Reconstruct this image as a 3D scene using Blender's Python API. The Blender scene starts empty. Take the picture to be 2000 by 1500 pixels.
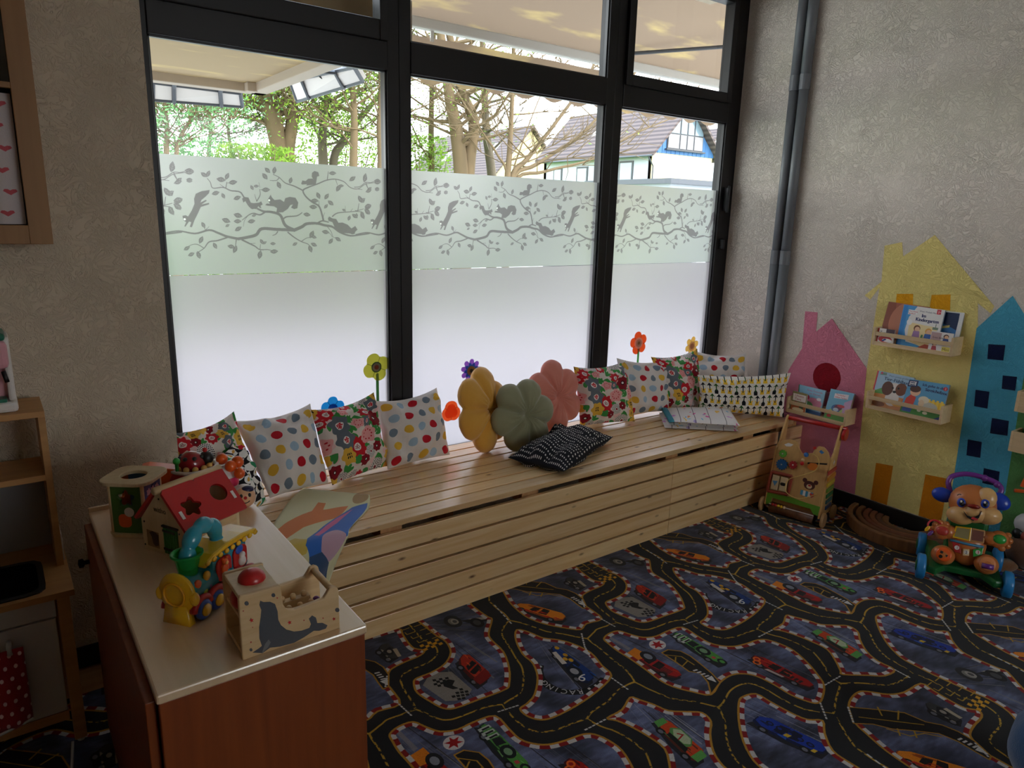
import bpy, math, random
import numpy as np
from mathutils import Vector, Matrix, noise as mnoise

scene = bpy.context.scene
C = scene.collection
R = math.radians
rnd = random.Random(7)

# ---------------------------------------------------------------- camera, world, sun, exposure
CAM = Vector((-3.70629493, -2.86945008, 1.56620013))
FOC = 1383.7                     # pixels, for a 2000 px wide frame
YAW, PIT, ROL = 0.639565, 0.232875, 0.02692801
_fw = Vector((math.sin(YAW)*math.cos(PIT), math.cos(YAW)*math.cos(PIT), -math.sin(PIT)))
_r = Vector((math.cos(YAW), -math.sin(YAW), 0)); _u = _r.cross(_fw)
_R = _r*math.cos(ROL)+_u*math.sin(ROL); _U = -_r*math.sin(ROL)+_u*math.cos(ROL)
cd = bpy.data.cameras.new('camera'); cam = bpy.data.objects.new('camera', cd); C.objects.link(cam)
cd.sensor_width = 36; cd.lens = FOC/2000*36; cd.clip_end = 500; cd.clip_start = .05
m = Matrix((_R, _U, -_fw)).transposed().to_4x4(); m.translation = CAM; cam.matrix_world = m
scene.camera = cam

world = bpy.data.worlds.new('sky'); scene.world = world; world.use_nodes = True
nt = world.node_tree; nt.nodes.clear()
wo = nt.nodes.new('ShaderNodeOutputWorld'); bg = nt.nodes.new('ShaderNodeBackground')
tc = nt.nodes.new('ShaderNodeTexCoord'); sp = nt.nodes.new('ShaderNodeSeparateXYZ'); rp = nt.nodes.new('ShaderNodeValToRGB')
nt.links.new(tc.outputs['Generated'], sp.inputs[0]); nt.links.new(sp.outputs['Z'], rp.inputs[0])
e = rp.color_ramp.elements
e[0].position = 0.0; e[0].color = (.93, .95, .98, 1); e[1].position = 1.0; e[1].color = (.58, .74, 1, 1)
x = rp.color_ramp.elements.new(.25); x.color = (.88, .95, 1, 1)
nt.links.new(rp.outputs[0], bg.inputs[0]); nt.links.new(bg.outputs[0], wo.inputs[0])
bg.inputs[1].default_value = SKY_STRENGTH = 4.5

sd = bpy.data.lights.new('sun', 'SUN'); sun = bpy.data.objects.new('sun', sd); C.objects.link(sun)
sd.energy = 2.6; sd.angle = R(2); sd.color = (1, .93, .80)
sun.rotation_euler = Vector((-.62, .62, -.62)).to_track_quat('-Z', 'Y').to_euler()   # from behind the house, high on the right
sun.location = (6, -10, 12)

vs = scene.view_settings
scene.display_settings.display_device = 'sRGB'
vs.view_transform = 'Standard'; vs.look = 'None'; vs.gamma = 1; vs.use_curve_mapping = False
vs.exposure = EXPOSURE = 0.68
cy = scene.cycles
cy.max_bounces = 10; cy.diffuse_bounces = 6; cy.glossy_bounces = 3; cy.transmission_bounces = 8; cy.transparent_max_bounces = 24
cy.caustics_reflective = False; cy.caustics_refractive = True; cy.sample_clamp_indirect = 6

# ---------------------------------------------------------------- small geometry library
def ray(px, py):
    return _fw*FOC + _R*(px-1000) - _U*(py-750)
def at(px, py, ax, v):
    """the point of the real plane (axis ax = v) that is seen at pixel (px, py) of the photograph"""
    d = ray(px, py); t = (v-CAM[ax])/d[ax]
    return CAM + d*t
def lin(c):
    return c/12.92 if c <= .04045 else ((c+.055)/1.055)**2.4
def col(r, g, b):
    return (lin(r/255), lin(g/255), lin(b/255), 1)

class MB:
    """collects vertices and faces of one mesh"""
    def __init__(s): s.v = []; s.f = []; s.mi = []; s.uv = []; s.m = 0
    def add(s, vs_, fs, uvs=None):
        o = len(s.v); s.v += [Vector(p) for p in vs_]
        for k, f in enumerate(fs):
            s.f.append([i+o for i in f]); s.mi.append(s.m)
            s.uv.append(uvs[k] if uvs else [(0, 0)]*len(f))
        return s
    def box(s, a, b, M=None):
        x0, y0, z0 = [min(p, q) for p, q in zip(a, b)]; x1, y1, z1 = [max(p, q) for p, q in zip(a, b)]
        vs_ = [Vector(p) for p in ((x0,y0,z0),(x1,y0,z0),(x1,y1,z0),(x0,y1,z0),(x0,y0,z1),(x1,y0,z1),(x1,y1,z1),(x0,y1,z1))]
        if M is not None: vs_ = [M @ p for p in vs_]
        return s.add(vs_, [(0,3,2,1),(4,5,6,7),(0,1,5,4),(1,2,6,5),(2,3,7,6),(3,0,4,7)])
    def prism(s, pts, o, u, v, d, flip=False, uvfit=False):
        """polygon pts (2D) in the frame o,u,v, extruded along d"""
        o, u, v, d = Vector(o), Vector(u), Vector(v), Vector(d); n = len(pts)
        a = [o+u*p[0]+v*p[1] for p in pts]; b = [p+d for p in a]
        ar = sum(pts[i][0]*pts[(i+1) % n][1]-pts[(i+1) % n][0]*pts[i][1] for i in range(n))
        fl = (ar > 0) == (u.cross(v).dot(d) > 0)
        f0 = list(range(n)); f1 = list(range(n, 2*n)); sides = [(i, (i+1) % n, n+(i+1) % n, n+i) for i in range(n)]
        if fl: f0 = f0[::-1]
        else: f1 = f1[::-1]; sides = [q[::-1] for q in sides]
        uvs = None
        if uvfit:
            xs = [p[0] for p in pts]; ys = [p[1] for p in pts]
            g = lambda i: ((pts[i % n][0]-min(xs))/(max(xs)-min(xs)+1e-9), (pts[i % n][1]-min(ys))/(max(ys)-min(ys)+1e-9))
            uvs = [[g(i) for i in f0], [g(i) for i in f1]]+[[(.01, .01)]*4]*n
        return s.add(a+b, [f0, f1]+sides, uvs)
    def tube(s, path, rad, seg=10, cap=True, closed=False):
        P = [Vector(p) for p in path]; n = len(P)
        rr = rad if isinstance(rad, (list, tuple)) else [rad]*n
        up = None; rings = []
        for i in range(n):
            if closed: t = P[(i+1) % n]-P[i-1]
            else: t = P[min(i+1, n-1)]-P[max(i-1, 0)]
            t.normalize()
            if up is None:
                up = Vector((0, 0, 1)) if abs(t.z) < .9 else Vector((1, 0, 0))
            a = t.cross(up).normalized(); b = a.cross(t).normalized(); up = b
            rings.append([P[i]+(a*math.cos(2*math.pi*k/seg)+b*math.sin(2*math.pi*k/seg))*rr[i] for k in range(seg)])
        vs_ = [p for r_ in rings for p in r_]; fs = []
        for i in range(n if closed else n-1):
            j = (i+1) % n
            for k in range(seg):
                fs.append((i*seg+k, i*seg+(k+1) % seg, j*seg+(k+1) % seg, j*seg+k))
        if cap and not closed: fs += [tuple(range(seg))[::-1], tuple((n-1)*seg+k for k in range(seg))]
        return s.add(vs_, fs)
    def lathe(s, prof, o, axis=(0,0,1), seg=20, cap=True):
        """prof = [(radius, height)] around axis at o"""
        ax = Vector(axis).normalized(); a = ax.orthogonal().normalized(); b = ax.cross(a); o = Vector(o)
        vs_ = [o+ax*h+(a*math.cos(2*math.pi*k/seg)+b*math.sin(2*math.pi*k/seg))*r_ for r_, h in prof for k in range(seg)]
        fs = [(i*seg+k, i*seg+(k+1) % seg, (i+1)*seg+(k+1) % seg, (i+1)*seg+k) for i in range(len(prof)-1) for k in range(seg)]
        if cap: fs += [tuple(range(seg))[::-1], tuple((len(prof)-1)*seg+k for k in range(seg))]
        return s.add(vs_, fs)
    def ball(s, o, r, M=None, seg=14, rings=9, fn=None):
        r = (r, r, r) if not isinstance(r, (tuple, list)) else r
        vs_ = []
        for i in range(rings+1):
            th = math.pi*i/rings
            for k in range(seg):
                ph = 2*math.pi*k/seg
                p = Vector((math.sin(th)*math.cos(ph), math.sin(th)*math.sin(ph), math.cos(th)))
                if fn: p = fn(p)
                p = Vector((p.x*r[0], p.y*r[1], p.z*r[2]))
                if M is not None: p = M.to_3x3() @ p
                vs_.append(Vector(o)+p)
        fs = [(i*seg+k, (i+1)*seg+k, (i+1)*seg+(k+1) % seg, i*seg+(k+1) % seg) for i in range(rings) for k in range(seg)]
        return s.add(vs_, fs)
    def quad(s, a, b, c, d):
        return s.add([a, b, c, d], [(0,1,2,3)], [[(0,0),(1,0),(1,1),(0,1)]])
    def grid(s, fn, nu, nv):
        """fn(u, v) -> point, u and v in 0..1"""
        vs_ = [fn(i/nu, j/nv) for j in range(nv+1) for i in range(nu+1)]
        fs = []; uvs = []
        for j in range(nv):
            for i in range(nu):
                q = (j*(nu+1)+i, j*(nu+1)+i+1, (j+1)*(nu+1)+i+1, (j+1)*(nu+1)+i)
                fs.append(q); uvs.append([(i/nu, j/nv), ((i+1)/nu, j/nv), ((i+1)/nu, (j+1)/nv), (i/nu, (j+1)/nv)])
        return s.add(vs_, fs, uvs)

def obj(name, mb, mats, parent=None, smooth=False, bevel=0, kind=None, label=None, M=None, sub=0, fix=True):
    me = bpy.data.meshes.new(name)
    vs_ = mb.v if M is None else [M @ p for p in mb.v]
    me.from_pydata([tuple(p) for p in vs_], [], mb.f)
    mats = mats if isinstance(mats, (list, tuple)) else [mats]
    for mt in mats: me.materials.append(mt)
    if len(mats) > 1: me.polygons.foreach_set('material_index', mb.mi)
    ul = me.uv_layers.new(name='UVMap')
    ul.data.foreach_set('uv', [c for f in mb.uv for p in f for c in p])
    if smooth: me.polygons.foreach_set('use_smooth', [True]*len(me.polygons))
    me.update()
    o = bpy.data.objects.new(name, me); C.objects.link(o)
    if parent is not None:
        o.parent = parent
        if parent.type == 'EMPTY' and parent.get('_at'):
            o.matrix_parent_inverse = Matrix.Translation(-Vector(parent['_at']))
    if bevel:
        b = o.modifiers.new('bevel', 'BEVEL'); b.width = bevel; b.segments = 2; b.limit_method = 'ANGLE'; b.angle_limit = R(40); b.harden_normals = False
    if sub:
        b = o.modifiers.new('sub', 'SUBSURF'); b.levels = sub; b.render_levels = sub
    if kind: o['kind'] = kind
    if label: o['label'] = label
    return o
def thing(name, label, cat, loc, group=None):
    o = bpy.data.objects.new(name, None); C.objects.link(o)
    o.empty_display_size = .05
    o.location = loc; o['_at'] = [float(c) for c in loc]; o['label'] = label; o['category'] = cat
    if group: o['group'] = group
    return o
def tag(o, label, cat, group=None, kind=None):
    o['label'] = label; o['category'] = cat
    if group: o['group'] = group
    if kind: o['kind'] = kind
    return o
def struct(name, mb, mt, **k):
    return obj(name, mb, mt, kind='structure', **k)
def frame(o, x, z):
    """matrix with local x along x, local z along z"""
    x = Vector(x).normalized(); z = Vector(z).normalized(); y = z.cross(x).normalized(); z = x.cross(y)
    m_ = Matrix((x, y, z)).transposed().to_4x4(); m_.translation = Vector(o); return m_
def spline(pts, n=6, closed=False):
    P = [Vector(p) for p in pts]; out = []; N = len(P)
    for i in range(N if closed else N-1):
        g = (lambda k: P[k % N]) if closed else (lambda k: P[max(0, min(N-1, k))])
        p0, p1, p2, p3 = g(i-1), g(i), g(i+1), g(i+2)
        for k in range(n):
            t = k/n
            out.append(.5*((2*p1)+(p2-p0)*t+(2*p0-5*p1+4*p2-p3)*t*t+(3*p1-p0-3*p2+p3)*t**3))
    if not closed: out.append(P[-1])
    return out

# ---------------------------------------------------------------- materials
MATS = {}
def nodes(name):
    mt = bpy.data.materials.new(name); mt.use_nodes = True
    return mt, mt.node_tree, mt.node_tree.nodes['Principled BSDF']
def link(nt_, a, b): nt_.links.new(a, b)
def plain(name, c, rough=.5, metal=0., coat=0., bump=0., bscale=200., spec=.5, sheen=0., sss=0.):
    if name in MATS: return MATS[name]
    mt, t, b = nodes(name)
    b.inputs['Base Color'].default_value = col(*c); b.inputs['Roughness'].default_value = rough
    b.inputs['Metallic'].default_value = metal; b.inputs['Coat Weight'].default_value = coat
    b.inputs['Specular IOR Level'].default_value = spec; b.inputs['Sheen Weight'].default_value = sheen
    n = t.nodes.new('ShaderNodeTexNoise'); n.inputs['Scale'].default_value = bscale; n.inputs['Detail'].default_value = 3
    tcn = t.nodes.new('ShaderNodeTexCoord'); link(t, tcn.outputs['Object'], n.inputs['Vector'])
    # slight, even colour variation so nothing is perfectly flat
    mx = t.nodes.new('ShaderNodeMix'); mx.data_type = 'RGBA'; mx.blend_type = 'MULTIPLY'; mx.inputs[0].default_value = .10
    mx.inputs[6].default_value = col(*c); link(t, n.outputs['Fac'], mx.inputs[7]); link(t, mx.outputs[2], b.inputs['Base Color'])
    if bump:
        bp = t.nodes.new('ShaderNodeBump'); bp.inputs['Strength'].default_value = bump; bp.inputs['Distance'].default_value = .002
        link(t, n.outputs['Fac'], bp.inputs['Height']); link(t, bp.outputs[0], b.inputs['Normal'])
    MATS[name] = mt; return mt
def wood(name, c1, c2, axis=0, scale=9., rough=.5, knots=0., coat=0., cior=1.5):
    if name in MATS: return MATS[name]
    mt, t, b = nodes(name)
    tcn = t.nodes.new('ShaderNodeTexCoord'); mp = t.nodes.new('ShaderNodeMapping')
    oi = t.nodes.new('ShaderNodeObjectInfo')
    ad = t.nodes.new('ShaderNodeVectorMath'); ad.operation = 'MULTIPLY_ADD'
    ad.inputs[1].default_value = (7.3, 5.1, 9.7)
    link(t, oi.outputs['Random'], ad.inputs[0]); link(t, tcn.outputs['Object'], ad.inputs[2])
    link(t, ad.outputs[0], mp.inputs[0])
    sc = [scale*6]*3; sc[axis] = scale*.35; mp.inputs['Scale'].default_value = sc
    n = t.nodes.new('ShaderNodeTexNoise'); n.inputs['Scale'].default_value = 1.; n.inputs['Detail'].default_value = 6; n.inputs['Distortion'].default_value = .6
    link(t, mp.outputs[0], n.inputs['Vector'])
    cr = t.nodes.new('ShaderNodeValToRGB'); cr.color_ramp.elements[0].position = .3; cr.color_ramp.elements[1].position = .7
    cr.color_ramp.elements[0].color = col(*c2); cr.color_ramp.elements[1].color = col(*c1)
    link(t, n.outputs['Fac'], cr.inputs[0]); out = cr.outputs[0]
    # each piece its own tone
    hs = t.nodes.new('ShaderNodeHueSaturation'); mr = t.nodes.new('ShaderNodeMapRange')
    mr.inputs[3].default_value = .88; mr.inputs[4].default_value = 1.08; link(t, oi.outputs['Random'], mr.inputs[0]); link(t, mr.outputs[0], hs.inputs['Value'])
    link(t, out, hs.inputs['Color']); out = hs.outputs[0]
    if knots:
        m2 = t.nodes.new('ShaderNodeMapping'); s2 = [13.]*3; s2[axis] = 5.5; m2.inputs['Scale'].default_value = s2; link(t, ad.outputs[0], m2.inputs[0])
        vo = t.nodes.new('ShaderNodeTexVoronoi'); vo.inputs['Scale'].default_value = 1; link(t, m2.outputs[0], vo.inputs['Vector'])
        k = t.nodes.new('ShaderNodeValToRGB'); k.color_ramp.elements[0].position = .03*knots; k.color_ramp.elements[1].position = .12*knots
        k.color_ramp.elements[0].color = (1,1,1,1); k.color_ramp.elements[1].color = (0,0,0,1); link(t, vo.outputs['Distance'], k.inputs[0])
        mx = t.nodes.new('ShaderNodeMix'); mx.data_type = 'RGBA'; link(t, k.outputs[0], mx.inputs[0]); link(t, out, mx.inputs[6]); mx.inputs[7].default_value = col(105, 62, 32)
        out = mx.outputs[2]
    link(t, out, b.inputs['Base Color']); b.inputs['Roughness'].default_value = rough; b.inputs['Coat Weight'].default_value = coat; b.inputs['Coat IOR'].default_value = cior; b.inputs['Coat Roughness'].default_value = .22
    bp = t.nodes.new('ShaderNodeBump'); bp.inputs['Strength'].default_value = .15; bp.inputs['Distance'].default_value = .001
    link(t, n.outputs['Fac'], bp.inputs['Height']); link(t, bp.outputs[0], b.inputs['Normal'])
    MATS[name] = mt; return mt
def plaster(name, c):
    """white rubbed plaster with short curved ridges"""
    if name in MATS: return MATS[name]
    mt, t, b = nodes(name)
    b.inputs['Base Color'].default_value = col(*c); b.inputs['Roughness'].default_value = .85; b.inputs['Specular IOR Level'].default_value = .25
    tcn = t.nodes.new('ShaderNodeTexCoord')
    n1 = t.nodes.new('ShaderNodeTexNoise'); n1.inputs['Scale'].default_value = 14; n1.inputs['Detail'].default_value = 1; link(t, tcn.outputs['Object'], n1.inputs['Vector'])
    mx = t.nodes.new('ShaderNodeVectorMath'); mx.operation = 'MULTIPLY_ADD'; mx.inputs[1].default_value = (.16, .16, .16)
    link(t, n1.outputs['Color'], mx.inputs[0]); link(t, tcn.outputs['Object'], mx.inputs[2])
    n2 = t.nodes.new('ShaderNodeTexNoise'); n2.inputs['Scale'].default_value = 42; n2.inputs['Detail'].default_value = 2; n2.inputs['Distortion'].default_value = 1.2
    link(t, mx.outputs[0], n2.inputs['Vector'])
    cr = t.nodes.new('ShaderNodeValToRGB'); cr.color_ramp.interpolation = 'EASE'
    el = cr.color_ramp.elements; el[0].position = .42; el[0].color = (.35,.35,.35,1); el[1].position = .60; el[1].color = (.45,.45,.45,1)
    k = el.new(.5); k.color = (1,1,1,1); link(t, n2.outputs['Fac'], cr.inputs[0])
    n3 = t.nodes.new('ShaderNodeTexNoise'); n3.inputs['Scale'].default_value = 6; link(t, tcn.outputs['Object'], n3.inputs['Vector'])
    mu = t.nodes.new('ShaderNodeMath'); mu.operation = 'MULTIPLY'; link(t, cr.outputs[0], mu.inputs[0]); link(t, n3.outputs['Fac'], mu.inputs[1])
    bp = t.nodes.new('ShaderNodeBump'); bp.inputs['Strength'].default_value = .8; bp.inputs['Distance'].default_value = .012
    link(t, mu.outputs[0], bp.inputs['Height']); link(t, bp.outputs[0], b.inputs['Normal'])
    MATS[name] = mt; return mt

# ---------------------------------------------------------------- drawing flat print (carpet, cloth, covers) into pixel arrays
_G = {}
def glyphs(txt):
    """triangles of a line of text, 1 unit high capitals about .7, from Blender's own font"""
    if txt in _G: return _G[txt]
    cu = bpy.data.curves.new('t', 'FONT'); cu.body = txt; cu.size = 1; cu.resolution_u = 3
    o = bpy.data.objects.new('t', cu); C.objects.link(o)
    dg = bpy.context.evaluated_depsgraph_get(); me = o.evaluated_get(dg).to_mesh()
    me.calc_loop_triangles()
    v = [(p.co.x, p.co.y) for p in me.vertices]
    tr = [[v[i] for i in t_.vertices] for t_ in me.loop_triangles]
    w = max([p[0] for p in v] or [1])
    o.evaluated_get(dg).to_mesh_clear(); C.objects.unlink(o); bpy.data.objects.remove(o); bpy.data.curves.remove(cu)
    _G[txt] = (tr, w); return _G[txt]
class Cv:
    """canvas: w x h units at s pixels per unit, y upwards; wrap repeats at the edges"""
    def __init__(c, w, h, s, bg=(255,255,255), wrap=None):
        c.w, c.h, c.s = w, h, s; c.W, c.H = int(round(w*s)), int(round(h*s)); c.wrap = wrap
        c.a = np.empty((c.H, c.W, 3), np.float32); c.a[:] = bg
    def _bb(c, P, m=0):
        x0 = max(0, int(math.floor(P[:,0].min()-m))); x1 = min(c.W, int(math.ceil(P[:,0].max()+m))+1)
        y0 = max(0, int(math.floor(P[:,1].min()-m))); y1 = min(c.H, int(math.ceil(P[:,1].max()+m))+1)
        return (x0, x1, y0, y1) if x1 > x0 and y1 > y0 else None
    def _put(c, bb, mask, rgb, al):
        x0, x1, y0, y1 = bb; reg = c.a[y0:y1, x0:x1]
        mk = (mask*al).astype(np.float32)[..., None]
        reg += (np.asarray(rgb, np.float32)-reg)*mk
    def _copies(c, P):
        if not c.wrap: return [P]
        out = []
        for i in (-1, 0, 1):
            for j in (-1, 0, 1): out.append(P+np.array([i*c.W, j*c.H]))
        return out
    def poly(c, pts, rgb, al=1.):
        P0 = np.array([(p[0]*c.s, p[1]*c.s) for p in pts], np.float64)
        for P in c._copies(P0):
            bb = c._bb(P)
            if not bb: continue
            x0, x1, y0, y1 = bb
            X = np.arange(x0, x1)[None, :]+.5; Y = np.arange(y0, y1)[:, None]+.5
            ins = np.zeros((y1-y0, x1-x0), bool)
            for (ax, ay), (bx, by) in zip(P, np.roll(P, -1, 0)):
                if ay == by: continue
                ins ^= ((ay > Y) != (by > Y)) & (X < (bx-ax)*(Y-ay)/(by-ay)+ax)
            c._put(bb, ins, rgb, al)
        return c
    def ell(c, x, y, rx, ry=None, rgb=(0,0,0), rot=0., al=1., lob=0, amp=0., ph=0.):
        ry = rx if ry is None else ry
        n = 28 if not lob else lob*8
        pts = []
        for k in range(n):
            t = 2*math.pi*k/n; q = 1+amp*math.cos(lob*t+ph) if lob else 1
            u, v = rx*q*math.cos(t), ry*q*math.sin(t)
            pts.append((x+u*math.cos(rot)-v*math.sin(rot), y+u*math.sin(rot)+v*math.cos(rot)))
        return c.poly(pts, rgb, al)
    def line(c, pts, w, rgb, al=1.):
        for (ax, ay), (bx, by) in zip(pts[:-1], pts[1:]):
            dx, dy = bx-ax, by-ay; L = math.hypot(dx, dy) or 1e-6; nx, ny = -dy/L*w/2, dx/L*w/2; ex, ey = dx/L*w*.3, dy/L*w*.3
            c.poly([(ax+nx-ex, ay+ny-ey), (bx+nx+ex, by+ny+ey), (bx-nx+ex, by-ny+ey), (ax-nx-ex, ay-ny-ey)], rgb, al)
        return c
    def text(c, txt, x, y, size, rgb, rot=0., bold=0., center=False, sx=1.):
        tr, w = glyphs(txt); ca, sa = math.cos(rot), math.sin(rot); off = -w*size*sx/2 if center else 0
        for dx in ((0,) if not bold else (-bold, 0, bold)):
            for t_ in tr:
                c.poly([(x+(p[0]*size*sx+off+dx)*ca-p[1]*size*sa, y+(p[0]*size*sx+off+dx)*sa+p[1]*size*ca) for p in t_], rgb)
        return c
    def image(c, name):
        im = bpy.data.images.new(name, c.W, c.H, alpha=False)
        px = np.ones((c.H, c.W, 4), np.float32); px[..., :3] = np.clip(c.a/255, 0, 1)
        im.pixels.foreach_set(px.ravel()); im.update(); im.pack()
        return im
def printed(name, im, rough=.8, sheen=0., bump=0., bscale=300., spec=.3, trans=0., coat=0., ext='EXTEND'):
    mt, t, b = nodes(name)
    ti = t.nodes.new('ShaderNodeTexImage'); ti.image = im; ti.extension = ext
    uv = t.nodes.new('ShaderNodeUVMap'); uv.uv_map = 'UVMap'; link(t, uv.outputs[0], ti.inputs[0])
    link(t, ti.outputs[0], b.inputs['Base Color'])
    b.inputs['Roughness'].default_value = rough; b.inputs['Sheen Weight'].default_value = sheen; b.inputs['Specular IOR Level'].default_value = spec; b.inputs['Coat Weight'].default_value = coat
    if bump:
        n = t.nodes.new('ShaderNodeTexNoise'); n.inputs['Scale'].default_value = bscale; n.inputs['Detail'].default_value = 2
        tcn = t.nodes.new('ShaderNodeTexCoord'); link(t, tcn.outputs['Object'], n.inputs['Vector'])
        bp = t.nodes.new('ShaderNodeBump'); bp.inputs['Strength'].default_value = bump; bp.inputs['Distance'].default_value = .002
        link(t, n.outputs['Fac'], bp.inputs['Height']); link(t, bp.outputs[0], b.inputs['Normal'])
    if trans:
        tr = t.nodes.new('ShaderNodeBsdfTranslucent'); link(t, ti.outputs[0], tr.inputs[0])
        ms = t.nodes.new('ShaderNodeMixShader'); ms.inputs[0].default_value = trans
        link(t, b.outputs[0], ms.inputs[1]); link(t, tr.outputs[0], ms.inputs[2])
        link(t, ms.outputs[0], t.nodes['Material Output'].inputs[0])
    return mt
# ================================================================ the setting
XR = .1            # room face of the right wall
YL = -.25          # room face of the left wall (the window stands back from it)
WHITE = plaster('cream_plaster', (214, 200, 178))
RWALL = plaster('right_wall_plaster', (232, 222, 210))
CEIL = plain('ceiling_paint', (215, 212, 205), .9)
struct('floor', MB().box((-7, -7, -.2), (.3, 0.1, -.008)), wood('laminate_floor', (196, 150, 104), (168, 122, 80), 0, 3))
wall_right = struct('wall_right', MB().box((XR, -7, -.2), (XR+.25, .07, 3.1)), RWALL)
struct('wall_left', MB().box((-7, YL, -.2), (-3.228, .12, 3.1)), WHITE)
struct('wall_back', MB().box((-7, -7.2, -.2), (.35, -7, .8)).box((-7, -7.2, 2.75), (.35, -7, 3.1)).box((-7, -7.2, .8), (-2.4, -7, 2.75)).box((-.4, -7.2, .8), (.35, -7, 2.75)), WHITE)
struct('wall_far', MB().box((-7.2, -7.2, -.2), (-7, .12, 3.1)), WHITE)
struct('ceiling', MB().box((-7.2, -7.2, 3.0), (.35, .3, 3.2)), CEIL)
struct('wall_front', MB().box((-3.228, .0, 2.87), (XR, .3, 3.0)).box((-3.228, .0, -.2), (XR, .12, .41)), WHITE)
struct('baseboard_right', MB().box((XR-.016, -6.9, 0), (XR, -.66, .087)), plain('black_skirting', (14, 13, 14), .5), bevel=.003)
struct('baseboard_left', MB().box((-6.9, YL-.016, 0), (-3.24, YL, .075)), plain('black_skirting', (14, 13, 14), .5), bevel=.003)

# ---- painted houses on the right wall: each a thin coat of paint, a part of the wall
def wp(px, py):
    p = at(px, py, 0, XR); return (p.y, p.z)
def painted(name, label, pts, c, lift, parent=None, px=True):
    q = [wp(*p) for p in pts] if px else pts
    mb = MB().prism(q, (XR, 0, 0), (0, 1, 0), (0, 0, 1), (-lift, 0, 0))
    return obj(name, mb, plaster('paint_%d_%d_%d' % c, c), parent or wall_right, label=label)
yel = [(1728,480),(1762,473),(1764,501),(1826,459),(1942,598),(1935,612),(1910,592)]
yb = [(-1.486, 1.09), (-1.50, .36), (-1.50, .09), (-1.02, .09), (-.985, .808), (-.99, 1.25)]
yh = painted('painted_house', 'pale yellow painted house with a chimney', [wp(*p) for p in yel]+yb+[wp(1700,585), wp(1689,577), wp(1722,550)], (246, 228, 146), .002, px=False)
for q in ([(1752,574),(1784,574),(1783,596),(1750,596)], [(1820,576),(1857,575),(1856,606),(1816,602)]):
    painted('painted_window', 'orange painted window', q, (250, 178, 30), .0028)
for y0, y1, z1 in ((-1.20, -1.11, .315), (-1.475, -1.365, .33)):
    painted('painted_door', 'orange painted door', [(y0, .09), (y1, .09), (y1, z1-.01), (y0, z1)], (226, 140, 20), .0028, px=False)
painted('painted_house', 'pink painted house with a round window', [wp(1573,608), wp(1597,610), wp(1594,648), wp(1625,622), wp(1693,720), (-1.0, .46), (-1.02, .09), (-.64, .09), (-.47, .47)]+[wp(1541,722), wp(1567,680)], (230, 140, 164), .0024, px=False)
cx_, cz_ = wp(1615, 737)
painted('painted_window', 'dark red round painted window', [(cx_+.084*math.cos(t*.26), cz_+.084*math.sin(t*.26)) for t in range(24)], (150, 16, 34), .0032, px=False)
painted('painted_house', 'blue painted tower with dark windows', [(-1.48, 1.10), (-1.603, 1.268), (-1.70, 1.14), (-1.735, .09), (-1.50, .09), (-1.497, .366)], (84, 176, 208), .0026, px=False)
for q in ([(1931,672),(1964,674),(1960,704),(1929,701)], [(1959,733),(1987,736),(1983,763),(1957,759)], [(1906,761),(1933,765),(1929,798),(1903,793)],
          [(1938,816),(1971,822),(1968,851),(1934,846)], [(1891,858),(1918,863),(1915,894),(1888,889)], [(1922,914),(1953,921),(1950,950),(1919,943)]):
    painted('painted_window', 'dark blue painted window', q, (12, 26, 66), .0032)
painted('painted_house', 'green painted house beside the blue tower', [(-1.70, 1.22), (-2.1, 1.3), (-2.3, .09), (-1.73, .09)], (92, 146, 84), .0022, px=False)

# ---------------------------------------------------------------- road carpet (flat print: racing circuit on grey)
TA = np.array([.905, 0.]); TB = np.array([.4575, -1.327])
ISL = {}
ISL['R'] = [(-1.961,-1.156),(-1.921,-1.141),(-1.875,-1.148),(-1.854,-1.189),(-1.827,-1.233),(-1.778,-1.256),(-1.714,-1.257),(-1.645,-1.272),(-1.643,-1.344),(-1.642,-1.398),(-1.622,-1.436),(-1.585,-1.468),(-1.528,-1.485),(-1.469,-1.495),(-1.437,-1.516),(-1.419,-1.561),(-1.415,-1.614),(-1.439,-1.683),(-1.472,-1.742),(-1.511,-1.793),(-1.581,-1.828),(-1.620,-1.834),(-1.641,-1.808),(-1.657,-1.756),(-1.657,-1.693),(-1.666,-1.633),(-1.691,-1.596),(-1.736,-1.574),(-1.804,-1.577),(-1.884,-1.601),(-1.925,-1.555),(-1.960,-1.498),(-1.971,-1.447),(-1.968,-1.383),(-1.968,-1.301),(-1.972,-1.238),(-1.968,-1.190)]
ISL['B6'] = [(-1.296,-0.920),(-1.340,-0.973),(-1.372,-1.058),(-1.375,-1.123),(-1.411,-1.196),(-1.475,-1.261),(-1.524,-1.283),(-1.559,-1.291),(-1.560,-1.333),(-1.536,-1.369),(-1.494,-1.384),(-1.399,-1.384),(-1.290,-1.369),(-1.190,-1.336),(-1.176,-1.273),(-1.157,-1.192),(-1.174,-1.116),(-1.202,-1.065),(-1.246,-1.018),(-1.266,-0.958)]
ISL['G7'] = [(-1.353,-1.485),(-1.284,-1.483),(-1.218,-1.455),(-1.200,-1.482),(-1.178,-1.526),(-1.161,-1.573),(-1.116,-1.610),(-1.077,-1.643),(-1.086,-1.686),(-1.134,-1.721),(-1.187,-1.775),(-1.212,-1.831),(-1.213,-1.892),(-1.280,-1.889),(-1.327,-1.854),(-1.399,-1.799),(-1.386,-1.783),(-1.345,-1.741),(-1.303,-1.684),(-1.305,-1.618),(-1.318,-1.557),(-1.336,-1.511)]
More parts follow.
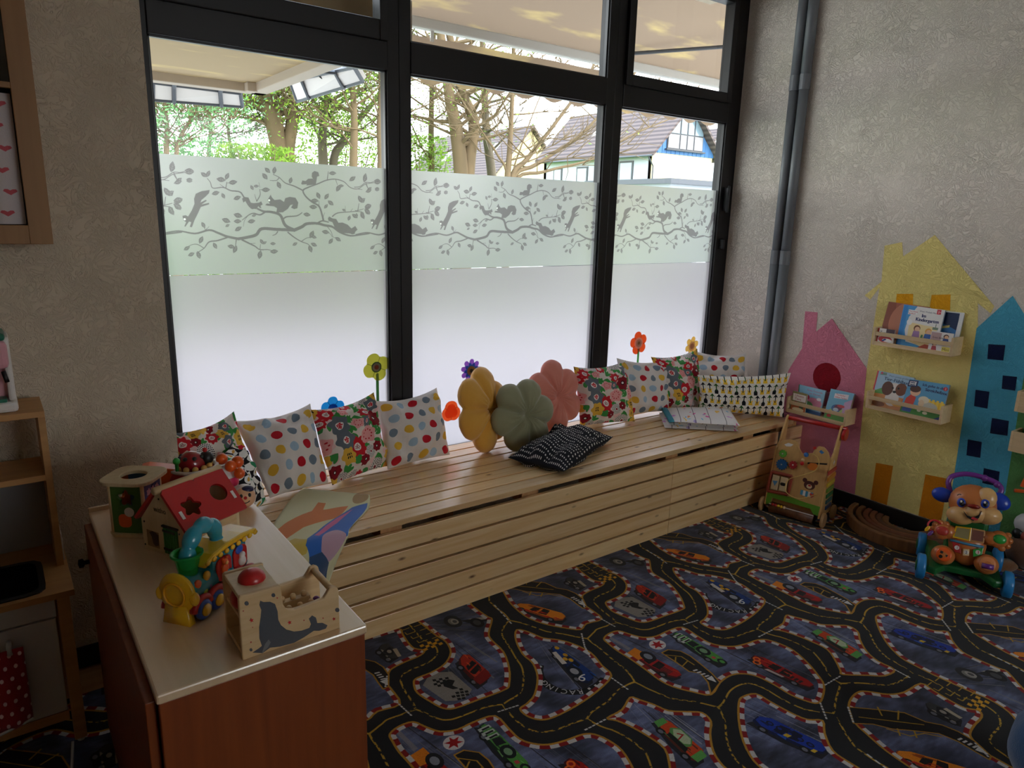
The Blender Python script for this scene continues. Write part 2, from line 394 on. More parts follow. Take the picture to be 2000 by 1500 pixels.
ISL['P'] = [(-1.543,-1.900),(-1.493,-1.884),(-1.439,-1.884),(-1.405,-1.912),(-1.373,-1.947),(-1.314,-1.974),(-1.215,-1.984),(-1.219,-2.029),(-1.227,-2.086),(-1.226,-2.131),(-1.202,-2.164),(-1.229,-2.183),(-1.291,-2.186),(-1.346,-2.194),(-1.371,-2.212),(-1.400,-2.260),
            (-1.4015,-2.293),(-1.4125,-2.377),(-1.4885,-2.368),(-1.5355,-2.386),(-1.5785,-2.344),(-1.6185,-2.292),(-1.6475,-2.234),(-1.6585,-2.173),(-1.650,-2.080),(-1.6265,-2.003),(-1.611,-1.962),(-1.575,-1.925)]
_sd = [(-1.400,-.879),(-1.416,-.924),(-1.422,-1.007),(-1.462,-1.098),(-1.512,-1.167),(-1.543,-1.185),(-1.644,-1.177),(-1.731,-1.169),(-1.764,-1.147),(-1.781,-1.099),(-1.796,-1.031),(-1.781,-.980),(-1.760,-.963),(-1.702,-.963),(-1.638,-.948),(-1.584,-.900)]
ISL['S'] = [(-0.930,-1.678),(-0.893,-1.670),(-0.846,-1.686),(-0.841,-1.737),(-0.833,-1.811),(-0.817,-1.860),(-0.781,-1.891),(-0.829,-1.926),(-0.880,-1.982),(-0.885,-2.040),(-0.880,-2.109),(-0.877,-2.134)]+[(p[0]+TB[0], p[1]+TB[1]) for p in _sd]+[(-1.108,-2.161),(-1.117,-2.109),(-1.121,-2.047),(-1.126,-1.989),(-1.125,-1.926),(-1.119,-1.870),(-1.075,-1.800),(-1.006,-1.733)]
def to_st(p):
    y = p[1]/TB[1]; return np.array([(p[0]-y*TB[0])/TA[0], y])
def carpet_image():
    W, H = 905, 1327; w, h = W//2, H//2
    S, T = np.meshgrid((np.arange(w)+.5)/w, (np.arange(h)+.5)/h)
    X = (S*TA[0]+T*TB[0]).astype(np.float32); Y = (T*TB[1]).astype(np.float32)
    D1 = np.full((h, w), 9., np.float32); D2 = D1.copy(); A1 = np.zeros((h, w), np.float32)
    for nm, pts in ISL.items():
        P = np.array([(p.x, p.y) for p in spline([(a, b, 0) for a, b in pts], 3, True)])
        L = np.r_[0, np.cumsum(np.hypot(*(np.roll(P, -1, 0)-P).T))]; f = max(1, round(L[-1]/.058))*.058/L[-1]; L = L*f
        st = np.array([to_st(p) for p in P])
        for i in range(-6, 7):
            for j in range(-6, 7):
                a0, b0 = st.min(0)+(i, j); a1, b1 = st.max(0)+(i, j); mg = .17
                if a1+mg < 0 or a0-mg > 1 or b1+mg < 0 or b0-mg > 1: continue
                x0, x1 = max(0, int((a0-mg)*w)), min(w, int((a1+mg)*w)+1); y0, y1 = max(0, int((b0-mg)*h)), min(h, int((b1+mg)*h)+1)
                if x1 <= x0 or y1 <= y0: continue
                Q = P+i*TA+j*TB; x = X[y0:y1, x0:x1]; y = Y[y0:y1, x0:x1]
                d2 = np.full(x.shape, 99., np.float32); s = np.zeros(x.shape, np.float32); ins = np.zeros(x.shape, bool)
                for k in range(len(Q)):
                    ax, ay = Q[k]; bx, by = Q[(k+1) % len(Q)]; ex, ey = bx-ax, by-ay; l2 = ex*ex+ey*ey+1e-12
                    t = np.clip(((x-ax)*ex+(y-ay)*ey)/l2, 0, 1); q = (x-ax-t*ex)**2+(y-ay-t*ey)**2
                    b_ = q < d2; d2 = np.where(b_, q, d2); s = np.where(b_, L[k]+t*math.sqrt(l2)*f, s)
                    if ay != by: ins ^= ((ay > y) != (by > y)) & (x < ex*(y-ay)/ey+ax)
                d = np.sqrt(d2); d = np.where(ins, -d, d)
                A = D1[y0:y1, x0:x1]; B = D2[y0:y1, x0:x1]; G = A1[y0:y1, x0:x1]
                b_ = d < A
                B[:] = np.where(b_, A, np.minimum(B, d)); G[:] = np.where(b_, s, G); A[:] = np.where(b_, d, A)
    def up(a):
        ys = np.clip((np.arange(H)+.5)/H*h-.5, 0, h-1); xs = np.clip((np.arange(W)+.5)/W*w-.5, 0, w-1)
        y0 = np.floor(ys).astype(int); x0 = np.floor(xs).astype(int); y1 = np.minimum(y0+1, h-1); x1 = np.minimum(x0+1, w-1); fy = (ys-y0)[:, None]; fx = (xs-x0)[None]
        return (a[y0][:, x0]*(1-fx)+a[y0][:, x1]*fx)*(1-fy)+(a[y1][:, x0]*(1-fx)+a[y1][:, x1]*fx)*fy
    yi = np.minimum((np.arange(H)*h)//H, h-1); xi = np.minimum((np.arange(W)*w)//W, w-1)
    d1, d2, s = up(D1), up(D2), A1[yi][:, xi]
    cv = Cv(W, H, 1, (118, 124, 148), wrap=True)
    rs = np.random.RandomState(3)
    low = rs.rand(14, 10)
    def smooth(n0, n1):
        a = rs.rand(n0, n1); a = np.vstack([a, a[:1]]); a = np.hstack([a, a[:, :1]])
        ys = np.linspace(0, n0, H, endpoint=False); xs = np.linspace(0, n1, W, endpoint=False); i0 = ys.astype(int); j0 = xs.astype(int)
        fy = (ys-i0)[:, None]; fx = (xs-j0)[None]; fy = fy*fy*(3-2*fy); fx = fx*fx*(3-2*fx)
        return (a[i0][:, j0]*(1-fx)+a[i0][:, j0+1]*fx)*(1-fy)+(a[i0+1][:, j0]*(1-fx)+a[i0+1][:, j0+1]*fx)*fy
    g = .5*smooth(14, 10)+.3*smooth(40, 24)+.2*smooth(160, 30)
    cv.a *= (.50+1.0*g)[..., None]
    # ---- cars and other motifs, drawn in metres on the carpet
    def K(pts):
        q = np.array([to_st(p) for p in pts]); q -= np.floor(q.mean(0)); return [(a_*W, b_*H) for a_, b_ in q]
    def bil(q, u, v):
        q = [np.array(p) for p in q]; return tuple((q[0]*(1-u)+q[3]*u)*(1-v)+(q[1]*(1-u)+q[2]*u)*v)
    def shape(q, uv, c, al=1.): cv.poly(K([bil(q, u, v) for u, v in uv]), c, al)
    def wheel(q, u, v, r=.018, c=(30, 30, 36), c2=(150, 150, 160)):
        x, y = bil(q, u, v)
        for rr, cc in ((r, c), (r*.55, c2)):
            cv.poly(K([(x+rr*.75*math.cos(t*.35), y+rr*math.sin(t*.35)) for t in range(18)]), cc)
    def wtext(ch, x, y, size, right, c):
        tr, w = glyphs(ch); up = (-right[1], right[0])
        for t_ in tr:
            P = [(x+((p[0]-w/2)*right[0]+(p[1]-.35)*up[0])*size, y+((p[0]-w/2)*right[1]+(p[1]-.35)*up[1])*size) for p in t_]
            P += [((P[0][0]+P[1][0])/2, (P[0][1]+P[1][1])/2)]
            cv.poly(K(P[:3]), c)
    def num(q, u, v, ch, size, c):
        x, y = bil(q, u, v); wtext(ch, x, y, size, (.6, -.8), c)
    def rd(u0, u1, v0, v1, r=.3):
        du, dv = (u1-u0), (v1-v0)
        return [(u0, v0+dv*r), (u0+du*r*.5, v0), (u1-du*r*.4, v0+dv*.06), (u1, v0+dv*r), (u1, v1-dv*r), (u1-du*r*.4, v1-dv*.06), (u0+du*r*.5, v1), (u0, v1-dv*r)]
    def car(q, body, dark, light, glass=(40, 40, 50), n=None, seed=0):
        r_ = random.Random(seed)
        shape(q, [(-.03, .0), (.5, -.14), (1.04, -.02), (1.05, .5), (.9, .8), (.1, .8)], (46, 46, 54), .8)
        shape(q, rd(0, 1, .05, .95), dark)
        shape(q, rd(.02, .98, .22, .95), body)
        for u in (.2, .8):
            wheel(q, u, .08)
        shape(q, [(.3, .35), (.44, .28), (.46, .85), (.32, .8)], glass); shape(q, [(.5, .27), (.66, .34), (.64, .82), (.5, .87)], glass)
        for k in range(7):
            u = r_.uniform(.02, .85); v = r_.uniform(.15, .85)
            shape(q, [(u, v), (u+.15, v+r_.uniform(-.1, .1)), (u+.13, v+.08), (u+.02, v+.06)], light if k % 2 else dark, .85)
        if n: num(q, .22, .6, n, .045, light)
    def speed(q, c, n=9, seed=1):
        r_ = random.Random(seed)
        for k in range(n):
            v = r_.uniform(-.6, 1.5); u = r_.uniform(-.7, .2); L = r_.uniform(.5, 1.3); wv = r_.uniform(.03, .12)
            shape(q, [(u, v), (u+L, v+.05), (u+L, v+wv), (u, v+wv*.4)], c if k % 3 else (70, 70, 78), .7)
    Q = dict(orange=[(-2.513,-0.972),(-2.439,-0.922),(-2.429,-1.097),(-2.523,-1.125)], blue6=[(-2.183,-1.095),(-2.139,-1.078),(-2.125,-1.304),(-2.224,-1.328)],
             red8=[(-1.613,-1.554),(-1.548,-1.543),(-1.523,-1.779),(-1.591,-1.770)], drag=[(-1.985,-1.260),(-1.907,-1.238),(-1.866,-1.480),(-1.947,-1.464)],
             green=[(-1.732,-1.285),(-1.679,-1.278),(-1.672,-1.520),(-1.739,-1.512)], g7=[(-1.254,-1.587),(-1.191,-1.581),(-1.202,-1.777),(-1.289,-1.779)],
             big=[(-1.903,-1.762),(-1.818,-1.755),(-1.772,-1.971),(-1.849,-1.974)], flame=[(-1.214,-0.776),(-1.156,-0.767),(-1.050,-0.946),(-1.131,-0.981)],
             racer=[(-2.715,-0.741),(-2.658,-0.706),(-2.631,-0.810),(-2.702,-0.833)], moto=[(-2.440,-0.720),(-2.373,-0.709),(-2.219,-0.784),(-2.297,-0.830)])
    Q['drag'] = [(-1.965,-1.285),(-1.90,-1.262),(-1.862,-1.478),(-1.94,-1.47)]
    # pale smoke and light patches
    for q, c in (('orange', (176, 172, 166)), ('blue6', (176, 174, 180)), ('g7', (196, 196, 206)), ('big', (186, 186, 198)), ('red8', (150, 150, 160)), ('drag', (170, 168, 172)), ('moto', (160, 156, 154))): speed(Q[q], c, 20, len(q))
    shape([(-2.67,-.985),(-2.55,-.975),(-2.53,-1.14),(-2.65,-1.14)], rd(0, 1, 0, 1), (186, 180, 170), .85)
    for fx, fy, r0 in ((-2.625, -1.0, .35), (-2.615, -1.11, -.4)):
        for i in range(5):
            for j in range(4):
                if (i+j) % 2 == 0:
                    x, y = fx+i*.011*math.cos(r0)-j*.011*math.sin(r0), fy-i*.011*math.sin(r0)-j*.011*math.cos(r0)
                    cv.poly(K([(x, y), (x+.011, y-.003), (x+.009, y-.014), (x-.002, y-.011)]), (24, 22, 24))
    shape([(-2.62,-1.03),(-2.56,-1.03),(-2.55,-1.09),(-2.61,-1.09)], [(0,.3),(.4,.1),(.9,.3),(1,.6),(.6,.5),(.3,.9),(0,.7)], (44, 42, 46))
    car(Q['orange'], (206, 78, 34), (128, 34, 22), (240, 130, 70), (48, 34, 34), seed=1)
    shape(Q['orange'], [(.72,.15),(.98,.2),(.98,.85),(.72,.92)], (170, 40, 30))
    car(Q['blue6'], (28, 92, 160), (16, 50, 104), (60, 130, 200), (20, 40, 80), seed=2)
    shape(Q['blue6'], [(.08,.1),(.4,.05),(.45,.35),(.12,.45)], (226, 220, 214)); wheel(Q['blue6'], .66, .3, .034, (20, 40, 70), (190, 190, 196)); num(Q['blue6'], .84, .35, '6', .06, (235, 235, 235))
    for u, v in ((.3,.75),(.36,.5),(.45,.7),(.08,.8)): wheel(Q['blue6'], u, v, .011, (230, 190, 60), (230, 190, 60))
    arc = lambda t, r_=0.: (-2.19+(.125+r_)*math.cos(2.3+t*2.9), -1.235+(.115+r_)*math.sin(2.3+t*2.9))   # lettered band round the blue car
    cv.line(K([arc(t) for t in np.linspace(0, 1, 16)]), 30, (20, 20, 24))
    for k in range(24):
        t = k/23
        if t < .2 or t > .74:
            x, y = arc(t, .006 if k % 2 else -.006); cv.poly(K([(x-.005, y+.005), (x+.005, y+.005), (x+.005, y-.005), (x-.005, y-.005)]), (225, 225, 225))
    for k, ch in enumerate('RACING'):
        t = .68-k*.078; a = 2.3+t*2.9; x, y = arc(t); wtext(ch, x, y, .034, (math.sin(a), -math.cos(a)), (226, 226, 226))
    car(Q['red8'], (196, 34, 30), (120, 14, 20), (240, 110, 50), (60, 30, 34), seed=3); num(Q['red8'], .1, .35, '8', .07, (248, 150, 60))
    shape(Q['red8'], [(.3,-.05),(.6,.05),(.62,.2),(.34,.15)], (214, 200, 196)); 
    for k in range(4): shape(Q['red8'], [(.6+k*.07,.3),(.64+k*.07,.3),(.64+k*.07,.6),(.6+k*.07,.6)], (90, 60, 60))
    car(Q['drag'], (198, 30, 34), (130, 14, 24), (240, 130, 60), (60, 30, 30), seed=4)
    shape(Q['drag'], [(-.05,.2),(.22,.1),(.3,.9),(0,.95)], (238, 168, 50)); wheel(Q['drag'], .3, .8, .034, (60, 60, 70), (170, 175, 185))
    for k in range(4): shape(Q['drag'], [(.55,.3+k*.1),(.85,.28+k*.1),(.85,.33+k*.1),(.55,.35+k*.1)], (60, 70, 74))
    shape(Q['drag'], [(-.55,.62),(-.05,.5),(-.05,.75),(-.5,.85)], (176, 172, 174), .8)
    car(Q['green'], (124, 186, 110), (50, 84, 62), (176, 220, 160), (50, 60, 66), seed=5)
    for k in range(3): shape(Q['green'], [(.04+k*.09,.1),(.1+k*.09,.1),(.12+k*.09,.9),(.06+k*.09,.9)], (214, 220, 214)); shape(Q['green'], [(.07+k*.09,.3),(.1+k*.09,.3),(.11+k*.09,.8),(.08+k*.09,.8)], (40, 44, 52))
    wheel(Q['green'], .6, .55, .03, (40, 52, 56), (160, 190, 160)); wheel(Q['green'], .95, .6, .02, (40, 60, 56), (124, 186, 110)); shape(Q['green'], [(.78,.4),(.84,.4),(.84,.6),(.78,.6)], (220, 120, 120))
    car(Q['g7'], (222, 110, 50), (130, 66, 40), (150, 190, 130), (30, 50, 46), seed=6)
    shape(Q['g7'], rd(.25, .72, .25, 1.02, .45), (130, 180, 120)); shape(Q['g7'], rd(.3, .68, .45, .96, .45), (206, 216, 190)); num(Q['g7'], .48, .6, '7', .05, (200, 40, 40)); shape(Q['g7'], [(.3,.2),(.75,.22),(.72,.45),(.32,.42)], (26, 48, 44))
    shape(Q['g7'], [(-.02,.2),(.12,.15),(.14,.8),(.02,.85)], (130, 190, 120)); shape(Q['g7'], [(.85,.25),(1,.3),(1,.8),(.86,.85)], (130, 190, 120))
    car(Q['big'], (28, 92, 190), (14, 44, 112), (70, 140, 220), (18, 40, 90), seed=7)
    for k in range(5): wheel(Q['big'], .2+k*.15, .62-.03*k, .013, (14, 34, 90), (30, 80, 170))
    shape(Q['big'], [(.45,.3),(.52,.3),(.54,.5),(.46,.5)], (226, 200, 80)); shape(Q['big'], [(.86,.15),(.92,.15),(.93,.35),(.87,.35)], (226, 200, 80))
    car(Q['flame'], (240, 172, 50), (190, 110, 30), (222, 80, 30), (44, 36, 34), seed=8)
    for k in range(5): shape(Q['flame'], [(.2+k*.15,.15+.1*(k%3)),(.42+k*.13,.25+.12*(k%3)),(.25+k*.15,.3+.1*(k%3))], (220, 70, 28))
    grey = lambda q, s: car(Q[q], (92, 92, 96), (30, 30, 34), (196, 190, 180), (28, 28, 32), seed=s)
    grey('racer', 9); shape(Q['racer'], [(.5,.8),(.98,.55),(1.05,.72),(.6,1.0)], (205, 196, 180)); wheel(Q['racer'], .5, .55, .02, (40, 40, 44), (190, 184, 176))
    wheel(Q['moto'], .2, .5, .045, (70, 70, 74), (158, 156, 152)); wheel(Q['moto'], .24, .5, .02, (190, 186, 180), (120, 120, 120)); shape(Q['moto'], [(.35,.6),(.9,.9),(1.1,.55),(.6,.3)], (60, 60, 64)); shape(Q['moto'], [(.45,.75),(1,.95),(1.2,.75),(.8,.62)], (200, 195, 186)); wheel(Q['moto'], .78, .35, .035, (36, 36, 40), (110, 110, 112))
    x, y = -2.722, -1.298                                        # red rosette on white
    cv.poly(K([(x+.034*math.cos(t*.3), y+.03*math.sin(t*.3)) for t in range(21)]), (228, 224, 224))
    cv.poly(K([(x+(.03 if t % 2 else .013)*math.cos(t*math.pi/6), y+(.026 if t % 2 else .012)*math.sin(t*math.pi/6)) for t in range(12)]), (196, 20, 44))
    # ---- roads from the distance fields
    a = cv.a
    def mix(m_, c): a[m_] = c
    out = d1 > -.004
    road = np.array((50, 52, 60), np.float32)*(.85+.35*g)[..., None]
    a[out] = road[out]
    kb = (d1 <= -.004) & (d1 > -.019); red = (s % .058) < .029
    mix(kb & red, (172, 24, 40)); mix(kb & ~red, (222, 220, 220))
    mix((d1 > -.004) & (d1 < .0035), (206, 168, 74))
    dash = (s % .029) < .017
    mid = (np.abs(d1-d2) < .0065) & (d1 > .02)
    mix(mid & (dash | (g > .55)), (212, 182, 84))
    # pit lanes with yellow bays and arrows, over the islands
    def lane(pts, bays):
        cv.poly(K(pts), (46, 45, 50)); L = pts+[pts[0]]
        for p, q in zip(L[:-1], L[1:]): cv.line(K([p, q]), 5, (206, 168, 74))
        for b in bays: cv.line(K(b), 4.5, (206, 176, 74))
    lane([(-1.843,-1.343),(-1.809,-1.342),(-1.776,-1.376),(-1.770,-1.417),(-1.778,-1.477),(-1.787,-1.528),(-1.804,-1.577),(-1.884,-1.601),(-1.839,-1.553),(-1.820,-1.504),(-1.846,-1.474),(-1.842,-1.410)],
         [[(-1.84,-1.36),(-1.80,-1.40),(-1.80,-1.46)], [(-1.82,-1.39),(-1.845,-1.41)], [(-1.80,-1.43),(-1.84,-1.44)]])
    lane([(-1.551,-1.904),(-1.485,-1.964),(-1.423,-2.026),(-1.410,-2.087),(-1.381,-2.125),(-1.370,-2.169),(-1.374,-2.219),(-1.403,-2.275),(-1.424,-2.278),(-1.423,-2.238),(-1.419,-2.189),(-1.432,-2.137),(-1.496,-2.075),(-1.535,-2.042),(-1.565,-1.994),(-1.614,-1.956)],
         [[(-1.47,-1.96),(-1.50,-1.99)], [(-1.43,-2.01),(-1.475,-2.03)], [(-1.57,-1.95),(-1.49,-2.03),(-1.43,-2.09)], [(-1.55,-2.03),(-1.52,-2.09),(-1.47,-2.11),(-1.44,-2.15)], [(-1.52,-2.05),(-1.545,-2.07)], [(-1.485,-2.085),(-1.51,-2.105)]])
    for tip, d in (((-1.812,-1.556), (-.012, .075)), ((-1.40,-2.255), (-.003, .07))):
        for k in range(5):
            x, y = tip[0]+d[0]*(-.1+1.15*k/5), tip[1]+d[1]*(.25+1.0*k/5); cv.poly(K([(x-.009, y), (x+.009, y-.004), (x+.009, y-.011), (x-.009, y-.007)]), (230, 230, 230))
        cv.poly(K([(tip[0]-.016, tip[1]+.02), (tip[0]+.014, tip[1]+.02), (tip[0]-.002, tip[1]-.014)]), (232, 232, 232))
    # starting grid with chequered bar, across the road that runs past the yellow blocks
    for k in range(4):
        x, y = -2.53+.006*k, -.66-.036*k
        cv.line(K([(x-.045, y), (x-.045, y-.016), (x-.01, y-.016)]), 4, (206, 176, 74)); cv.line(K([(x+.01, y-.02), (x+.045, y-.02), (x+.045, y-.004)]), 4, (206, 176, 74))
    for i in range(5):
        for j in range(3):
            if (i+j) % 2 == 0:
                x, y = -2.565+i*.016, -.80-j*.014; cv.poly(K([(x, y), (x+.016, y+.001), (x+.016, y-.013), (x, y-.014)]), (232, 190, 60))
    # white give-way dashes where roads meet
    for p, q in (((-2.459,-1.274),(-2.537,-1.261)),((-2.778,-1.048),(-2.770,-1.125)),((-2.008,-1.081),(-2.055,-1.151)),((-2.055,-1.151),(-2.084,-1.216)),((-2.102,-1.344),(-2.099,-1.427)),((-2.267,-1.486),(-2.360,-1.485)),((-2.170,-0.725),(-2.195,-0.885)),((-1.508,-1.795),(-1.409,-1.799)),((-1.611,-1.838),(-1.672,-1.898)),((-1.212,-1.892),(-1.215,-1.950)),((-1.553,-1.903),(-1.614,-1.956)),((-1.382,-2.222),(-1.415,-2.275))):
        n = 6
        for k in range(n):
            u0, u1 = k/n, (k+.55)/n; cv.line(K([(p[0]+(q[0]-p[0])*u0, p[1]+(q[1]-p[1])*u0), (p[0]+(q[0]-p[0])*u1, p[1]+(q[1]-p[1])*u1)]), 5.5, (226, 226, 226))
    cv.a *= (.93+.14*rs.rand(H, W))[..., None]; cv.a = 255*(cv.a/255)**1.6
    return cv.image('road_print')
CARPET = carpet_image()
rm = printed('road_carpet_pile', CARPET, .95, sheen=.15, bump=.5, bscale=900, spec=.1, ext='REPEAT')
mb = MB()
x0, x1, y0, y1 = -5.2, XR-.003, -4.6, -.42
pts = [(x0, y0), (x1, y0), (x1, y1), (x0, y1)]
v = [Vector((p[0], p[1], 0)) for p in pts]
mb.add(v, [(0, 1, 2, 3)], [[tuple(to_st(p)) for p in pts]])
v2 = [Vector((p[0], p[1], -.008)) for p in pts]
mb.add(v+v2, [(7, 6, 5, 4), (0, 4, 5, 1), (1, 5, 6, 2), (2, 6, 7, 3), (3, 7, 4, 0)], [[(0, 0)]*4]*5)
tag(obj('play_carpet', mb, rm), 'grey play carpet printed with winding racetracks and racing cars', 'carpet')
# ================================================================ shop window
BLACK = plain('black_window_frame', (17, 15, 19), .42, spec=.4)
BEAD = plain('dark_glazing_bead', (24, 23, 28), .35)
def glass():
    mt, t, b = nodes('clear_glass'); t.nodes.remove(b)
    tr = t.nodes.new('ShaderNodeBsdfTransparent'); tr.inputs[0].default_value = (.96, .96, .95, 1)
    gl = t.nodes.new('ShaderNodeBsdfGlossy'); gl.inputs['Roughness'].default_value = .02
    lw = t.nodes.new('ShaderNodeLayerWeight'); lw.inputs[0].default_value = .5
    pw = t.nodes.new('ShaderNodeMath'); pw.operation = 'POWER'; pw.inputs[1].default_value = 5; link(t, lw.outputs['Facing'], pw.inputs[0])
    mr = t.nodes.new('ShaderNodeMapRange'); mr.inputs[3].default_value = .012; mr.inputs[4].default_value = .8; link(t, pw.outputs[0], mr.inputs[0])
    ms = t.nodes.new('ShaderNodeMixShader'); link(t, mr.outputs[0], ms.inputs[0]); link(t, tr.outputs[0], ms.inputs[1]); link(t, gl.outputs[0], ms.inputs[2])
    link(t, ms.outputs[0], t.nodes['Material Output'].inputs[0]); return mt
GLASS = glass()
PERIOD = .757; FZ0, FZ1 = 1.315, 1.755
def film_image():
    cv = Cv(PERIOD, FZ1-FZ0, 1500, (173, 173, 173), wrap=True); G = (124, 120, 123)
    def K(pts):                                                  # pixels of a 4x view of the left pane
        out = []
        for x, y in pts:
            p = at(280+x/4, 270+y/4, 1, 0); out.append((p.x+3.165, p.z-FZ0))
        return out
    def branch(pts, w0, w1=None):
        q = spline([(a, b, 0) for a, b in K(pts)], 5); w1 = w0 if w1 is None else w1; n = len(q)-1
        for i in range(n):
            w = w0+(w1-w0)*i/n; cv.line([q[i][:2], q[i+1][:2]], w*.00055, G)
    def leaf(x, y, L, ang):
        a = math.radians(ang); c_, s_ = math.cos(a), math.sin(a); h = L*.27
        prof = [(-.5,0), (-.3,.6), (-.05,1), (.2,.8), (.5,0), (.2,-.8), (-.05,-1), (-.3,-.6)]
        cv.poly(K([(x+u*L*c_-v*h*s_, y-u*L*s_-v*h*c_) for u, v in prof]), G)
        lt = (160, 160, 160)
        cv.line(K([(x-.4*L*c_, y+.4*L*s_), (x+.42*L*c_, y-.42*L*s_)]), .0007, lt)
        for k in (-.15, .1):
            for sg in (-1, 1): cv.line(K([(x+k*L*c_, y-k*L*s_), (x+(k+.16)*L*c_-sg*.6*h*s_, y-(k+.16)*L*s_-sg*.6*h*c_)]), .0006, lt)
    for pts, a, *b in (
        ([(170,743),(290,725),(420,745),(530,718),(600,740),(670,768),(760,787)], 8, 18), ([(760,787),(830,775),(900,755),(945,708),(1060,712),(1200,718)], 20, 22),
        ([(1200,718),(1260,692),(1300,668),(1380,665),(1440,680),(1500,692),(1560,735),(1640,762),(1720,755),(1790,745)], 24, 9), ([(1380,665),(1420,645),(1470,655)], 12, 8),
        ([(1200,718),(1130,680),(1090,600),(1020,575),(960,570),(910,548)], 24, 12), ([(970,575),(930,597),(880,585),(840,600),(790,640)], 12, 4), ([(840,600),(810,640),(800,690)], 4, 2), ([(1110,635),(1140,613),(1220,605),(1262,580)], 11, 6),
        ([(900,545),(850,530),(800,450),(770,415),(700,405),(640,380),(560,385),(540,340),(515,308)], 12, 4), ([(662,385),(670,338)], 6, 4), ([(650,380),(615,355)], 4, 2), ([(720,340),(670,345)], 3),
        ([(1430,645),(1420,600),(1395,530),(1340,495),(1290,450),(1270,405),(1310,380),(1390,350),(1450,325),(1520,315),(1590,335),(1640,380),(1700,392),(1760,355),(1830,343)], 14, 4), ([(1270,405),(1200,370),(1130,345),(1080,300),(1035,278)], 10, 4),
        ([(1460,325),(1468,255)], 7, 4), ([(1395,530),(1395,485)], 5, 3), ([(1080,305),(1060,325),(1010,325)], 6, 4), ([(1425,620),(1440,580)], 4, 2), ([(1525,315),(1540,360)], 5, 3), ([(1700,392),(1735,398)], 5, 3), ([(1762,355),(1780,390)], 4, 3),
        ([(690,770),(600,800),(530,812),(490,862),(430,900)], 11, 4), ([(485,858),(440,832),(400,832),(360,850)], 6, 3), ([(745,790),(737,850)], 7, 4), ([(790,795),(850,825),(890,845),(930,872),(990,872),(1040,885)], 12, 4), ([(930,872),(935,830)], 5, 3), ([(850,825),(895,822)], 4, 2),
        ([(1150,735),(1200,775),(1255,808),(1310,830),(1328,860)], 10, 4), ([(1258,806),(1300,780),(1345,775)], 6, 3), ([(1070,730),(1055,750),(1030,760)], 8, 4), ([(1460,690),(1490,730),(1505,770),(1545,790)], 5, 3), ([(1440,735),(1480,745),(1500,775)], 3, 3),
        ([(1500,610),(1540,583),(1620,575),(1700,570),(1745,582)], 9, 4), ([(1700,570),(1708,515)], 5, 3), ([(1640,575),(1660,548)], 4, 2), ([(1602,560),(1600,525)], 3, 2), ([(905,490),(932,440),(928,395)], 7, 4), ([(905,490),(888,435)], 5, 2), ([(932,398),(960,398)], 3), ([(505,715),(530,690)], 4, 2), ([(500,715),(488,690)], 4, 3), ([(930,380),(922,340)], 3, 2)): branch(pts, a, b[0] if b else a)
    for x, y, L, a in ((238,210,78,80),(375,248,76,-5),(290,325,66,40),(375,318,52,0),(490,280,62,-35),(523,272,60,65),(625,318,76,-10),(672,292,62,65),(718,340,72,8),(582,425,66,15),(642,447,52,-60),(752,463,64,20),(868,382,46,-60),(902,370,44,0),(977,399,70,2),
                       (990,245,60,-45),(1044,245,62,80),(970,293,66,-50),(1080,362,64,-65),(1172,325,56,75),(1502,268,60,0),(1548,385,66,60),(1570,368,44,0),(1658,312,62,35),(1757,310,64,75),(1855,342,54,5),(1785,408,52,20),(1852,400,38,0),
                       (1390,445,60,-65),(1455,452,58,55),(1362,485,64,-5),(1487,503,60,-40),(1350,535,66,-5),(1450,530,46,50),(1300,595,60,-10),(758,602,74,-15),(665,642,74,-20),(755,648,64,0),(864,648,64,10),(884,602,40,15),(675,682,40,30),(760,708,64,30),
                       (1725,480,66,-40),(1742,488,40,45),(1780,537,58,20),(1775,578,52,-40),(1737,605,60,-60),(1677,607,56,-35),(1632,622,46,70),(1592,560,36,-30),(485,678,56,-60),(467,795,66,65),(355,862,58,30),(390,910,58,25),(448,915,66,-70),(577,842,58,-60),(705,848,62,-10),(735,870,66,65),
                       (945,810,50,-60),(967,818,40,30),(1033,825,46,0),(1042,887,66,5),(930,912,72,80),(1338,752,68,65),(1355,772,48,-20),(1206,828,46,30),(1355,833,56,-25),(1327,866,64,-70),(1447,733,62,-10),(1488,805,56,55),(1545,790,56,-35),
                       (195,410,70,-55),(232,420,50,30),(286,478,76,12),(282,528,78,-30),(230,557,68,-60),(170,565,46,-70)): leaf(x, y, L, a)
    for pts in ([(130,303),(190,297),(250,260),(300,262),(345,250)], [(250,260),(275,310)], [(150,522),(180,520),(240,505)], [(178,520),(188,455)]): branch(pts, 6, 4)
    # squirrels: leaping, small ones on the branches, and one sitting up
    cv.poly(K([(320,605),(345,600),(365,610),(395,560),(415,510),(412,470),(425,430),(470,410),(535,400),(530,425),(500,455),(470,480),(462,500),(505,478),(512,486),(470,515),(530,502),(530,514),(465,535),(445,580),(415,640),(395,695),(378,692),(390,655),(372,650),(345,690),(335,688),(350,655),(328,640)]), G)
    cv.poly(K([(790,470),(805,455),(840,460),(858,500),(880,505),(925,500),(940,490),(952,515),(935,525),(942,545),(925,540),(920,528),(905,545),(870,553),(855,545),(840,505),(820,485),(800,500)]), G)
    cv.poly(K([(990,480),(1005,455),(1015,438),(1025,460),(1045,480),(1090,475),(1120,495),(1130,465),(1165,455),(1210,462),(1232,500),(1225,545),(1200,552),(1175,540),(1190,515),(1170,520),(1150,550),(1110,578),(1060,578),(1065,545),(1040,530),(990,525),(972,520),(985,508),(1010,510)]), G)
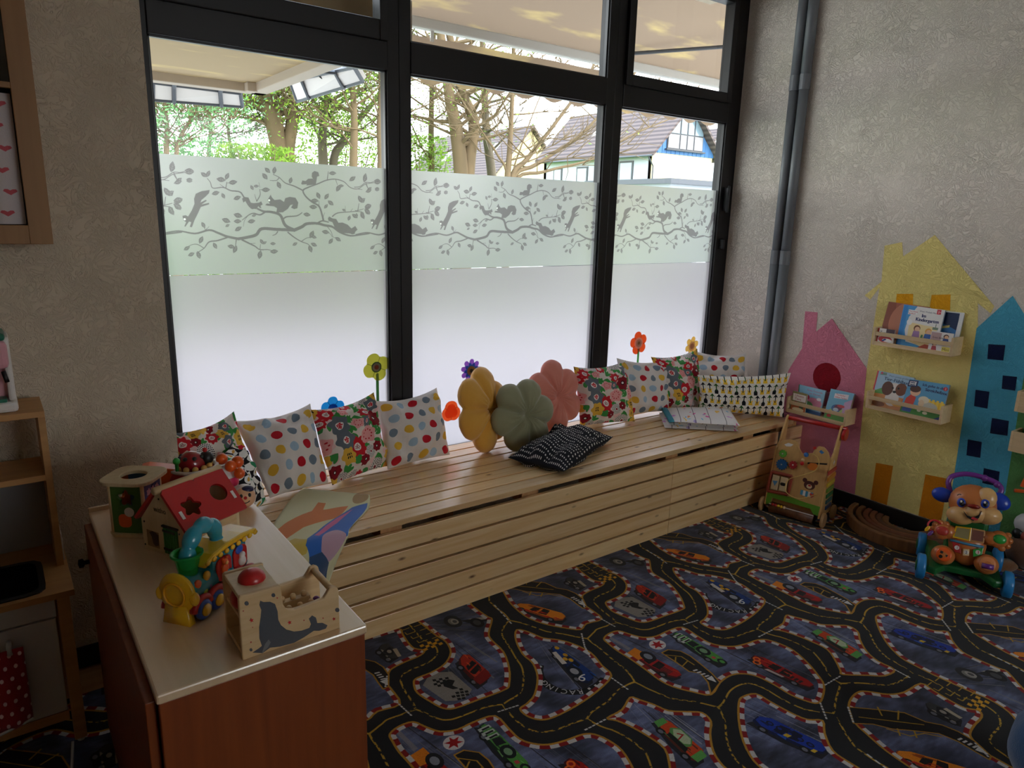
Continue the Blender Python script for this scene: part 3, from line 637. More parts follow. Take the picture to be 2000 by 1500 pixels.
    cv.poly(K([(1255,350),(1265,325),(1290,330),(1310,312),(1345,310),(1355,325),(1338,295),(1340,265),(1360,250),(1390,260),(1398,290),(1380,295),(1375,330),(1370,355),(1330,362),(1295,365),(1300,355),(1262,358)]), G)
    cv.poly(K([(1465,625),(1475,610),(1500,625),(1530,630),(1548,660),(1580,658),(1620,675),(1650,705),(1680,685),(1698,715),(1680,730),(1675,748),(1655,752),(1640,745),(1600,742),(1560,738),(1520,700),(1500,655),(1470,645)]), G)
    for x, y in ((338,632), (1003,482)): cv.ell(*K([(x, y)])[0], .004, .004, (225, 228, 226))
    return cv.image('squirrel_film_print')
def film_mat(name, im, c, blur, tint=(1, 1, 1)):
    mt, t, b = nodes(name); t.nodes.remove(b)
    tr = t.nodes.new('ShaderNodeBsdfTranslucent'); rf = t.nodes.new('ShaderNodeBsdfRefraction'); rf.inputs['Roughness'].default_value = .5; rf.inputs['IOR'].default_value = 1.25
    ms = t.nodes.new('ShaderNodeMixShader'); ms.inputs[0].default_value = blur
    if im:
        ti = t.nodes.new('ShaderNodeTexImage'); ti.image = im; ti.extension = 'REPEAT'; uv = t.nodes.new('ShaderNodeUVMap'); uv.uv_map = 'UVMap'; link(t, uv.outputs[0], ti.inputs[0])
        link(t, ti.outputs[0], tr.inputs[0]); link(t, ti.outputs[0], rf.inputs[0])
    else:
        tr.inputs[0].default_value = col(*c); rf.inputs[0].default_value = col(*c)
    df = t.nodes.new('ShaderNodeBsdfDiffuse'); df.inputs[0].default_value = col(200, 200, 200); m2 = t.nodes.new('ShaderNodeMixShader'); m2.inputs[0].default_value = .06
    link(t, tr.outputs[0], ms.inputs[1]); link(t, rf.outputs[0], ms.inputs[2]); link(t, ms.outputs[0], m2.inputs[1]); link(t, df.outputs[0], m2.inputs[2])
    link(t, m2.outputs[0], t.nodes['Material Output'].inputs[0]); return mt
FILM_TOP = film_mat('squirrel_film', film_image(), None, .5)
FILM_LOW = film_mat('frosted_film', None, (172, 164, 170), .5)
def bay(name, x0, x1, fx0, fx1, up, sash, phase, label):
    """one bay: stiles and rails, lower pane with the two films, upper pane; y runs outwards"""
    w = thing(name, label, 'window', (x0, 0, .41)); w['kind'] = 'structure'; del w['category']
    ux0, ux1, uz0, uz1 = up
    box = lambda n, a, b, m_=BLACK, bv=.003, **k: obj(n, MB().box(a, b), m_, w, bevel=bv, **k)
    box('stile', (fx0, 0, .36), (x0, .07, 2.88)); box('stile', (x1, 0, .36), (fx1, .07, 2.88))
    box('bottom_rail', (x0, 0, .36), (x1, .07, .432)); box('transom', (x0, -.004, 2.142), (x1, .07, 2.268)); box('top_rail', (x0, 0, 2.81), (x1, .07, 2.88))
    g = .007
    bead = MB()
    for (a0, b0, a1, b1) in ((x0, .432, x1, 2.142),) + (() if sash else ((x0, 2.268, x1, 2.81),)):
        bead.box((a0, .012, b0), (a0+g, .03, b1)).box((a1-g, .012, b0), (a1, .03, b1)).box((a0, .012, b0), (a1, .03, b0+g)).box((a0, .012, b1-g), (a1, .03, b1))
    obj('glazing_bead', bead, BEAD, w)
    if sash:
        s = MB().box((x0+.002, -.02, 2.25), (ux0, .05, 2.835)).box((ux1, -.02, 2.25), (x1-.002, .05, 2.835)).box((ux0, -.02, 2.25), (ux1, .05, uz0)).box((ux0, -.02, uz1), (ux1, .05, 2.835))
        obj('opening_sash', s, BLACK, w, bevel=.004)
    box('pane', (x0, .034, .432), (x1, .036, 2.142), GLASS, 0, label='clear lower pane')
    box('pane', (ux0, .034, uz0), (ux1, .036, uz1), GLASS, 0, label='clear upper pane')
    def film(n, z0, z1, mt, lab):
        u0 = (x0+3.165-phase)/PERIOD; u1 = (x1+3.165-phase)/PERIOD
        f = MB().add([(x0, .031, z0), (x1, .031, z0), (x1, .031, z1), (x0, .031, z1)], [(0, 1, 2, 3)], [[(u0, .005), (u1, .005), (u1, .995), (u0, .995)]])
        obj(n, f, mt, w, label=lab)
    film('patterned_film', 1.317, FZ1-.004, FILM_TOP, 'frosted film printed with grey squirrels on branches')
    film('frosted_film', .432, 1.315, FILM_LOW, 'plain frosted film')
    return w
bay('window_1', -3.165, -2.262, -3.24, -2.207, (-3.115, -2.301, 2.328, 2.79), True, 0, 'left bay of the black framed shop window')
bay('window_2', -2.152, -1.012, -2.207, -.954, (-2.152, -1.012, 2.268, 2.81), False, .345, 'wide middle bay of the black framed shop window')
w3 = bay('window_3', -.895, -.018, -.954, .098, (-.846, -.061, 2.305, 2.788), True, .727, 'right bay of the black framed shop window')
h = MB().box((.012, -.035, 1.63), (.032, 0, 1.77)); h.tube([(.022, -.03, 1.62), (.022, -.03, 1.78)], .011, 8)
obj('hinge', h, BLACK, w3, bevel=.003)
obj('hinge_cap', MB().box((.012, -.03, 1.40), (.03, 0, 1.46)), BLACK, w3, bevel=.004)

# unseen window added behind the camera to bring in ambient light
w4 = thing('added_window', 'added unseen window in the back wall for ambient light', 'window', (-1.4, -7.2, .8)); w4['kind'] = 'structure'; del w4['category']
for x in (-2.4, -1.43, -.46): obj('stile', MB().box((x, -7.15, .8), (x+.06, -7.08, 2.75)), BLACK, w4)
for z in (.8, 2.69): obj('rail', MB().box((-2.34, -7.15, z), (-.46, -7.08, z+.06)), BLACK, w4)
obj('pane', MB().box((-2.34, -7.12, .86), (-.46, -7.118, 2.69)), GLASS, w4)
# ================================================================ outside
GR = -.35
struct('ground', MB().box((-60, -60, GR-.3), (140, 160, GR)), plain('pale_paving', (178, 176, 170), .9, bump=.3, bscale=3))
def grass_mat():
    return plain('meadow', (112, 150, 62), .95, bump=.4, bscale=30)
struct('lawn', MB().box((-60, 24, GR), (140, 160, GR+.04)), grass_mat())
struct('lawn_strip', MB().box((-60, 11.2, GR), (140, 15.5, GR+.04)), grass_mat())
# own building above the shop, so that it throws its shadow on the pavement
struct('facade_outside', MB().box((-9, .12, 3.0), (6, .3, 5.6)).box((-9, -7.2, 3.2), (6, .12, 5.6)), plain('outer_render', (200, 194, 184), .9))
def fabric(name, c, tr=.5):
    mt, t, b = nodes(name)
    n = t.nodes.new('ShaderNodeTexNoise'); n.inputs['Scale'].default_value = 1.6; n.inputs['Detail'].default_value = 6
    tcn = t.nodes.new('ShaderNodeTexCoord'); mp = t.nodes.new('ShaderNodeMapping'); mp.inputs['Scale'].default_value = (1, 3.5, 2); link(t, tcn.outputs['Object'], mp.inputs[0]); link(t, mp.outputs[0], n.inputs['Vector'])
    cr = t.nodes.new('ShaderNodeValToRGB'); cr.color_ramp.elements[0].position = .56; cr.color_ramp.elements[1].position = .72
    cr.color_ramp.elements[0].color = col(*c); cr.color_ramp.elements[1].color = col(214, 188, 128); link(t, n.outputs['Fac'], cr.inputs[0])
    link(t, cr.outputs[0], b.inputs['Base Color']); b.inputs['Roughness'].default_value = .9
    ts = t.nodes.new('ShaderNodeBsdfTranslucent'); link(t, cr.outputs[0], ts.inputs[0]); ms = t.nodes.new('ShaderNodeMixShader'); ms.inputs[0].default_value = tr
    link(t, b.outputs[0], ms.inputs[1]); link(t, ts.outputs[0], ms.inputs[2]); link(t, ms.outputs[0], t.nodes['Material Output'].inputs[0]); return mt
FAB = fabric('awning_cloth', (160, 138, 116), .16); DKM = plain('dark_grey_metal', (70, 74, 82), .4); PALEM = plain('pale_metal', (196, 194, 190), .4)
aw = thing('awning', 'extended beige fabric awning with scalloped valance seen through the upper panes', 'awning', (1.2, .3, 3.1))
A0, A1 = -1.62, 4.6
obj('canopy', MB().grid(lambda u, v: Vector((A0+(A1-A0)*u, .3+1.2*v, 3.24-.445*v-.03*math.sin(math.pi*v))), 20, 8), FAB, aw, smooth=True)
obj('front_bar', MB().box((A0, 1.48, 2.728), (A1, 1.55, 2.792)), PALEM, aw, bevel=.008)
def val(u, v):
    x = A0+(A1-A0)*u; sc = abs(math.sin(x*math.pi/.26)); z0 = 2.69; z1 = 2.45-.05*sc
    return Vector((x, 1.53+.012*math.sin(x*9), z0+(z1-z0)*v))
obj('valance', MB().grid(val, 170, 3), FAB, aw, smooth=True)
for x in (-1.17, .55, 1.98, 2.12, 3.4): obj('strap', MB().box((x-.012, 1.515, 2.665), (x+.012, 1.525, 2.74)), PALEM, aw)
obj('folding_arm', MB().tube([(1.75, .35, 2.98), (1.1, .95, 2.88), (.3, 1.47, 2.78)], .014, 8), DKM, aw)
ca = thing('entrance_canopy', 'beige canopy underside with raised rim over the entrance outside the left pane', 'canopy', (-4, 1.2, 2.4))
cx, cyy, cz = -1.978, 2.485, 2.40
RIM = plain('pale_stone_rim', (184, 170, 154), .8)
obj('soffit', MB().box((-6.4, .3, cz), (cx-.02, cyy-.02, cz+.1)), fabric('canopy_paint', (170, 148, 114), 0.), ca)
obj('rim', MB().box((cx-.10, .3, cz-.055), (cx, cyy, cz+.12)), RIM, ca, bevel=.006); obj('rim', MB().box((-6.4, cyy-.10, cz-.055), (cx, cyy, cz+.12)), RIM, ca, bevel=.006)
obj('corner_block', MB().box((cx-.16, cyy-.17, cz-.06), (cx-.09, cyy-.09, cz)), RIM, ca, bevel=.006)
def sign(name, label, a, b, c, d, tie):
    """light box seen from behind: panel with a dark frame and two brackets; corners a b c d"""
    r_ = thing(name, label, 'sign', a, 'sign boxes on the entrance canopy'); a, b, c, d = [Vector(p) for p in (a, b, c, d)]
    n = (b-a).cross(d-a).normalized()*.05
    if n.dot(CAM-a) < 0: n = -n
    obj('panel', MB().add([a, b, c, d, a+n, b+n, c+n, d+n], [(3,2,1,0), (4,5,6,7), (0,1,5,4), (1,2,6,5), (2,3,7,6), (3,0,4,7)]), plain('white_sign_back', (226, 220, 216), .5), r_)
    for p, q in ((a, b), (b, c), (c, d), (d, a)): obj('frame', MB().tube([p+n*.9, q+n*.9], .015, 6), DKM, r_)
    for t in (.22, .75):
        p = a.lerp(b, t); q = d.lerp(c, t); obj('bracket', MB().tube([p+n*1.2, q+n*1.3, tie(q)], .014, 6), DKM, r_)
    return r_
sign('sign_box', 'white sign box with grey frame below the canopy front edge', at(296,184,1,2.75), at(470,198,1,2.75), at(466,172,1,2.62), at(296,150,1,2.62), lambda q: Vector((min(q.x, cx-.2), cyy-.09, cz+.02)))
sg = sign('sign_box', 'white sign box with grey frame tilted out past the canopy corner', at(588,190,1,2.62), at(716,150,1,1.72), at(700,122,1,1.60), at(574,150,1,2.50), lambda q: Vector((cx-.09, min(q.y, cyy-.25), cz+.02)))
obj('cable_loop', MB().tube([at(631+9*math.cos(t), 140+9*math.sin(t)*1.4, 1, 2.05) for t in np.linspace(0, 6, 14)], .008, 6), BLACK, sg)

# ---- trees and shrubs
BARK = plain('bark', (110, 92, 66), .95, bump=.6, bscale=18); BARK2 = plain('grey_bark', (104, 94, 78), .95, bump=.6, bscale=18)
def leafmat(name, c):
    mt, t, b = nodes(name); b.inputs['Roughness'].default_value = .6
    n = t.nodes.new('ShaderNodeTexNoise'); n.inputs['Scale'].default_value = 3.; tcn = t.nodes.new('ShaderNodeTexCoord'); link(t, tcn.outputs['Object'], n.inputs['Vector'])
    cr = t.nodes.new('ShaderNodeValToRGB'); cr.color_ramp.elements[0].color = col(*[q*.75 for q in c]); cr.color_ramp.elements[1].color = col(*[min(255, q*1.15) for q in c]); cr.color_ramp.elements[0].position = .35; cr.color_ramp.elements[1].position = .65
    link(t, n.outputs['Fac'], cr.inputs[0]); link(t, cr.outputs[0], b.inputs['Base Color'])
    ts = t.nodes.new('ShaderNodeBsdfTranslucent'); link(t, cr.outputs[0], ts.inputs[0]); ms = t.nodes.new('ShaderNodeMixShader'); ms.inputs[0].default_value = .5
    link(t, b.outputs[0], ms.inputs[1]); link(t, ts.outputs[0], ms.inputs[2]); link(t, ms.outputs[0], t.nodes['Material Output'].inputs[0]); return mt
LEAF = leafmat('spring_leaves', (136, 170, 56)); LEAF2 = leafmat('pale_leaves', (104, 150, 92)); LEAF3 = leafmat('dense_leaves', (126, 160, 44))
def tree(name, label, trunks, y, rad, nbr, nleaf, leaf, lsize, seed, group, z0=2.4, spread=1., bark=None, upw=.35, dead=False):
    r_ = random.Random(seed)
    P = [[at(px, py, 1, y) for px, py in t] for t in trunks]
    base = Vector((P[0][0].x, y, GR)); t0 = thing(name, label, 'tree', base, group)
    tips = []; tr = MB(); br = MB()
    for k, t in enumerate(P):
        path = [Vector((t[0].x+(base.x-t[0].x)*.6 if k else t[0].x, y, GR))]+t; d = t[-1]-t[-2] if len(t) > 1 else Vector((0, 0, 1)); d.normalize()
        path += [t[-1]+d*1.5+Vector((r_.uniform(-.3, .3), 0, .3)), t[-1]+d*3.2+Vector((r_.uniform(-.6, .6), 0, .6))]
        sp_ = spline(path, 5); n = len(sp_); w = rad*(1-.15*k)
        tr.tube(sp_, [w*(1.15-.85*i/(n-1)) for i in range(n)], 9)
        for b in range(nbr):
            i = r_.randint(int(n*.3), n-1); o = sp_[i]
            if o.z < z0-.8: continue
            a = r_.uniform(0, 6.28); L = r_.uniform(.9, 2.4)*spread
            dv = Vector((math.cos(a), math.sin(a)*.8, upw+r_.uniform(-.3, .5))).normalized(); q = [o]; p = o
            for s_ in range(4):
                p = p+dv*L/4; dv = (dv+Vector((r_.uniform(-.3, .3), r_.uniform(-.3, .3), r_.uniform(-.2, .3)))).normalized(); q.append(p)
                if s_ > 0:
                    for _ in range(3):
                        e_ = (dv+Vector((r_.uniform(-.9, .9), r_.uniform(-.9, .9), r_.uniform(-.5, .8)))).normalized()
                        m_ = p+e_*L*.16+Vector((0, 0, r_.uniform(-.05, .05))); e2 = m_+(e_+Vector((r_.uniform(-.6, .6), r_.uniform(-.6, .6), r_.uniform(-.2, .7)))).normalized()*L*.22
                        br.tube([p, m_, e2], [.011, .008, .004], 4, cap=False); tips += [e2, m_]
            br.tube(q, [w*.28*(1-.2*s_) for s_ in range(5)], 5, cap=False); tips += q[2:]
    obj('trunk', tr, bark or BARK, t0, smooth=True)
    if br.f: obj('branches', br, bark or BARK, t0, kind='stuff')
    if nleaf and tips:
        lf = MB(); vs_ = []; fs = []
        for _ in range(nleaf):
            c_ = tips[r_.randrange(len(tips))]+Vector((r_.gauss(0, .27), r_.gauss(0, .27), r_.gauss(0, .27)))
            a = Vector((r_.gauss(0, 1), r_.gauss(0, 1), r_.gauss(0, 1))).normalized(); b = a.orthogonal().normalized(); s_ = lsize*r_.uniform(.6, 1.3); i = len(vs_)
            vs_ += [c_-a*s_, c_-b*s_*.5, c_+a*s_, c_+b*s_*.5]; fs.append((i, i+1, i+2, i+3))
        lf.add(vs_, fs); obj('foliage', lf, leaf, t0, kind='stuff')
    return t0
TG = 'spring trees beyond the shop window'
tree('sapling', 'slender sapling with small pale green leaves behind the left edge of the window', [[(327,330),(326,260),(322,205)], [(345,330),(352,270),(385,205)]], 11, .05, 40, 10000, LEAF2, .036, 3, TG, 2, .7)
tree('slender_tree', 'thin airy green tree between the sapling and the twin trunk', [[(408,330),(412,250),(405,180)], [(452,330),(446,250),(458,190)]], 15, .05, 40, 11000, LEAF2, .042, 33, TG, 2, .9)
tree('leafy_tree', 'twin trunked tree in fresh yellow green leaf below the canopy corner', [[(548,330),(535,250),(512,175),(500,120)], [(560,330),(570,240),(575,150)], [(545,280),(538,220),(532,180)]], 14, .2, 30, 9000, LEAF, .042, 5, TG)
tree('leafy_tree', 'dark forked tree in leaf left of the first mullion', [[(632,340),(630,260),(640,180)], [(650,330),(668,280),(690,250)]], 15, .13, 30, 9000, LEAF, .042, 6, TG, bark=BARK2)
tree('leafy_tree', 'straight pale trunk close to the first mullion', [[(690,345),(692,240),(686,150)], [(742,345),(741,250),(744,140)]], 13, .10, 24, 5000, LEAF, .042, 8, TG)
tree('bare_tree', 'thick leaning trunk with ivy sprigs seen left in the middle pane', [[(902,370),(893,270),(880,200),(872,150)], [(915,330),(925,240),(900,170)]], 13, .2, 22, 1500, LEAF, .042, 9, TG, spread=1.2)
tree('bare_tree', 'thin straight trunk with leaves at the left edge of the middle pane', [[(843,370),(842,260),(844,150)]], 15, .1, 24, 3500, LEAF, .045, 10, TG, spread=1.2)
tree('bare_tree', 'bare grey trunk in the middle of the middle pane', [[(962,370),(950,260),(946,160)]], 14, .14, 26, 120, LEAF, .05, 11, TG, bark=BARK2, spread=1.3)
tree('bare_tree', 'bare bushy tree with fanned out branches before the far gable', [[(990,370),(995,300),(1000,200)], [(996,362),(1030,310),(1085,240)], [(998,362),(1050,320),(1135,262)], [(1000,366),(1065,335),(1160,310)], [(992,360),(970,300),(930,240)], [(998,364),(1020,280),(1050,200)]], 12, .085, 14, 60, LEAF, .05, 12, TG, bark=BARK, spread=1.2)
def shrub(name, label, px, y, w, h, n, mt, seed, sz=.07):
    r_ = random.Random(seed); c_ = at(px, 330, 1, y); t0 = thing(name, label, 'shrub', (c_.x, y, GR), 'shrubs beyond the shop window'); lf = MB(); vs_ = []; fs = []
    st = MB()
    for k in range(7):
        a = r_.uniform(0, 6.28); st.tube([(c_.x, y, GR), (c_.x+w*.3*math.cos(a), y+w*.3*math.sin(a), GR+h*.5), (c_.x+w*.6*math.cos(a), y+w*.6*math.sin(a), GR+h*.95)], [.03, .02, .006], 5)
    obj('stems', st, BARK, t0, kind='stuff')
    for _ in range(n):
        a = r_.uniform(0, 6.28); q = math.sqrt(r_.random()); z = r_.random(); rr = w*q*(1-.55*z*z)
        p = Vector((c_.x+rr*math.cos(a), y+rr*.7*math.sin(a), GR+h*z)); d = Vector((r_.gauss(0, 1), r_.gauss(0, 1), r_.gauss(0, 1))).normalized(); b = d.orthogonal().normalized(); s_ = sz*r_.uniform(.6, 1.4); i = len(vs_)
        vs_ += [p-d*s_, p-b*s_*.5, p+d*s_, p+b*s_*.5]; fs.append((i, i+1, i+2, i+3))
    lf.add(vs_, fs); obj('foliage', lf, mt, t0, kind='stuff')
shrub('green_shrub', 'dense yellow green shrub at the foot of the twin trunk tree', 500, 12, 1.6, 3.15, 8000, LEAF3, 1, .05)
shrub('green_shrub', 'tall light shrub behind the dark forked tree', 650, 17, 2.6, 4.6, 9000, LEAF, 2, .055)
shrub('green_shrub', 'small green shrub left in the middle pane', 832, 15, 1.3, 4.0, 5000, LEAF, 3, .055)
shrub('green_shrub', 'pale shrub below the left sapling', 340, 13, 2.2, 3.3, 6000, LEAF2, 4, .05)

# ---- houses, standing parallel to the street
TILE = (104, 92, 90)
def roofmat():
    mt, t, b = nodes('roof_tiles'); tcn = t.nodes.new('ShaderNodeTexCoord'); w = t.nodes.new('ShaderNodeTexWave'); w.wave_type = 'BANDS'; w.bands_direction = 'Z'; w.inputs['Scale'].default_value = 1.1; w.inputs['Distortion'].default_value = .4
    link(t, tcn.outputs['Object'], w.inputs['Vector']); cr = t.nodes.new('ShaderNodeValToRGB'); cr.color_ramp.elements[0].color = col(66, 56, 56); cr.color_ramp.elements[1].color = col(104, 90, 86); link(t, w.outputs['Fac'], cr.inputs[0])
    link(t, cr.outputs[0], b.inputs['Base Color']); b.inputs['Roughness'].default_value = .85; return mt
ROOF = roofmat(); CREAM = plain('cream_render', (226, 208, 158), .9); PALEB = plain('pale_blue_render', (180, 184, 196), .9); BLUEW = plain('blue_boards', (66, 112, 160), .7)
PANE = plain('house_window_glass', (120, 140, 150), .1, spec=1.); WFR = plain('white_window_frame', (60, 62, 66), .5)
def house(name, label, x0, x1, y0, y1, ze, za, front, side, wins, skylights, blue=None, loft=False):
    h_ = thing(name, label, 'house', (x0, y0, GR)); xm = (x0+x1)/2
    obj('side_wall', MB().box((x0, y0+.05, GR), (x0+.3, y1, ze)).box((x1-.3, y0+.05, GR), (x1, y1, ze)), side, h_)
    zb = blue or ze
    obj('gable_wall', MB().prism([(x0, GR), (x1, GR), (x1, ze), (xm, za-.15), (x0, ze)], (0, y0, 0), (1,0,0), (0,0,1), (0,.3,0)), front, h_)
    obj('rear_wall', MB().prism([(x0, GR), (x1, GR), (x1, ze), (xm, za-.15), (x0, ze)], (0, y1-.3, 0), (1,0,0), (0,0,1), (0,.3,0)), front, h_)
    if blue:
        k = (za-.15-ze)/(xm-x0)
        obj('gable_boards', MB().prism([(x0, zb), (x1, zb), (x1, ze), (xm, za-.15), (x0, ze)], (0, y0-.04, 0), (1,0,0), (0,0,1), (0,.04,0)), BLUEW, h_, label='blue boarded gable')
        nb = 14
        for i in range(nb+1):
            x = x0+(x1-x0)*i/nb; zt = min(ze+k*(x-x0), ze+k*(x1-x)); 
            if zt-zb > .15: obj('cover_strip', MB().box((x-.025, y0-.065, zb), (x+.025, y0-.04, zt-.05)), BLUEW, h_)
    ov = .5; sl = (za-ze)/(xm-x0)
    for sgn in (-1, 1):
        xe = x0-ov if sgn < 0 else x1+ov; zz = ze-sl*ov
        n = Vector((0, 0, .22))
        a, b, c_, d = Vector((xe, y0-.6, zz)), Vector((xe, y1+.5, zz)), Vector((xm, y1+.5, za)), Vector((xm, y0-.6, za))
        rf = obj('roof', MB().add([a, b, c_, d, a+n, b+n, c_+n, d+n], [(3,2,1,0), (4,5,6,7), (0,1,5,4), (1,2,6,5), (2,3,7,6), (3,0,4,7)]), ROOF, h_)
        if sgn < 0:
            for u, v, w in skylights:
                p = lambda uu, vv: a+n*1.05+(b-a)*uu+(d-a)*vv
                obj('skylight', MB().add([p(u, v), p(u+w, v), p(u+w, v+.2), p(u, v+.2)], [(0,1,2,3)]), PALEM, rf)
    obj('gutter', MB().tube([(x0-ov-.05, y0-.5, ze-sl*ov), (x0-ov-.05, y1+.3, ze-sl*ov)], .07, 6), DKM, h_)
    obj('downpipe', MB().tube([(x0-ov, y0-.1, ze-sl*ov), (x0+.02, y0-.1, ze-1.1), (x0+.02, y0-.1, GR)], .05, 6), DKM, h_)
    for (face, a, z0_, w_, hh) in wins:
        if face == 's':
            wf = obj('window', MB().box((x0-.05, a, z0_), (x0+.02, a+w_, z0_+hh)), WFR, h_); obj('window_pane', MB().box((x0-.07, a+.12, z0_+.12), (x0-.045, a+w_-.12, z0_+hh-.12)), PANE, wf)
        else:
            wf = obj('window', MB().box((a, y0-.05, z0_), (a+w_, y0+.02, z0_+hh)), WFR, h_); obj('window_pane', MB().box((a+.12, y0-.07, z0_+.12), (a+w_-.12, y0-.045, z0_+hh-.12)), PANE, wf)
    if loft:                                                     # big loft window with slanted top corners
        zl, zt = 6.05, 8.55; xs = [xm-1.75, xm-.6, xm+.1, xm+.8, xm+1.75]; zs = [7.35, 8.5, 8.5, 8.5, 7.35]
        lw = obj('loft_window', MB().prism([(xs[0], zl), (xs[4], zl), (xs[4], zs[4]), (xs[3], zs[3]), (xs[1], zs[1]), (xs[0], zs[0])], (0, y0-.10, 0), (1,0,0), (0,0,1), (0,.1,0)), WFR, h_)
        for i in range(4):
            g = .07
            obj('loft_pane', MB().prism([(xs[i]+g, zl+1.0), (xs[i+1]-g, zl+1.0), (xs[i+1]-g, zs[i+1]-g*2), (xs[i]+g, zs[i]-g*2)], (0, y0-.13, 0), (1,0,0), (0,0,1), (0,.03,0)), PANE, lw)
            obj('loft_panel', MB().box((xs[i]+g, y0-.13, zl+g), (xs[i+1]-g, y0-.1, zl+.92)), plain('grey_panel', (150, 146, 146), .5), lw)
        obj('sill', MB().box((xs[0]-.15, y0-.25, zl-.08), (xs[4]+.15, y0, zl)), WFR, lw)
    return h_
house('house', 'cream house with blue gable and slanted loft window behind the right pane', 31.4, 37.3, 30, 41, 6.0, 8.95, CREAM, PALEB, [('s', 31.6, 3.6, 1.3, 1.7), ('s', 36, 3.6, 1.2, 1.5), ('s', 38.8, 3.4, 1.0, 1.7)], [(.55, .45, .08)], blue=5.75, loft=True)
house('house', 'cream gabled house with skylights behind the bare trees', 38.5, 47.5, 58, 76, 5.6, 10.4, CREAM, PALEB, [('s', 60, 3, 1.4, 1.6), ('s', 66, 3, 1.4, 1.6)], [(.18, .5, .06), (.45, .35, .05), (.65, .4, .05)])
house('house', 'pale house with a dark roof at the far right of the right pane', 47.5, 56, 41, 60, 6.1, 9.6, PALEB, PALEB, [('s', 42.5, 3.2, 1.2, 1.4)], [])
ga = thing('garage', 'flat roofed pale garage below the cream gable', 'garage', (30, 22, GR))
obj('garage_wall', MB().box((24.5, 22.2, GR), (34, 28, 3.35)), PALEB, ga); obj('flat_roof', MB().box((24.2, 21.9, 3.35), (34.4, 28.3, 3.6)), DKM, ga)
def car_outside(label, x, y, rot, c):
    t0 = thing('parked_car', label, 'car', (x, y, GR), 'parked cars blurred behind the frosted film'); M = Matrix.Translation((x, y, GR)) @ Matrix.Rotation(rot, 4, 'Z')
    side = [(-2.1,.35),(-2.15,.7),(-1.9,.95),(-1.2,1.0),(-.6,1.45),(.8,1.48),(1.5,1.0),(2.05,.85),(2.15,.4),(1.7,.3),(-1.7,.3)]
    obj('body', MB().prism(side, (0, -.8, 0), (1,0,0), (0,0,1), (0,1.6,0)), plain('car_paint_%d' % c[0], c, .3, coat=.5), t0, bevel=.08, M=M)
    obj('glasshouse', MB().prism([(-1.05,1.02),(-.55,1.4),(.75,1.42),(1.3,1.02)], (0,-.815,0), (1,0,0), (0,0,1), (0,1.63,0)), PANE, t0, M=M)
    for sx in (-1.3, 1.3):
        for sy in (-.82, .66): obj('wheel', MB().lathe([(.0,0),(.32,0),(.32,.16),(0,.16)], (sx, sy, .32), (0,1,0), 18, cap=False), BLACK, t0, M=M)
car_outside('pinkish red parked car blurred behind the left film', 4.05, 19.5, .05, (214, 92, 116))
car_outside('dark blue parked car blurred behind the middle film', 7.4, 17.6, .05, (34, 44, 70))
car_outside('black parked car blurred behind the right edge of the right film', 9.2, 9.9, .05, (24, 26, 34))
# ================================================================ slatted bench along the window
PINE = wood('pine_boards', (242, 210, 158), (224, 180, 122), 0, 7, .30, knots=1., coat=1., cior=1.9)
PINED = wood('pine_battens', (206, 158, 106), (180, 130, 84), 2, 7, .6)
H = .45; BD = .66
bench = thing('slatted_bench', 'long pine bench of horizontal slats under the shop window', 'bench', (-1.55, -.33, 0))
pitch = BD/8
for k in range(8):
    y1 = -k*pitch-.004; obj('slat', MB().box((-3.215, y1-pitch+.0105, H-.024), (.002, y1, H)), PINE, bench, bevel=.002)
zp = (H-.024-.014)/5
for k in range(5):
    z0 = .002+k*zp
    obj('slat', MB().box((-3.215, -BD, z0), (-1.043, -BD+.02, z0+zp-.0098)), PINE, bench, bevel=.002)
    obj('slat', MB().box((-1.041, -BD, z0), (-.150, -BD+.02, z0+zp-.0098)), PINE, bench, bevel=.002)
    obj('slat', MB().box((-.085, -BD+.004, z0), (XR-.001, -BD+.024, z0+zp-.0098)), PINE, bench, bevel=.002)
for x in (-3.1, -2.59, -1.93, -1.03, -.40, .02): obj('batten', MB().box((x-.045, -BD+.0255, 0), (x+.045, -BD+.05, H-.0245)), PINED, bench, bevel=.002)
for x in (-3.1, -2.59, -1.93, -1.03, -.40, -.05): obj('bearer', MB().box((x-.045, -BD+.052, H-.074), (x+.045, -.004, H-.0245)), PINED, bench)
for x in (-3.1, -2.0, -1.03, -.05): obj('rear_leg', MB().box((x-.045, -.05, 0), (x+.045, -.004, H-.076)), PINED, bench)

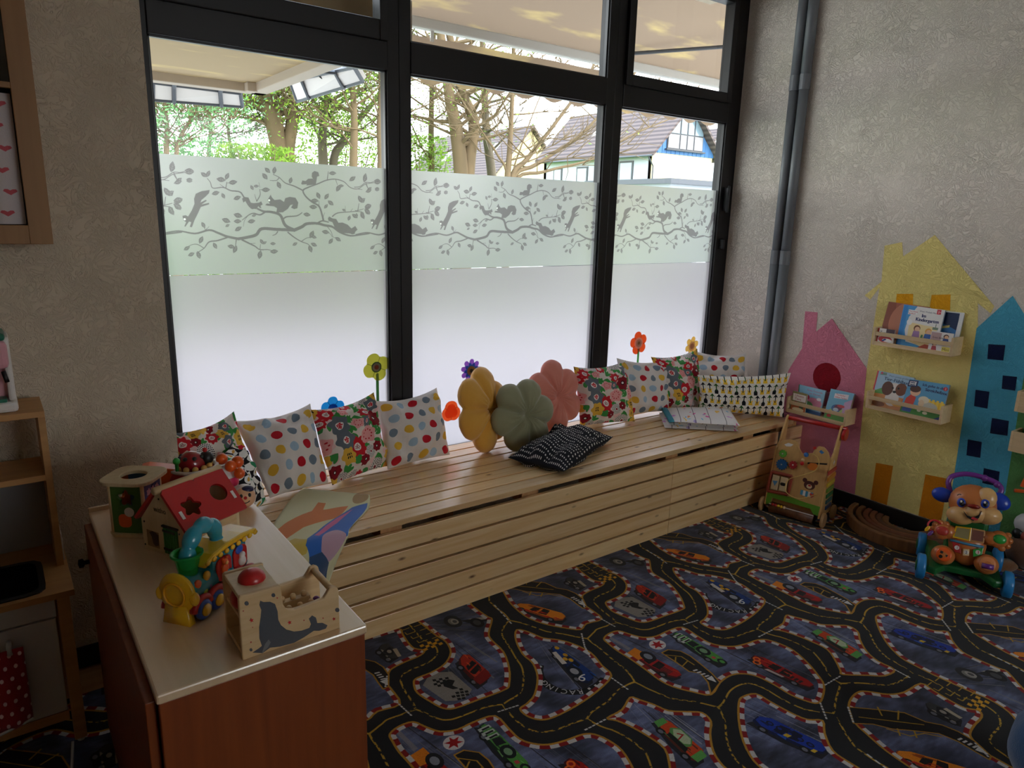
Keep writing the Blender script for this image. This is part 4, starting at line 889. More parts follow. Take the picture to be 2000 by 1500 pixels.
# ---------------------------------------------------------------- cloth prints
def flower_print(seed):
    cv = Cv(1, 1, 640, (236, 226, 218), wrap=True); r_ = random.Random(seed)
    RED, DR, GR_, YE, BK, GY, WH, PK = (206, 34, 48), (140, 20, 36), (64, 152, 74), (232, 184, 70), (22, 22, 28), (104, 114, 124), (244, 240, 236), (240, 170, 170)
    for _ in range(16): cv.ell(r_.random(), r_.random(), .07, .05, (240, 204, 204), r_.uniform(0, 3))
    for _ in range(48):
        x, y, a = r_.random(), r_.random(), r_.uniform(0, 6.28)
        for k in (-.6, 0, .6): cv.ell(x+.045*math.cos(a+k), y+.045*math.sin(a+k), .06, .022, GR_, a+k)
    pts = []; tries = 0
    while len(pts) < 25 and tries < 4000:
        tries += 1; x, y = r_.random(), r_.random(); s = r_.choice((.125, .105, .085, .07))
        if all(min(abs(x-a), 1-abs(x-a))**2+min(abs(y-b), 1-abs(y-b))**2 > (.82*(s+c))**2 for a, b, c in pts): pts.append((x, y, s))
    for i, (x, y, s) in enumerate(pts):
        k = i % 6; ph = r_.uniform(0, 6)
        if k == 0:
            cv.ell(x, y, s, s, RED, ph, 1, 8, .13); cv.ell(x, y, s*.42, s*.42, WH)
            for j in range(14): cv.ell(x+s*.28*math.cos(j*2.4)*math.sqrt(j/14), y+s*.28*math.sin(j*2.4)*math.sqrt(j/14), s*.05, s*.05, DR)
        elif k == 1:
            cv.ell(x, y, s*1.05, s*1.05, WH)
            for ring, n in ((.95, 26), (.75, 22), (.55, 16), (.38, 10)):
                for j in range(n):
                    a = 6.283*j/n+ring*9; cv.ell(x+s*ring*math.cos(a), y+s*ring*math.sin(a), s*.09, s*.055, BK, a)
            cv.ell(x, y, s*.2, s*.2, DR)
        elif k == 2:
            cv.ell(x, y, s*1.1, s*1.0, GY, ph, 1, 6, .12); cv.ell(x, y, s*.42, s*.42, WH)
            for j in range(12): cv.ell(x+s*.3*math.cos(j*2.4)*math.sqrt(j/12+.05), y+s*.3*math.sin(j*2.4)*math.sqrt(j/12+.05), s*.08, s*.08, RED)
        elif k == 3:
            cv.ell(x, y, s*1.05, s, YE, ph, 1, 6, .12)
            for j in range(6): cv.ell(x+s*.22*(j % 3-1), y+s*(.2 if j < 3 else -.18), s*.07, s*.17, BK, .3*(j % 3-1))
        elif k == 4:
            cv.ell(x, y, s*.95, s*.95, DR, ph, 1, 7, .1); cv.ell(x, y, s*.3, s*.3, (60, 10, 16)); cv.ell(x, y, s*.16, s*.16, WH)
        else:
            cv.ell(x, y, s*.9, s*.9, PK if i % 4 else RED, ph, 1, 5, .15)
            for j in range(9): cv.ell(x+s*.5*math.cos(j*.7), y+s*.5*math.sin(j*.7), s*.08, s*.08, RED if i % 4 else WH)
    return cv.image('flower_print')
def dot_print():
    cv = Cv(1, 1, 480, (232, 226, 222)); cs = ((198, 26, 44), (118, 134, 150), (232, 186, 66), (166, 194, 216))
    for j in range(-1, 8):
        for i in range(-1, 8):
            cv.ell(.10+i*.20+.04*(j % 2), .08+j*.20, .060, .060, cs[(i+2*j+(j//2)) % 4])
    return cv.image('polka_print')
def check_print():
    cv = Cv(1, 1, 512, (238, 236, 230)); n = 9
    for j in range(n):
        for i in range(n):
            x, y = (i+.5)/n, (j+.5)/n
            if (i+j) % 2: cv.poly([(i/n, j/n), ((i+1)/n, j/n), ((i+1)/n, (j+1)/n), (i/n, (j+1)/n)], (46, 140, 96) if (i*3+j*5) % 7 == 0 else (22, 20, 26))
            else:
                cv.ell(x, y, .075, .07, (240, 238, 232))
                if (i % 2 == 0): cv.ell(x, y, .042, .026, (204, 158, 70), .6)
    return cv.image('check_print')
def tulip_print():
    cv = Cv(2, 1, 420, (236, 232, 222)); BK, GN, YE = (20, 22, 28), (44, 92, 40), (240, 196, 50)
    for r0 in range(4):
        for i in range(-1, 14):
            x = .08+i*.148+.05*(r0 % 2); y = .02+r0*.27; c = GN if (i+r0*2) % 3 == 0 else BK
            if r0 == 3 or (i+r0) % 3 != 1: cv.poly([(x-.05,y), (x+.05,y), (x+.035,y+.07), (x+.06,y+.12), (x,y+.085), (x-.06,y+.12), (x-.035,y+.07)], YE)
            else: cv.poly([(x-.04,y-.02), (x+.04,y-.02), (x+.045,y+.05), (x+.02,y+.09), (x-.02,y+.09), (x-.045,y+.05)], BK)
            cv.line([(x, y+.06), (x, y+.2)], .022, c)
            cv.poly([(x-.062, y+.17), (x-.02, y+.225), (x, y+.25), (x+.02, y+.225), (x+.062, y+.17), (x+.02, y+.185), (x, y+.17), (x-.02, y+.185)], c)
    return cv.image('tulip_print')
def tiny_dots():
    cv = Cv(1.5, 1, 520, (20, 22, 30))
    for j in range(20):
        for i in range(30):
            if (i*7+j*13) % 17: cv.ell(.025+i*.05, .025+j*.05, .0125, .010, (214, 212, 206))
    return cv.image('tiny_dot_print')
FLO = [printed('flower_cotton_%d' % i, flower_print(s), .85, sheen=.1, bump=.15, trans=.08) for i, s in enumerate((5, 21))]
DOT = printed('polka_cotton', dot_print(), .85, sheen=.1, bump=.15, trans=.08)
CHK = printed('check_cotton', check_print(), .85, bump=.15); TUL = printed('tulip_cotton', tulip_print(), .85, bump=.15); TINY = printed('tiny_dot_cotton', tiny_dots(), .85, bump=.2)
def pillow(name, label, group, q, th, mt, seed, pinch=.045, n=26, cat='cushion', wr=1.5, sag=1.):
    BL, BR, TR, TL = [Vector(p) for p in q]; nrm = (BR-BL).cross(TL-BL).normalized()
    mb = MB(); sd_ = seed*3.7
    def P(u, v, s):
        uu = u*(1-pinch*(1-v*v)); vv = v*(1-pinch*(1-u*u)); a, b = (uu+1)/2, (vv+1)/2
        vv -= .10*(1-u*u)*max(0, v)**2*sag
        a, b = (uu+1)/2, (vv+1)/2
        base = (BL*(1-a)+BR*a)*(1-b)+(TL*(1-a)+TR*a)*b
        d = max(0., (1-u*u)*(1-v*v)); t = th*1.4*d**.55
        edge = (1-d)**2
        wv = mnoise.noise(Vector((u*2.2+sd_, v*2.2, s*3)))*.022+mnoise.noise(Vector((u*6+sd_, v*6, s)))*.010*(.4+edge)+.008*math.sin(9*(u+v*.4)+seed)*edge+.007*math.sin(13*(u*.7-v)+seed*2)*max(0, v)*(1-u*u)+.005*math.sin(16*math.atan2(v-1, u-.9)+seed)*math.exp(-((u-1)**2+(v-1)**2)*1.2)+.005*math.sin(16*math.atan2(v-1, u+.9)+seed)*math.exp(-((u+1)**2+(v-1)**2)*1.2)
        return base+nrm*(s*t+wr*wv*min(1, d*6))
    for s in (1, -1):
        def f(a, b, s=s):
            # finer towards the rim, so that the seam is round
            g = lambda k: math.sin((k-.5)*math.pi)
            return P(g(a) if s > 0 else -g(a), g(b), s)
        o = len(mb.v); mb.grid(f, n, n)
        if s < 0: mb.uv[-n*n:] = [[(1-p[0], p[1]) for p in q_] for q_ in mb.uv[-n*n:]]
    mb.uv = [[((math.sin((p[0]-.5)*math.pi)+1)/2, (math.sin((p[1]-.5)*math.pi)+1)/2) for p in q_] for q_ in mb.uv]
    o = obj(name, mb, mt, smooth=True); tag(o, label, cat, group); return o
def lean(bl, br, tr, tl, yt=-.045, lift=.012):
    a, b = at(*bl, 2, H+lift), at(*br, 2, H+lift); c, d = at(*tr, 1, yt), at(*tl, 1, yt); return [a, b, c, d]
LG, RG = 'cushions leaning at the left end of the bench', 'cushions leaning at the right end of the bench'
pillow('flower_print_cushion', 'flower print cushion half hidden behind the toys at the left end of the bench', LG, [Vector((-3.19, -.20, H+.012)), Vector((-2.93, -.15, H+.012)), at(457, 803, 1, -.06), at(335, 846, 1, -.06)], .055, FLO[1], 1)
pillow('polka_dot_cushion', 'white cushion with coloured polka dots between two flower print cushions on the left', LG, lean((527,973), (642,944), (606,788), (456,822)), .062, DOT, 2)
pillow('flower_print_cushion', 'flower print cushion between the two polka dot cushions on the left', LG, lean((649,948), (757,910), (730,766), (606,800), -.07), .058, FLO[0], 3)
pillow('polka_dot_cushion', 'white polka dot cushion with a red lower corner next to the bare window pane', LG, lean((757,917), (879,888), (853,757), (732,783)), .058, DOT, 4)
pillow('checked_cushion', 'small black and white checked cushion slumped behind the toy cabinet', LG, [Vector((-3.165, -.52, H+.02)), at(521, 978, 2, H+.012), at(455, 866, 1, -.15), at(398, 897, 1, -.36)], .04, CHK, 5)
pillow('flower_print_cushion', 'flower print cushion beside the pink flower cushion', RG, lean((1133,833), (1240,823), (1222,704), (1120,716), -.06), .055, FLO[0], 6)
pillow('polka_dot_cushion', 'polka dot cushion between the two flower print cushions on the right', RG, lean((1224,812), (1306,803), (1303,703), (1204,699), -.05), .055, DOT, 7)
pillow('flower_print_cushion', 'flower print cushion tucked behind the corner of the tulip print cushion', RG, lean((1306,800), (1372,796), (1362,681), (1271,697), -.05), .055, FLO[0], 8)
pillow('polka_dot_cushion', 'polka dot cushion standing in the window corner behind the tulip print cushion', RG, [Vector((-.33, -.13, H+.012)), Vector((.02, -.30, H+.012)), at(1457, 690, 0, .035), at(1356, 685, 1, -.05)], .05, DOT, 9)
pillow('tulip_print_cushion', 'long cushion with rows of black and yellow tulips against the right wall', RG, [at(1364, 803, 2, H+.012), at(1531, 815, 2, H+.012), at(1545, 728, 0, .02), at(1362, 732, 1, -.24)], .05, TUL, 10, pinch=.05)
o = [at(992, 894, 2, H+.035), at(1101, 921, 2, H+.028), at(1198, 853, 2, H+.035), at(1090, 840, 2, H+.06)]
pillow('dotted_cushion', 'black cushion with rows of small white dots lying flat on the bench', None, o, .055, TINY, 11, pinch=.05, sag=0.)

# ---- three velvet flower cushions
def velvet(name, c):
    return plain(name, c, .9, sheen=.5, bump=.2, bscale=500)
def flower_cushion(label, cx, cy_, wpx, hpx, turn, roll, mt, y, seed, th=.062):
    rad = .163*hpx/130
    o = Vector(at(cx, cy_, 1, y)); n = Vector((math.sin(turn)*-1, -math.cos(turn), .22)).normalized(); M = frame(o, n.orthogonal(), n)
    xa = Vector((0, 0, 1)).cross(n).normalized(); ya = n.cross(xa)
    mb = MB(); NR, NT = 14, 96
    def P(r_, t, s):
        lob = 6*(t-roll); c = math.cos(lob); R0 = rad*(.90+.24*abs(math.cos(lob/2))**.75-.03); seam = (.5-.5*c)**6
        h = th*math.sqrt(max(0, 1-r_**2.6))*(1-.38*seam*min(1, r_*2))*(1-.62*math.exp(-(r_/.16)**2))
        h += .004*mnoise.noise(Vector((9*r_*math.cos(t)+seed, 9*r_*math.sin(t), s)))+.0035*math.sin(26*t+seed)*math.exp(-((r_-.28)/.2)**2)*(r_ > .02)
        return o+xa*R0*r_*math.cos(t)+ya*R0*r_*math.sin(t)+n*(s*h)
    for s in (1, -1):
        mb.grid(lambda u, v, s=s: P(math.sin(v*math.pi/2), 2*math.pi*u*s, s), NT, NR)
    ob = obj('flower_cushion', mb, mt, smooth=True); tag(ob, label, 'cushion', 'flower shaped velvet cushions')
    low = min(v_.co.z for v_ in ob.data.vertices)
    ob.location.z += H+.001-low
    return ob
flower_cushion('mustard yellow velvet flower cushion', 944, 803, 98, 150, -.45, .28, velvet('mustard_velvet', (226, 168, 66)), -.14, 1)
flower_cushion('sage green velvet flower cushion in the middle of the three', 1021, 806, 117, 131, .05, .12, velvet('sage_velvet', (148, 148, 116)), -.23, 2)
flower_cushion('dusty pink velvet flower cushion', 1082, 791, 120, 142, -.1, .5, velvet('pink_velvet', (222, 134, 118)), -.10, 3, .05)

# ---- draped child's blanket and folded blanket
def cloth_print():
    cv = Cv(1, 1, 420, (226, 222, 176))
    cv.poly([(0,.62),(.12,.70),(.35,.78),(.36,.86),(.46,.86),(.47,.80),(.75,.84),(.7,.72),(.35,.66),(.1,.55),(0,.5)], (222, 126, 54))
    cv.poly([(0,.5),(.3,.58),(.42,.5),(.4,.34),(.2,.3),(0,.33)], (214, 188, 90))
    cv.poly([(.42,.52),(.6,.66),(.8,.82),(.97,.86),(1,.6),(.98,.42),(.8,.35),(.6,.32),(.45,.3),(.38,.42)], (54, 112, 200))
    cv.poly([(.5,.55),(.7,.72),(.82,.8),(.74,.66),(.55,.52)], (220, 110, 160))
    cv.ell(.76, .40, .20, .17, (206, 168, 186), -.3)
    cv.poly([(.45,.3),(.6,.32),(.8,.22),(.9,.1),(.7,.1),(.5,.2)], (58, 84, 120))
    cv.poly([(0,.33),(.2,.3),(.42,.28),(.36,.2),(.1,.2),(0,.26)], (96, 56, 34)); cv.poly([(.42,.26),(.6,.18),(.55,.04),(.42,.06)], (124, 36, 70)); cv.poly([(0,.2),(.2,.2),(.34,0),(.2,0)], (208, 172, 92)); cv.poly([(.3,.2),(.38,.02),(.44,.02),(.36,.22)], (96, 56, 34))
    for (x, y, r_, c) in ((.88,.94,.11,(186,150,96)),): cv.ell(x, y, r_, r_*.7, c, .4)
    return cv.image('blanket_print')
TOWEL = printed('terry_cloth', cloth_print(), .95, sheen=.4, bump=.7, bscale=700)
rows = [[at(592, 953, 2, H+.004), at(655, 960, 2, H+.006), at(722, 966, 2, H+.004)], [at(560, 985, 2, H+.006), at(636, 996, 2, H+.012), at(720, 992, 2, H+.005)],
        [Vector((-3.06, -.60, H+.006)), Vector((-2.88, -.62, H+.016)), Vector((-2.745, -.625, H+.006))], [Vector((-3.08, -.675, H-.004)), Vector((-2.90, -.688, H+.002)), Vector((-2.78, -.675, H-.006))],
        [Vector((-3.09, -.685, .38)), Vector((-2.94, -.71, .375)), Vector((-2.83, -.685, .37))], [Vector((-3.10, -.682, .29)), Vector((-2.98, -.70, .27)), Vector((-2.87, -.68, .275))]]
cols = [spline([r_[k] for r_ in rows], 5) for k in range(3)]
def drape(u, v):
    k = min(v*(len(cols[0])-1), len(cols[0])-1.001); i = int(k); f = k-i
    p = [c[i].lerp(c[i+1], f) for c in cols]
    q = p[0]*(1-u)*(1-2*u)+p[1]*4*u*(1-u)+p[2]*u*(2*u-1)
    return q+Vector((0, -.010*abs(math.sin(u*8+v*3))*(v > .6)*(v-.6)*2.5, .006*abs(mnoise.noise(Vector((u*4, v*5, 1))))))
mb = MB().grid(drape, 30, 40); mb.uv = [[(p[0], 1-p[1]) for p in q] for q in mb.uv]
o = obj('fleece_blanket', mb, TOWEL, smooth=True); m_ = o.modifiers.new('thick', 'SOLIDIFY'); m_.thickness = .004; m_.offset = 1
tag(o, 'cream blanket with blue, orange and pink patches hanging over the bench edge', 'blanket')
def kid_print():
    cv = Cv(1, .6, 560, (232, 228, 226)); r_ = random.Random(4)
    for _ in range(26):
        x, y = r_.random(), r_.random()*.6; c = r_.choice(((214,150,214),(240,190,70),(230,90,160),(120,190,220),(180,160,210),(240,140,60)))
        cv.ell(x, y, r_.uniform(.015, .05), r_.uniform(.01, .025), c, r_.uniform(0, 3), .9, 5, .2)
    for x in (.1, .33, .56, .8): cv.line([(x, 0), (x+.06, .6)], .008, (50, 50, 56))
    return cv.image('folded_print')
fb = thing('folded_blanket', 'white children\'s blanket with coloured print folded on the bench', 'blanket', at(1360, 825, 2, H))
KID = printed('folded_cotton', kid_print(), .9, bump=.3)
def slab(name, q, z0, z1, mt, seed):
    a = [at(*p, 2, H) for p in q]
    mb = MB()
    def f(u, v, s):
        e = max(0, (1-abs(2*u-1)**6)*(1-abs(2*v-1)**6))**.4; p = (a[0]*(1-u)+a[1]*u)*(1-v)+(a[3]*(1-u)+a[2]*u)*v
        zz = (z0+z1)/2+s*(z1-z0)/2*e+.003*mnoise.noise(Vector((u*5+seed, v*5, s)))*e
        return Vector((p.x, p.y, H+max(.001, zz)))
    mb.grid(lambda u, v: f(u, v, 1), 20, 14); mb.grid(lambda u, v: f(1-u, v, -1), 20, 14)
    mb.uv = [[(p[0], p[1]*.999) for p in q_] for q_ in mb.uv]
    return obj(name, mb, mt, fb, smooth=True)
slab('fold', [(1298,838),(1442,845),(1420,806),(1287,808)], .0, .016, KID, 1); slab('fold', [(1302,837),(1441,843),(1418,806),(1291,808)], .015, .030, KID, 2); slab('fold', [(1316,838),(1444,846),(1421,809),(1300,811)], .029, .056, KID, 3)
slab('binding', [(1306,838),(1317,838),(1301,810),(1290,809)], .030, .050, plain('teal_binding', (52, 140, 160), .8), 4)

# ---- paper flowers stuck on the panes
def paper(name, c):
    mt, t, b = nodes(name); b.inputs['Base Color'].default_value = col(*c); b.inputs['Roughness'].default_value = .8
    ts = t.nodes.new('ShaderNodeBsdfTranslucent'); ts.inputs[0].default_value = col(*c); ms = t.nodes.new('ShaderNodeMixShader'); ms.inputs[0].default_value = .8
    link(t, b.outputs[0], ms.inputs[1]); link(t, ts.outputs[0], ms.inputs[2]); link(t, ms.outputs[0], t.nodes['Material Output'].inputs[0]); MATS[name] = mt; return mt
def pp(c):
    c = tuple(int(q*.8+51) for q in c); n = 'paper_%d_%d_%d' % c; return MATS.get(n) or paper(n, c)
def sticker(label, px, py, r_, layers, stem=None, clip=None):
    """layers = [(radius, lobes, depth, colour, phase)] from back to front; flat paper cut-outs on the room side of the glass"""
    c_ = at(px, py, 1, .029); t0 = thing('paper_flower', label, 'sticker', (c_.x, .029, c_.z), 'paper flowers stuck along the foot of the panes')
    y = .0285
    for (rr, lob, amp, c, ph) in layers:
        n = max(24, lob*10); pts = []
        for k in range(n):
            t = 2*math.pi*k/n; q = rr*r_*(1-amp*(1-abs(math.cos(lob*(t-ph)/2)))**1.5) if lob else rr*r_
            pts.append((q*math.cos(t), q*math.sin(t)))
        obj('petals' if lob else 'flower_centre', MB().prism(pts, (c_.x, y, c_.z), (1,0,0), (0,0,1), (0, -.0008, 0)), pp(c), t0); y -= .0009
        if lob and rr > .8:
            for k in range(lob):
                a = ph+2*math.pi*(k+.5)/lob; u = Vector((math.cos(a), 0, math.sin(a)))*r_*rr
                obj('vein', MB().tube([Vector((c_.x, y, c_.z))+u*.35, Vector((c_.x, y, c_.z))+u*.74], .0009, 4), pp(tuple(int(v_*.5) for v_ in c)), t0)
    if stem:
        w, z1, c = stem; obj('stem', MB().box((c_.x-w/2+.004, .0288, z1), (c_.x+w/2+.004, .0282, c_.z-r_*.45)), pp(c), t0)
sticker('yellow green paper flower on a green stem left of the first mullion', 735, 717, .066, [(1,4,.3,(206,206,92),.4), (.38,0,0,(90,130,80),0), (.3,0,0,(214,196,170),0), (.16,0,0,(206,84,50),0)], (.014, .60, (72,130,70)))
sticker('purple and blue paper flower above the mustard flower cushion', 920, 724, .060, [(1,9,.35,(168,116,206),.1), (.68,9,.35,(74,168,220),.4), (.4,0,0,(226,192,110),0), (.16,0,0,(110,120,110),0)], (.012, .62, (40,48,44)))
sticker('red and yellow paper flower above the pink flower cushion', 1074, 722, .050, [(1,6,.5,(240,196,70),.2), (.72,14,.2,(232,60,28),0), (.3,0,0,(244,130,40),0)])
sticker('orange paper flower with a white centre on a green stem', 1247, 670, .070, [(1,5,.28,(240,116,52),.5), (.5,0,0,(244,238,226),0), (.34,0,0,(206,216,200),0), (.14,0,0,(190,176,120),0)], (.016, .60, (84,166,84)))
sticker('pale yellow paper flower in the right corner of the right pane', 1351, 676, .062, [(1,6,.4,(240,208,120),.3), (.5,0,0,(236,214,190),0), (.3,0,0,(206,170,150),0)])
sticker('orange paper tulip left of the mustard flower cushion', 881, 804, .055, [(1,3,.25,(246,128,70),1.57), (.7,3,.3,(250,150,96),1.57)])
sticker('bright blue paper flower behind the flower print cushion', 650, 798, .055, [(1,5,.3,(40,170,226),.3), (.4,0,0,(30,120,190),0)])
# ================================================================ toy cabinet with toys on top
BEECH = wood('beech_veneer', (240, 212, 174), (230, 198, 156), 1, 6, .30, coat=1., cior=1.9)
BEECHO = wood('orange_beech_veneer', (138, 68, 26), (120, 54, 19), 2, 6, .45)
LW = wood('light_toy_wood', (226, 196, 150), (212, 178, 130), 0, 10, .5)
LW2 = wood('pale_toy_wood', (222, 200, 160), (208, 184, 142), 2, 10, .5)
CZ = .72; CX0, CX1, CY0, CY1 = -3.550, -3.144, -1.626, -.672
cab = thing('toy_cabinet', 'low beech cabinet with toys on top standing against the bench end', 'cabinet', (-3.35, -1.15, 0))
obj('top_panel', MB().box((CX0, CY0, CZ-.02), (CX1, CY1, CZ)), BEECH, cab, bevel=.004)
obj('end_panel', MB().box((CX0+.004, CY0+.004, .03), (CX1-.004, CY0+.022, CZ-.02)), BEECHO, cab, bevel=.002)
obj('end_panel', MB().box((CX0+.004, CY1-.02, .03), (CX1-.004, CY1-.002, CZ-.02)), BEECHO, cab, bevel=.002)
obj('back_panel', MB().box((CX1-.018, CY0+.022, .03), (CX1-.006, CY1-.02, CZ-.02)), BEECHO, cab)
obj('base', MB().box((CX0+.03, CY0+.02, 0), (CX1-.02, CY1-.02, .03)), BEECHO, cab)
obj('rear_lip', MB().box((CX0, CY1-.002, CZ-.05), (CX1, CY1+.008, CZ+.012)), BEECH, cab, bevel=.002)
d = obj('door', MB().box((CX0-.016, CY0+.024, .04), (CX0+.002, CY1-.022, CZ-.024)), BEECHO, cab, bevel=.002)
obj('knob', MB().lathe([(.006,0),(.006,.012),(.013,.016),(.012,.026),(0,.028)], (CX0-.016, -.735, .60), (-1,0,0), 12), BLACK, d, smooth=True)

def ringplate(mb, outer, inner, o, u, v, d):
    """plate with one hole; outer and inner loops have the same number of points"""
    o, u, v, d = Vector(o), Vector(u), Vector(v), Vector(d); n = len(outer)
    W = lambda p, k: o+u*p[0]+v*p[1]+d*k
    vs_ = [W(p, 0) for p in outer]+[W(p, 0) for p in inner]+[W(p, 1) for p in outer]+[W(p, 1) for p in inner]; fs = []
    for i in range(n):
        j = (i+1) % n
        fs += [(i, j, n+j, n+i), (2*n+j, 2*n+i, 3*n+i, 3*n+j), (j, i, 2*n+i, 2*n+j), (n+i, n+j, 3*n+j, 3*n+i)]
    mb.add(vs_, fs); return mb
def loop_rect(x0, x1, y0, y1, c, n=40, r_=0.):
    """points of a rectangle (corner radius r_) met by rays from c at n even angles"""
    out = []
    for k in range(n):
        a = 2*math.pi*(k+.5)/n; dx, dy = math.cos(a), math.sin(a)
        t = min([q for q in (((x1 if dx > 0 else x0)-c[0])/dx if abs(dx) > 1e-9 else 9, ((y1 if dy > 0 else y0)-c[1])/dy if abs(dy) > 1e-9 else 9)])
        x, y = c[0]+dx*t, c[1]+dy*t
        if r_:
            qx, qy = min(max(x, x0+r_), x1-r_), min(max(y, y0+r_), y1-r_); ex, ey = x-qx, y-qy; L = math.hypot(ex, ey)
            if L > r_: x, y = qx+ex/L*r_, qy+ey/L*r_
        out.append((x, y))
    return out
def loop_blob(c, r_, lob, amp, n=40, ph=0.):
    return [(c[0]+r_*(1+amp*math.cos(lob*(2*math.pi*(k+.5)/n-ph)))*math.cos(2*math.pi*(k+.5)/n), c[1]+r_*(1+amp*math.cos(lob*(2*math.pi*(k+.5)/n-ph)))*math.sin(2*math.pi*(k+.5)/n)) for k in range(n)]
RED = plain('red_toy_paint', (190, 28, 30), .35, coat=.3); GREEN = plain('green_toy_paint', (66, 112, 40), .45); TEAL = plain('teal_plastic', (42, 146, 168), .25, coat=.4); YEL = plain('yellow_plastic', (236, 186, 30), .25, coat=.4)
BLUE = plain('blue_plastic', (36, 84, 190), .3, coat=.3); ORANGE = plain('orange_plastic', (238, 98, 30), .3, coat=.3); PURPLE = plain('purple_plastic', (110, 50, 140), .3, coat=.3); WHITEP = plain('white_plastic', (230, 226, 222), .35, coat=.2); SKIN = plain('doll_skin', (236, 186, 146), .4); NAVY = plain('navy_plastic', (28, 30, 74), .35)
LIME = plain('lime_plastic', (160, 200, 50), .3); GREENP = plain('green_plastic', (50, 170, 70), .3, coat=.3); DARK = plain('toy_black', (20, 20, 22), .4)

# ---- shape sorting tower
so = thing('shape_sorter', 'wooden shape sorter tower with a round hole in its pale lid and a green side', 'toy', (-3.452, -.862, CZ))
M = Matrix.Translation((-3.452, -.862, CZ)) @ Matrix.Rotation(R(52), 4, 'Z'); s_ = .047
def loc(v_): return (M.to_3x3() @ Vector(v_))
obj('base', MB().prism([(x*.058, y*.058) for x, y in ((-1,-.6),(-.6,-1),(.6,-1),(1,-.6),(1,.6),(.6,1),(-.6,1),(-1,.6))], (0,0,0), (1,0,0), (0,1,0), (0,0,.009)), LW2, so, bevel=.002, M=M)
for k, mt in enumerate((plain('violet_toy_paint', (84, 78, 132), .45), plain('blue_toy_paint', (70, 110, 150), .45), plain('orange_toy_paint', (220, 110, 50), .45), GREEN)):
    Mk = M @ Matrix.Rotation(R(90*k), 4, 'Z')
    sd_ = obj('side', ringplate(MB(), loop_rect(-s_+.008, s_-.008, .009, .145, (0, .105)), loop_blob((0, .105), .020, 5, .22, ph=1.57), (0, -s_, 0), (1,0,0), (0,0,1), (0,.008,0)), mt, so, M=Mk)
    if k == 3:
        obj('print', MB().prism(loop_rect(-.024, .010, .025, .062, (-.007, .043), 24, .012), (0, -s_-.0006, 0), (1,0,0), (0,0,1), (0,.0006,0)), ORANGE, sd_, M=Mk)
        obj('print', MB().prism(loop_blob((.006, .068), .013, 3, 0, 20), (0, -s_-.0009, 0), (1,0,0), (0,0,1), (0,.0006,0)), WHITEP, sd_, M=Mk)
    if k == 0:
        for q in (-.02, 0, .02): obj('print', MB().prism(loop_blob((q, .115), .009, 5, .25, 20), (0, -s_-.0006, 0), (1,0,0), (0,0,1), (0,.0006,0)), plain('pink_print', (222, 160, 170), .5), sd_, M=Mk)
for sx in (-1, 1):
    for sy in (-1, 1): obj('corner_rod', MB().tube([(sx*(s_-.004), sy*(s_-.004), .009), (sx*(s_-.004), sy*(s_-.004), .145)], .005, 8), LW, so, M=M, smooth=True)
obj('lid', ringplate(MB(), [(x, y) for x, y in loop_rect(-.068, .068, -.068, .068, (0, 0), 48, .035)], loop_blob((0, 0), .032, 1, 0, 48), (0,0,.145), (1,0,0), (0,1,0), (0,0,.010)), LW2, so, bevel=.002, M=M)

# ---- toy barn
bo = Vector((-3.462, -.990, CZ)); Mb = frame(bo, (.45, -.893, 0), (0,0,1)) ; bw, bd, eh, ah = .150, .175, .082, .165      # local x along the gable, local y backwards
barn = thing('toy_barn', 'white wooden toy barn with a red roof and a green door', 'toy', bo)
for y in (0, bd-.010):
    gp = obj('gable', MB().prism([(0,0),(bw,0),(bw,eh),(bw*.60,ah-.012),(bw*.54,ah),(bw*.46,ah),(bw*.40,ah-.012),(0,eh)], (0,y,0), (1,0,0), (0,0,1), (0,.010,0)), LW2, barn, bevel=.0015, M=Mb)
    if y == 0:
        dr = obj('door', MB().box((.084, -.003, .008), (.134, 0, .078)), plain('green_barn_door', (40, 110, 52), .5), gp, M=Mb)
        for i in range(7): obj('board', MB().box((.086+i*.0068, -.0042, .010), (.0905+i*.0068, -.003, .076)), plain('green_barn_board', (52, 132, 62), .5), dr, M=Mb)
        for z in (.018, .066): obj('strap_hinge', MB().box((.084, -.0052, z), (.128, -.004, z+.006)), DARK, dr, M=Mb)
        obj('door_rail', MB().box((.082, -.006, .079), (.138, 0, .083)), DARK, gp, M=Mb)
        obj('print', MB().prism([(.018,.012),(.062,.012),(.062,.055),(.018,.055)], (0,-.0006,0), (1,0,0), (0,0,1), (0,.0006,0)), plain('hay_print', (150, 120, 84), .6), gp, M=Mb)
        obj('print', MB().prism([(.028,.050),(.036,.040),(.040,.022),(.048,.016),(.060,.020),(.062,.048),(.052,.053),(.040,.055)], (0,-.0012,0), (1,0,0), (0,0,1), (0,.0006,0)), plain('dark_horse_print', (62, 40, 34), .6), gp, M=Mb)
        for q in ((.075, .148), (.012, .075), (.140, .070), (.008, .012), (.142, .016)): obj('screw', MB().lathe([(.0026,0),(.0026,.001)], (q[0], -.0002, q[1]), (0,-1,0), 8), DARK, gp, M=Mb)
        tr, w_ = glyphs('witho'); wd = MB()
        for t_ in tr: wd.add([(.075+(p[0]-w_/2)*.020, -.0008, .112+p[1]*.020) for p in t_], [(0,1,2)])
        obj('lettering', wd, DARK, gp, M=Mb)
for x in (0, bw-.009): obj('side', MB().box((x, .010, 0), (x+.009, bd-.010, eh-.004)), LW, barn, M=Mb)
obj('floor_board', MB().box((.009, .010, 0), (bw-.009, bd-.010, .006)), LW, barn, M=Mb)
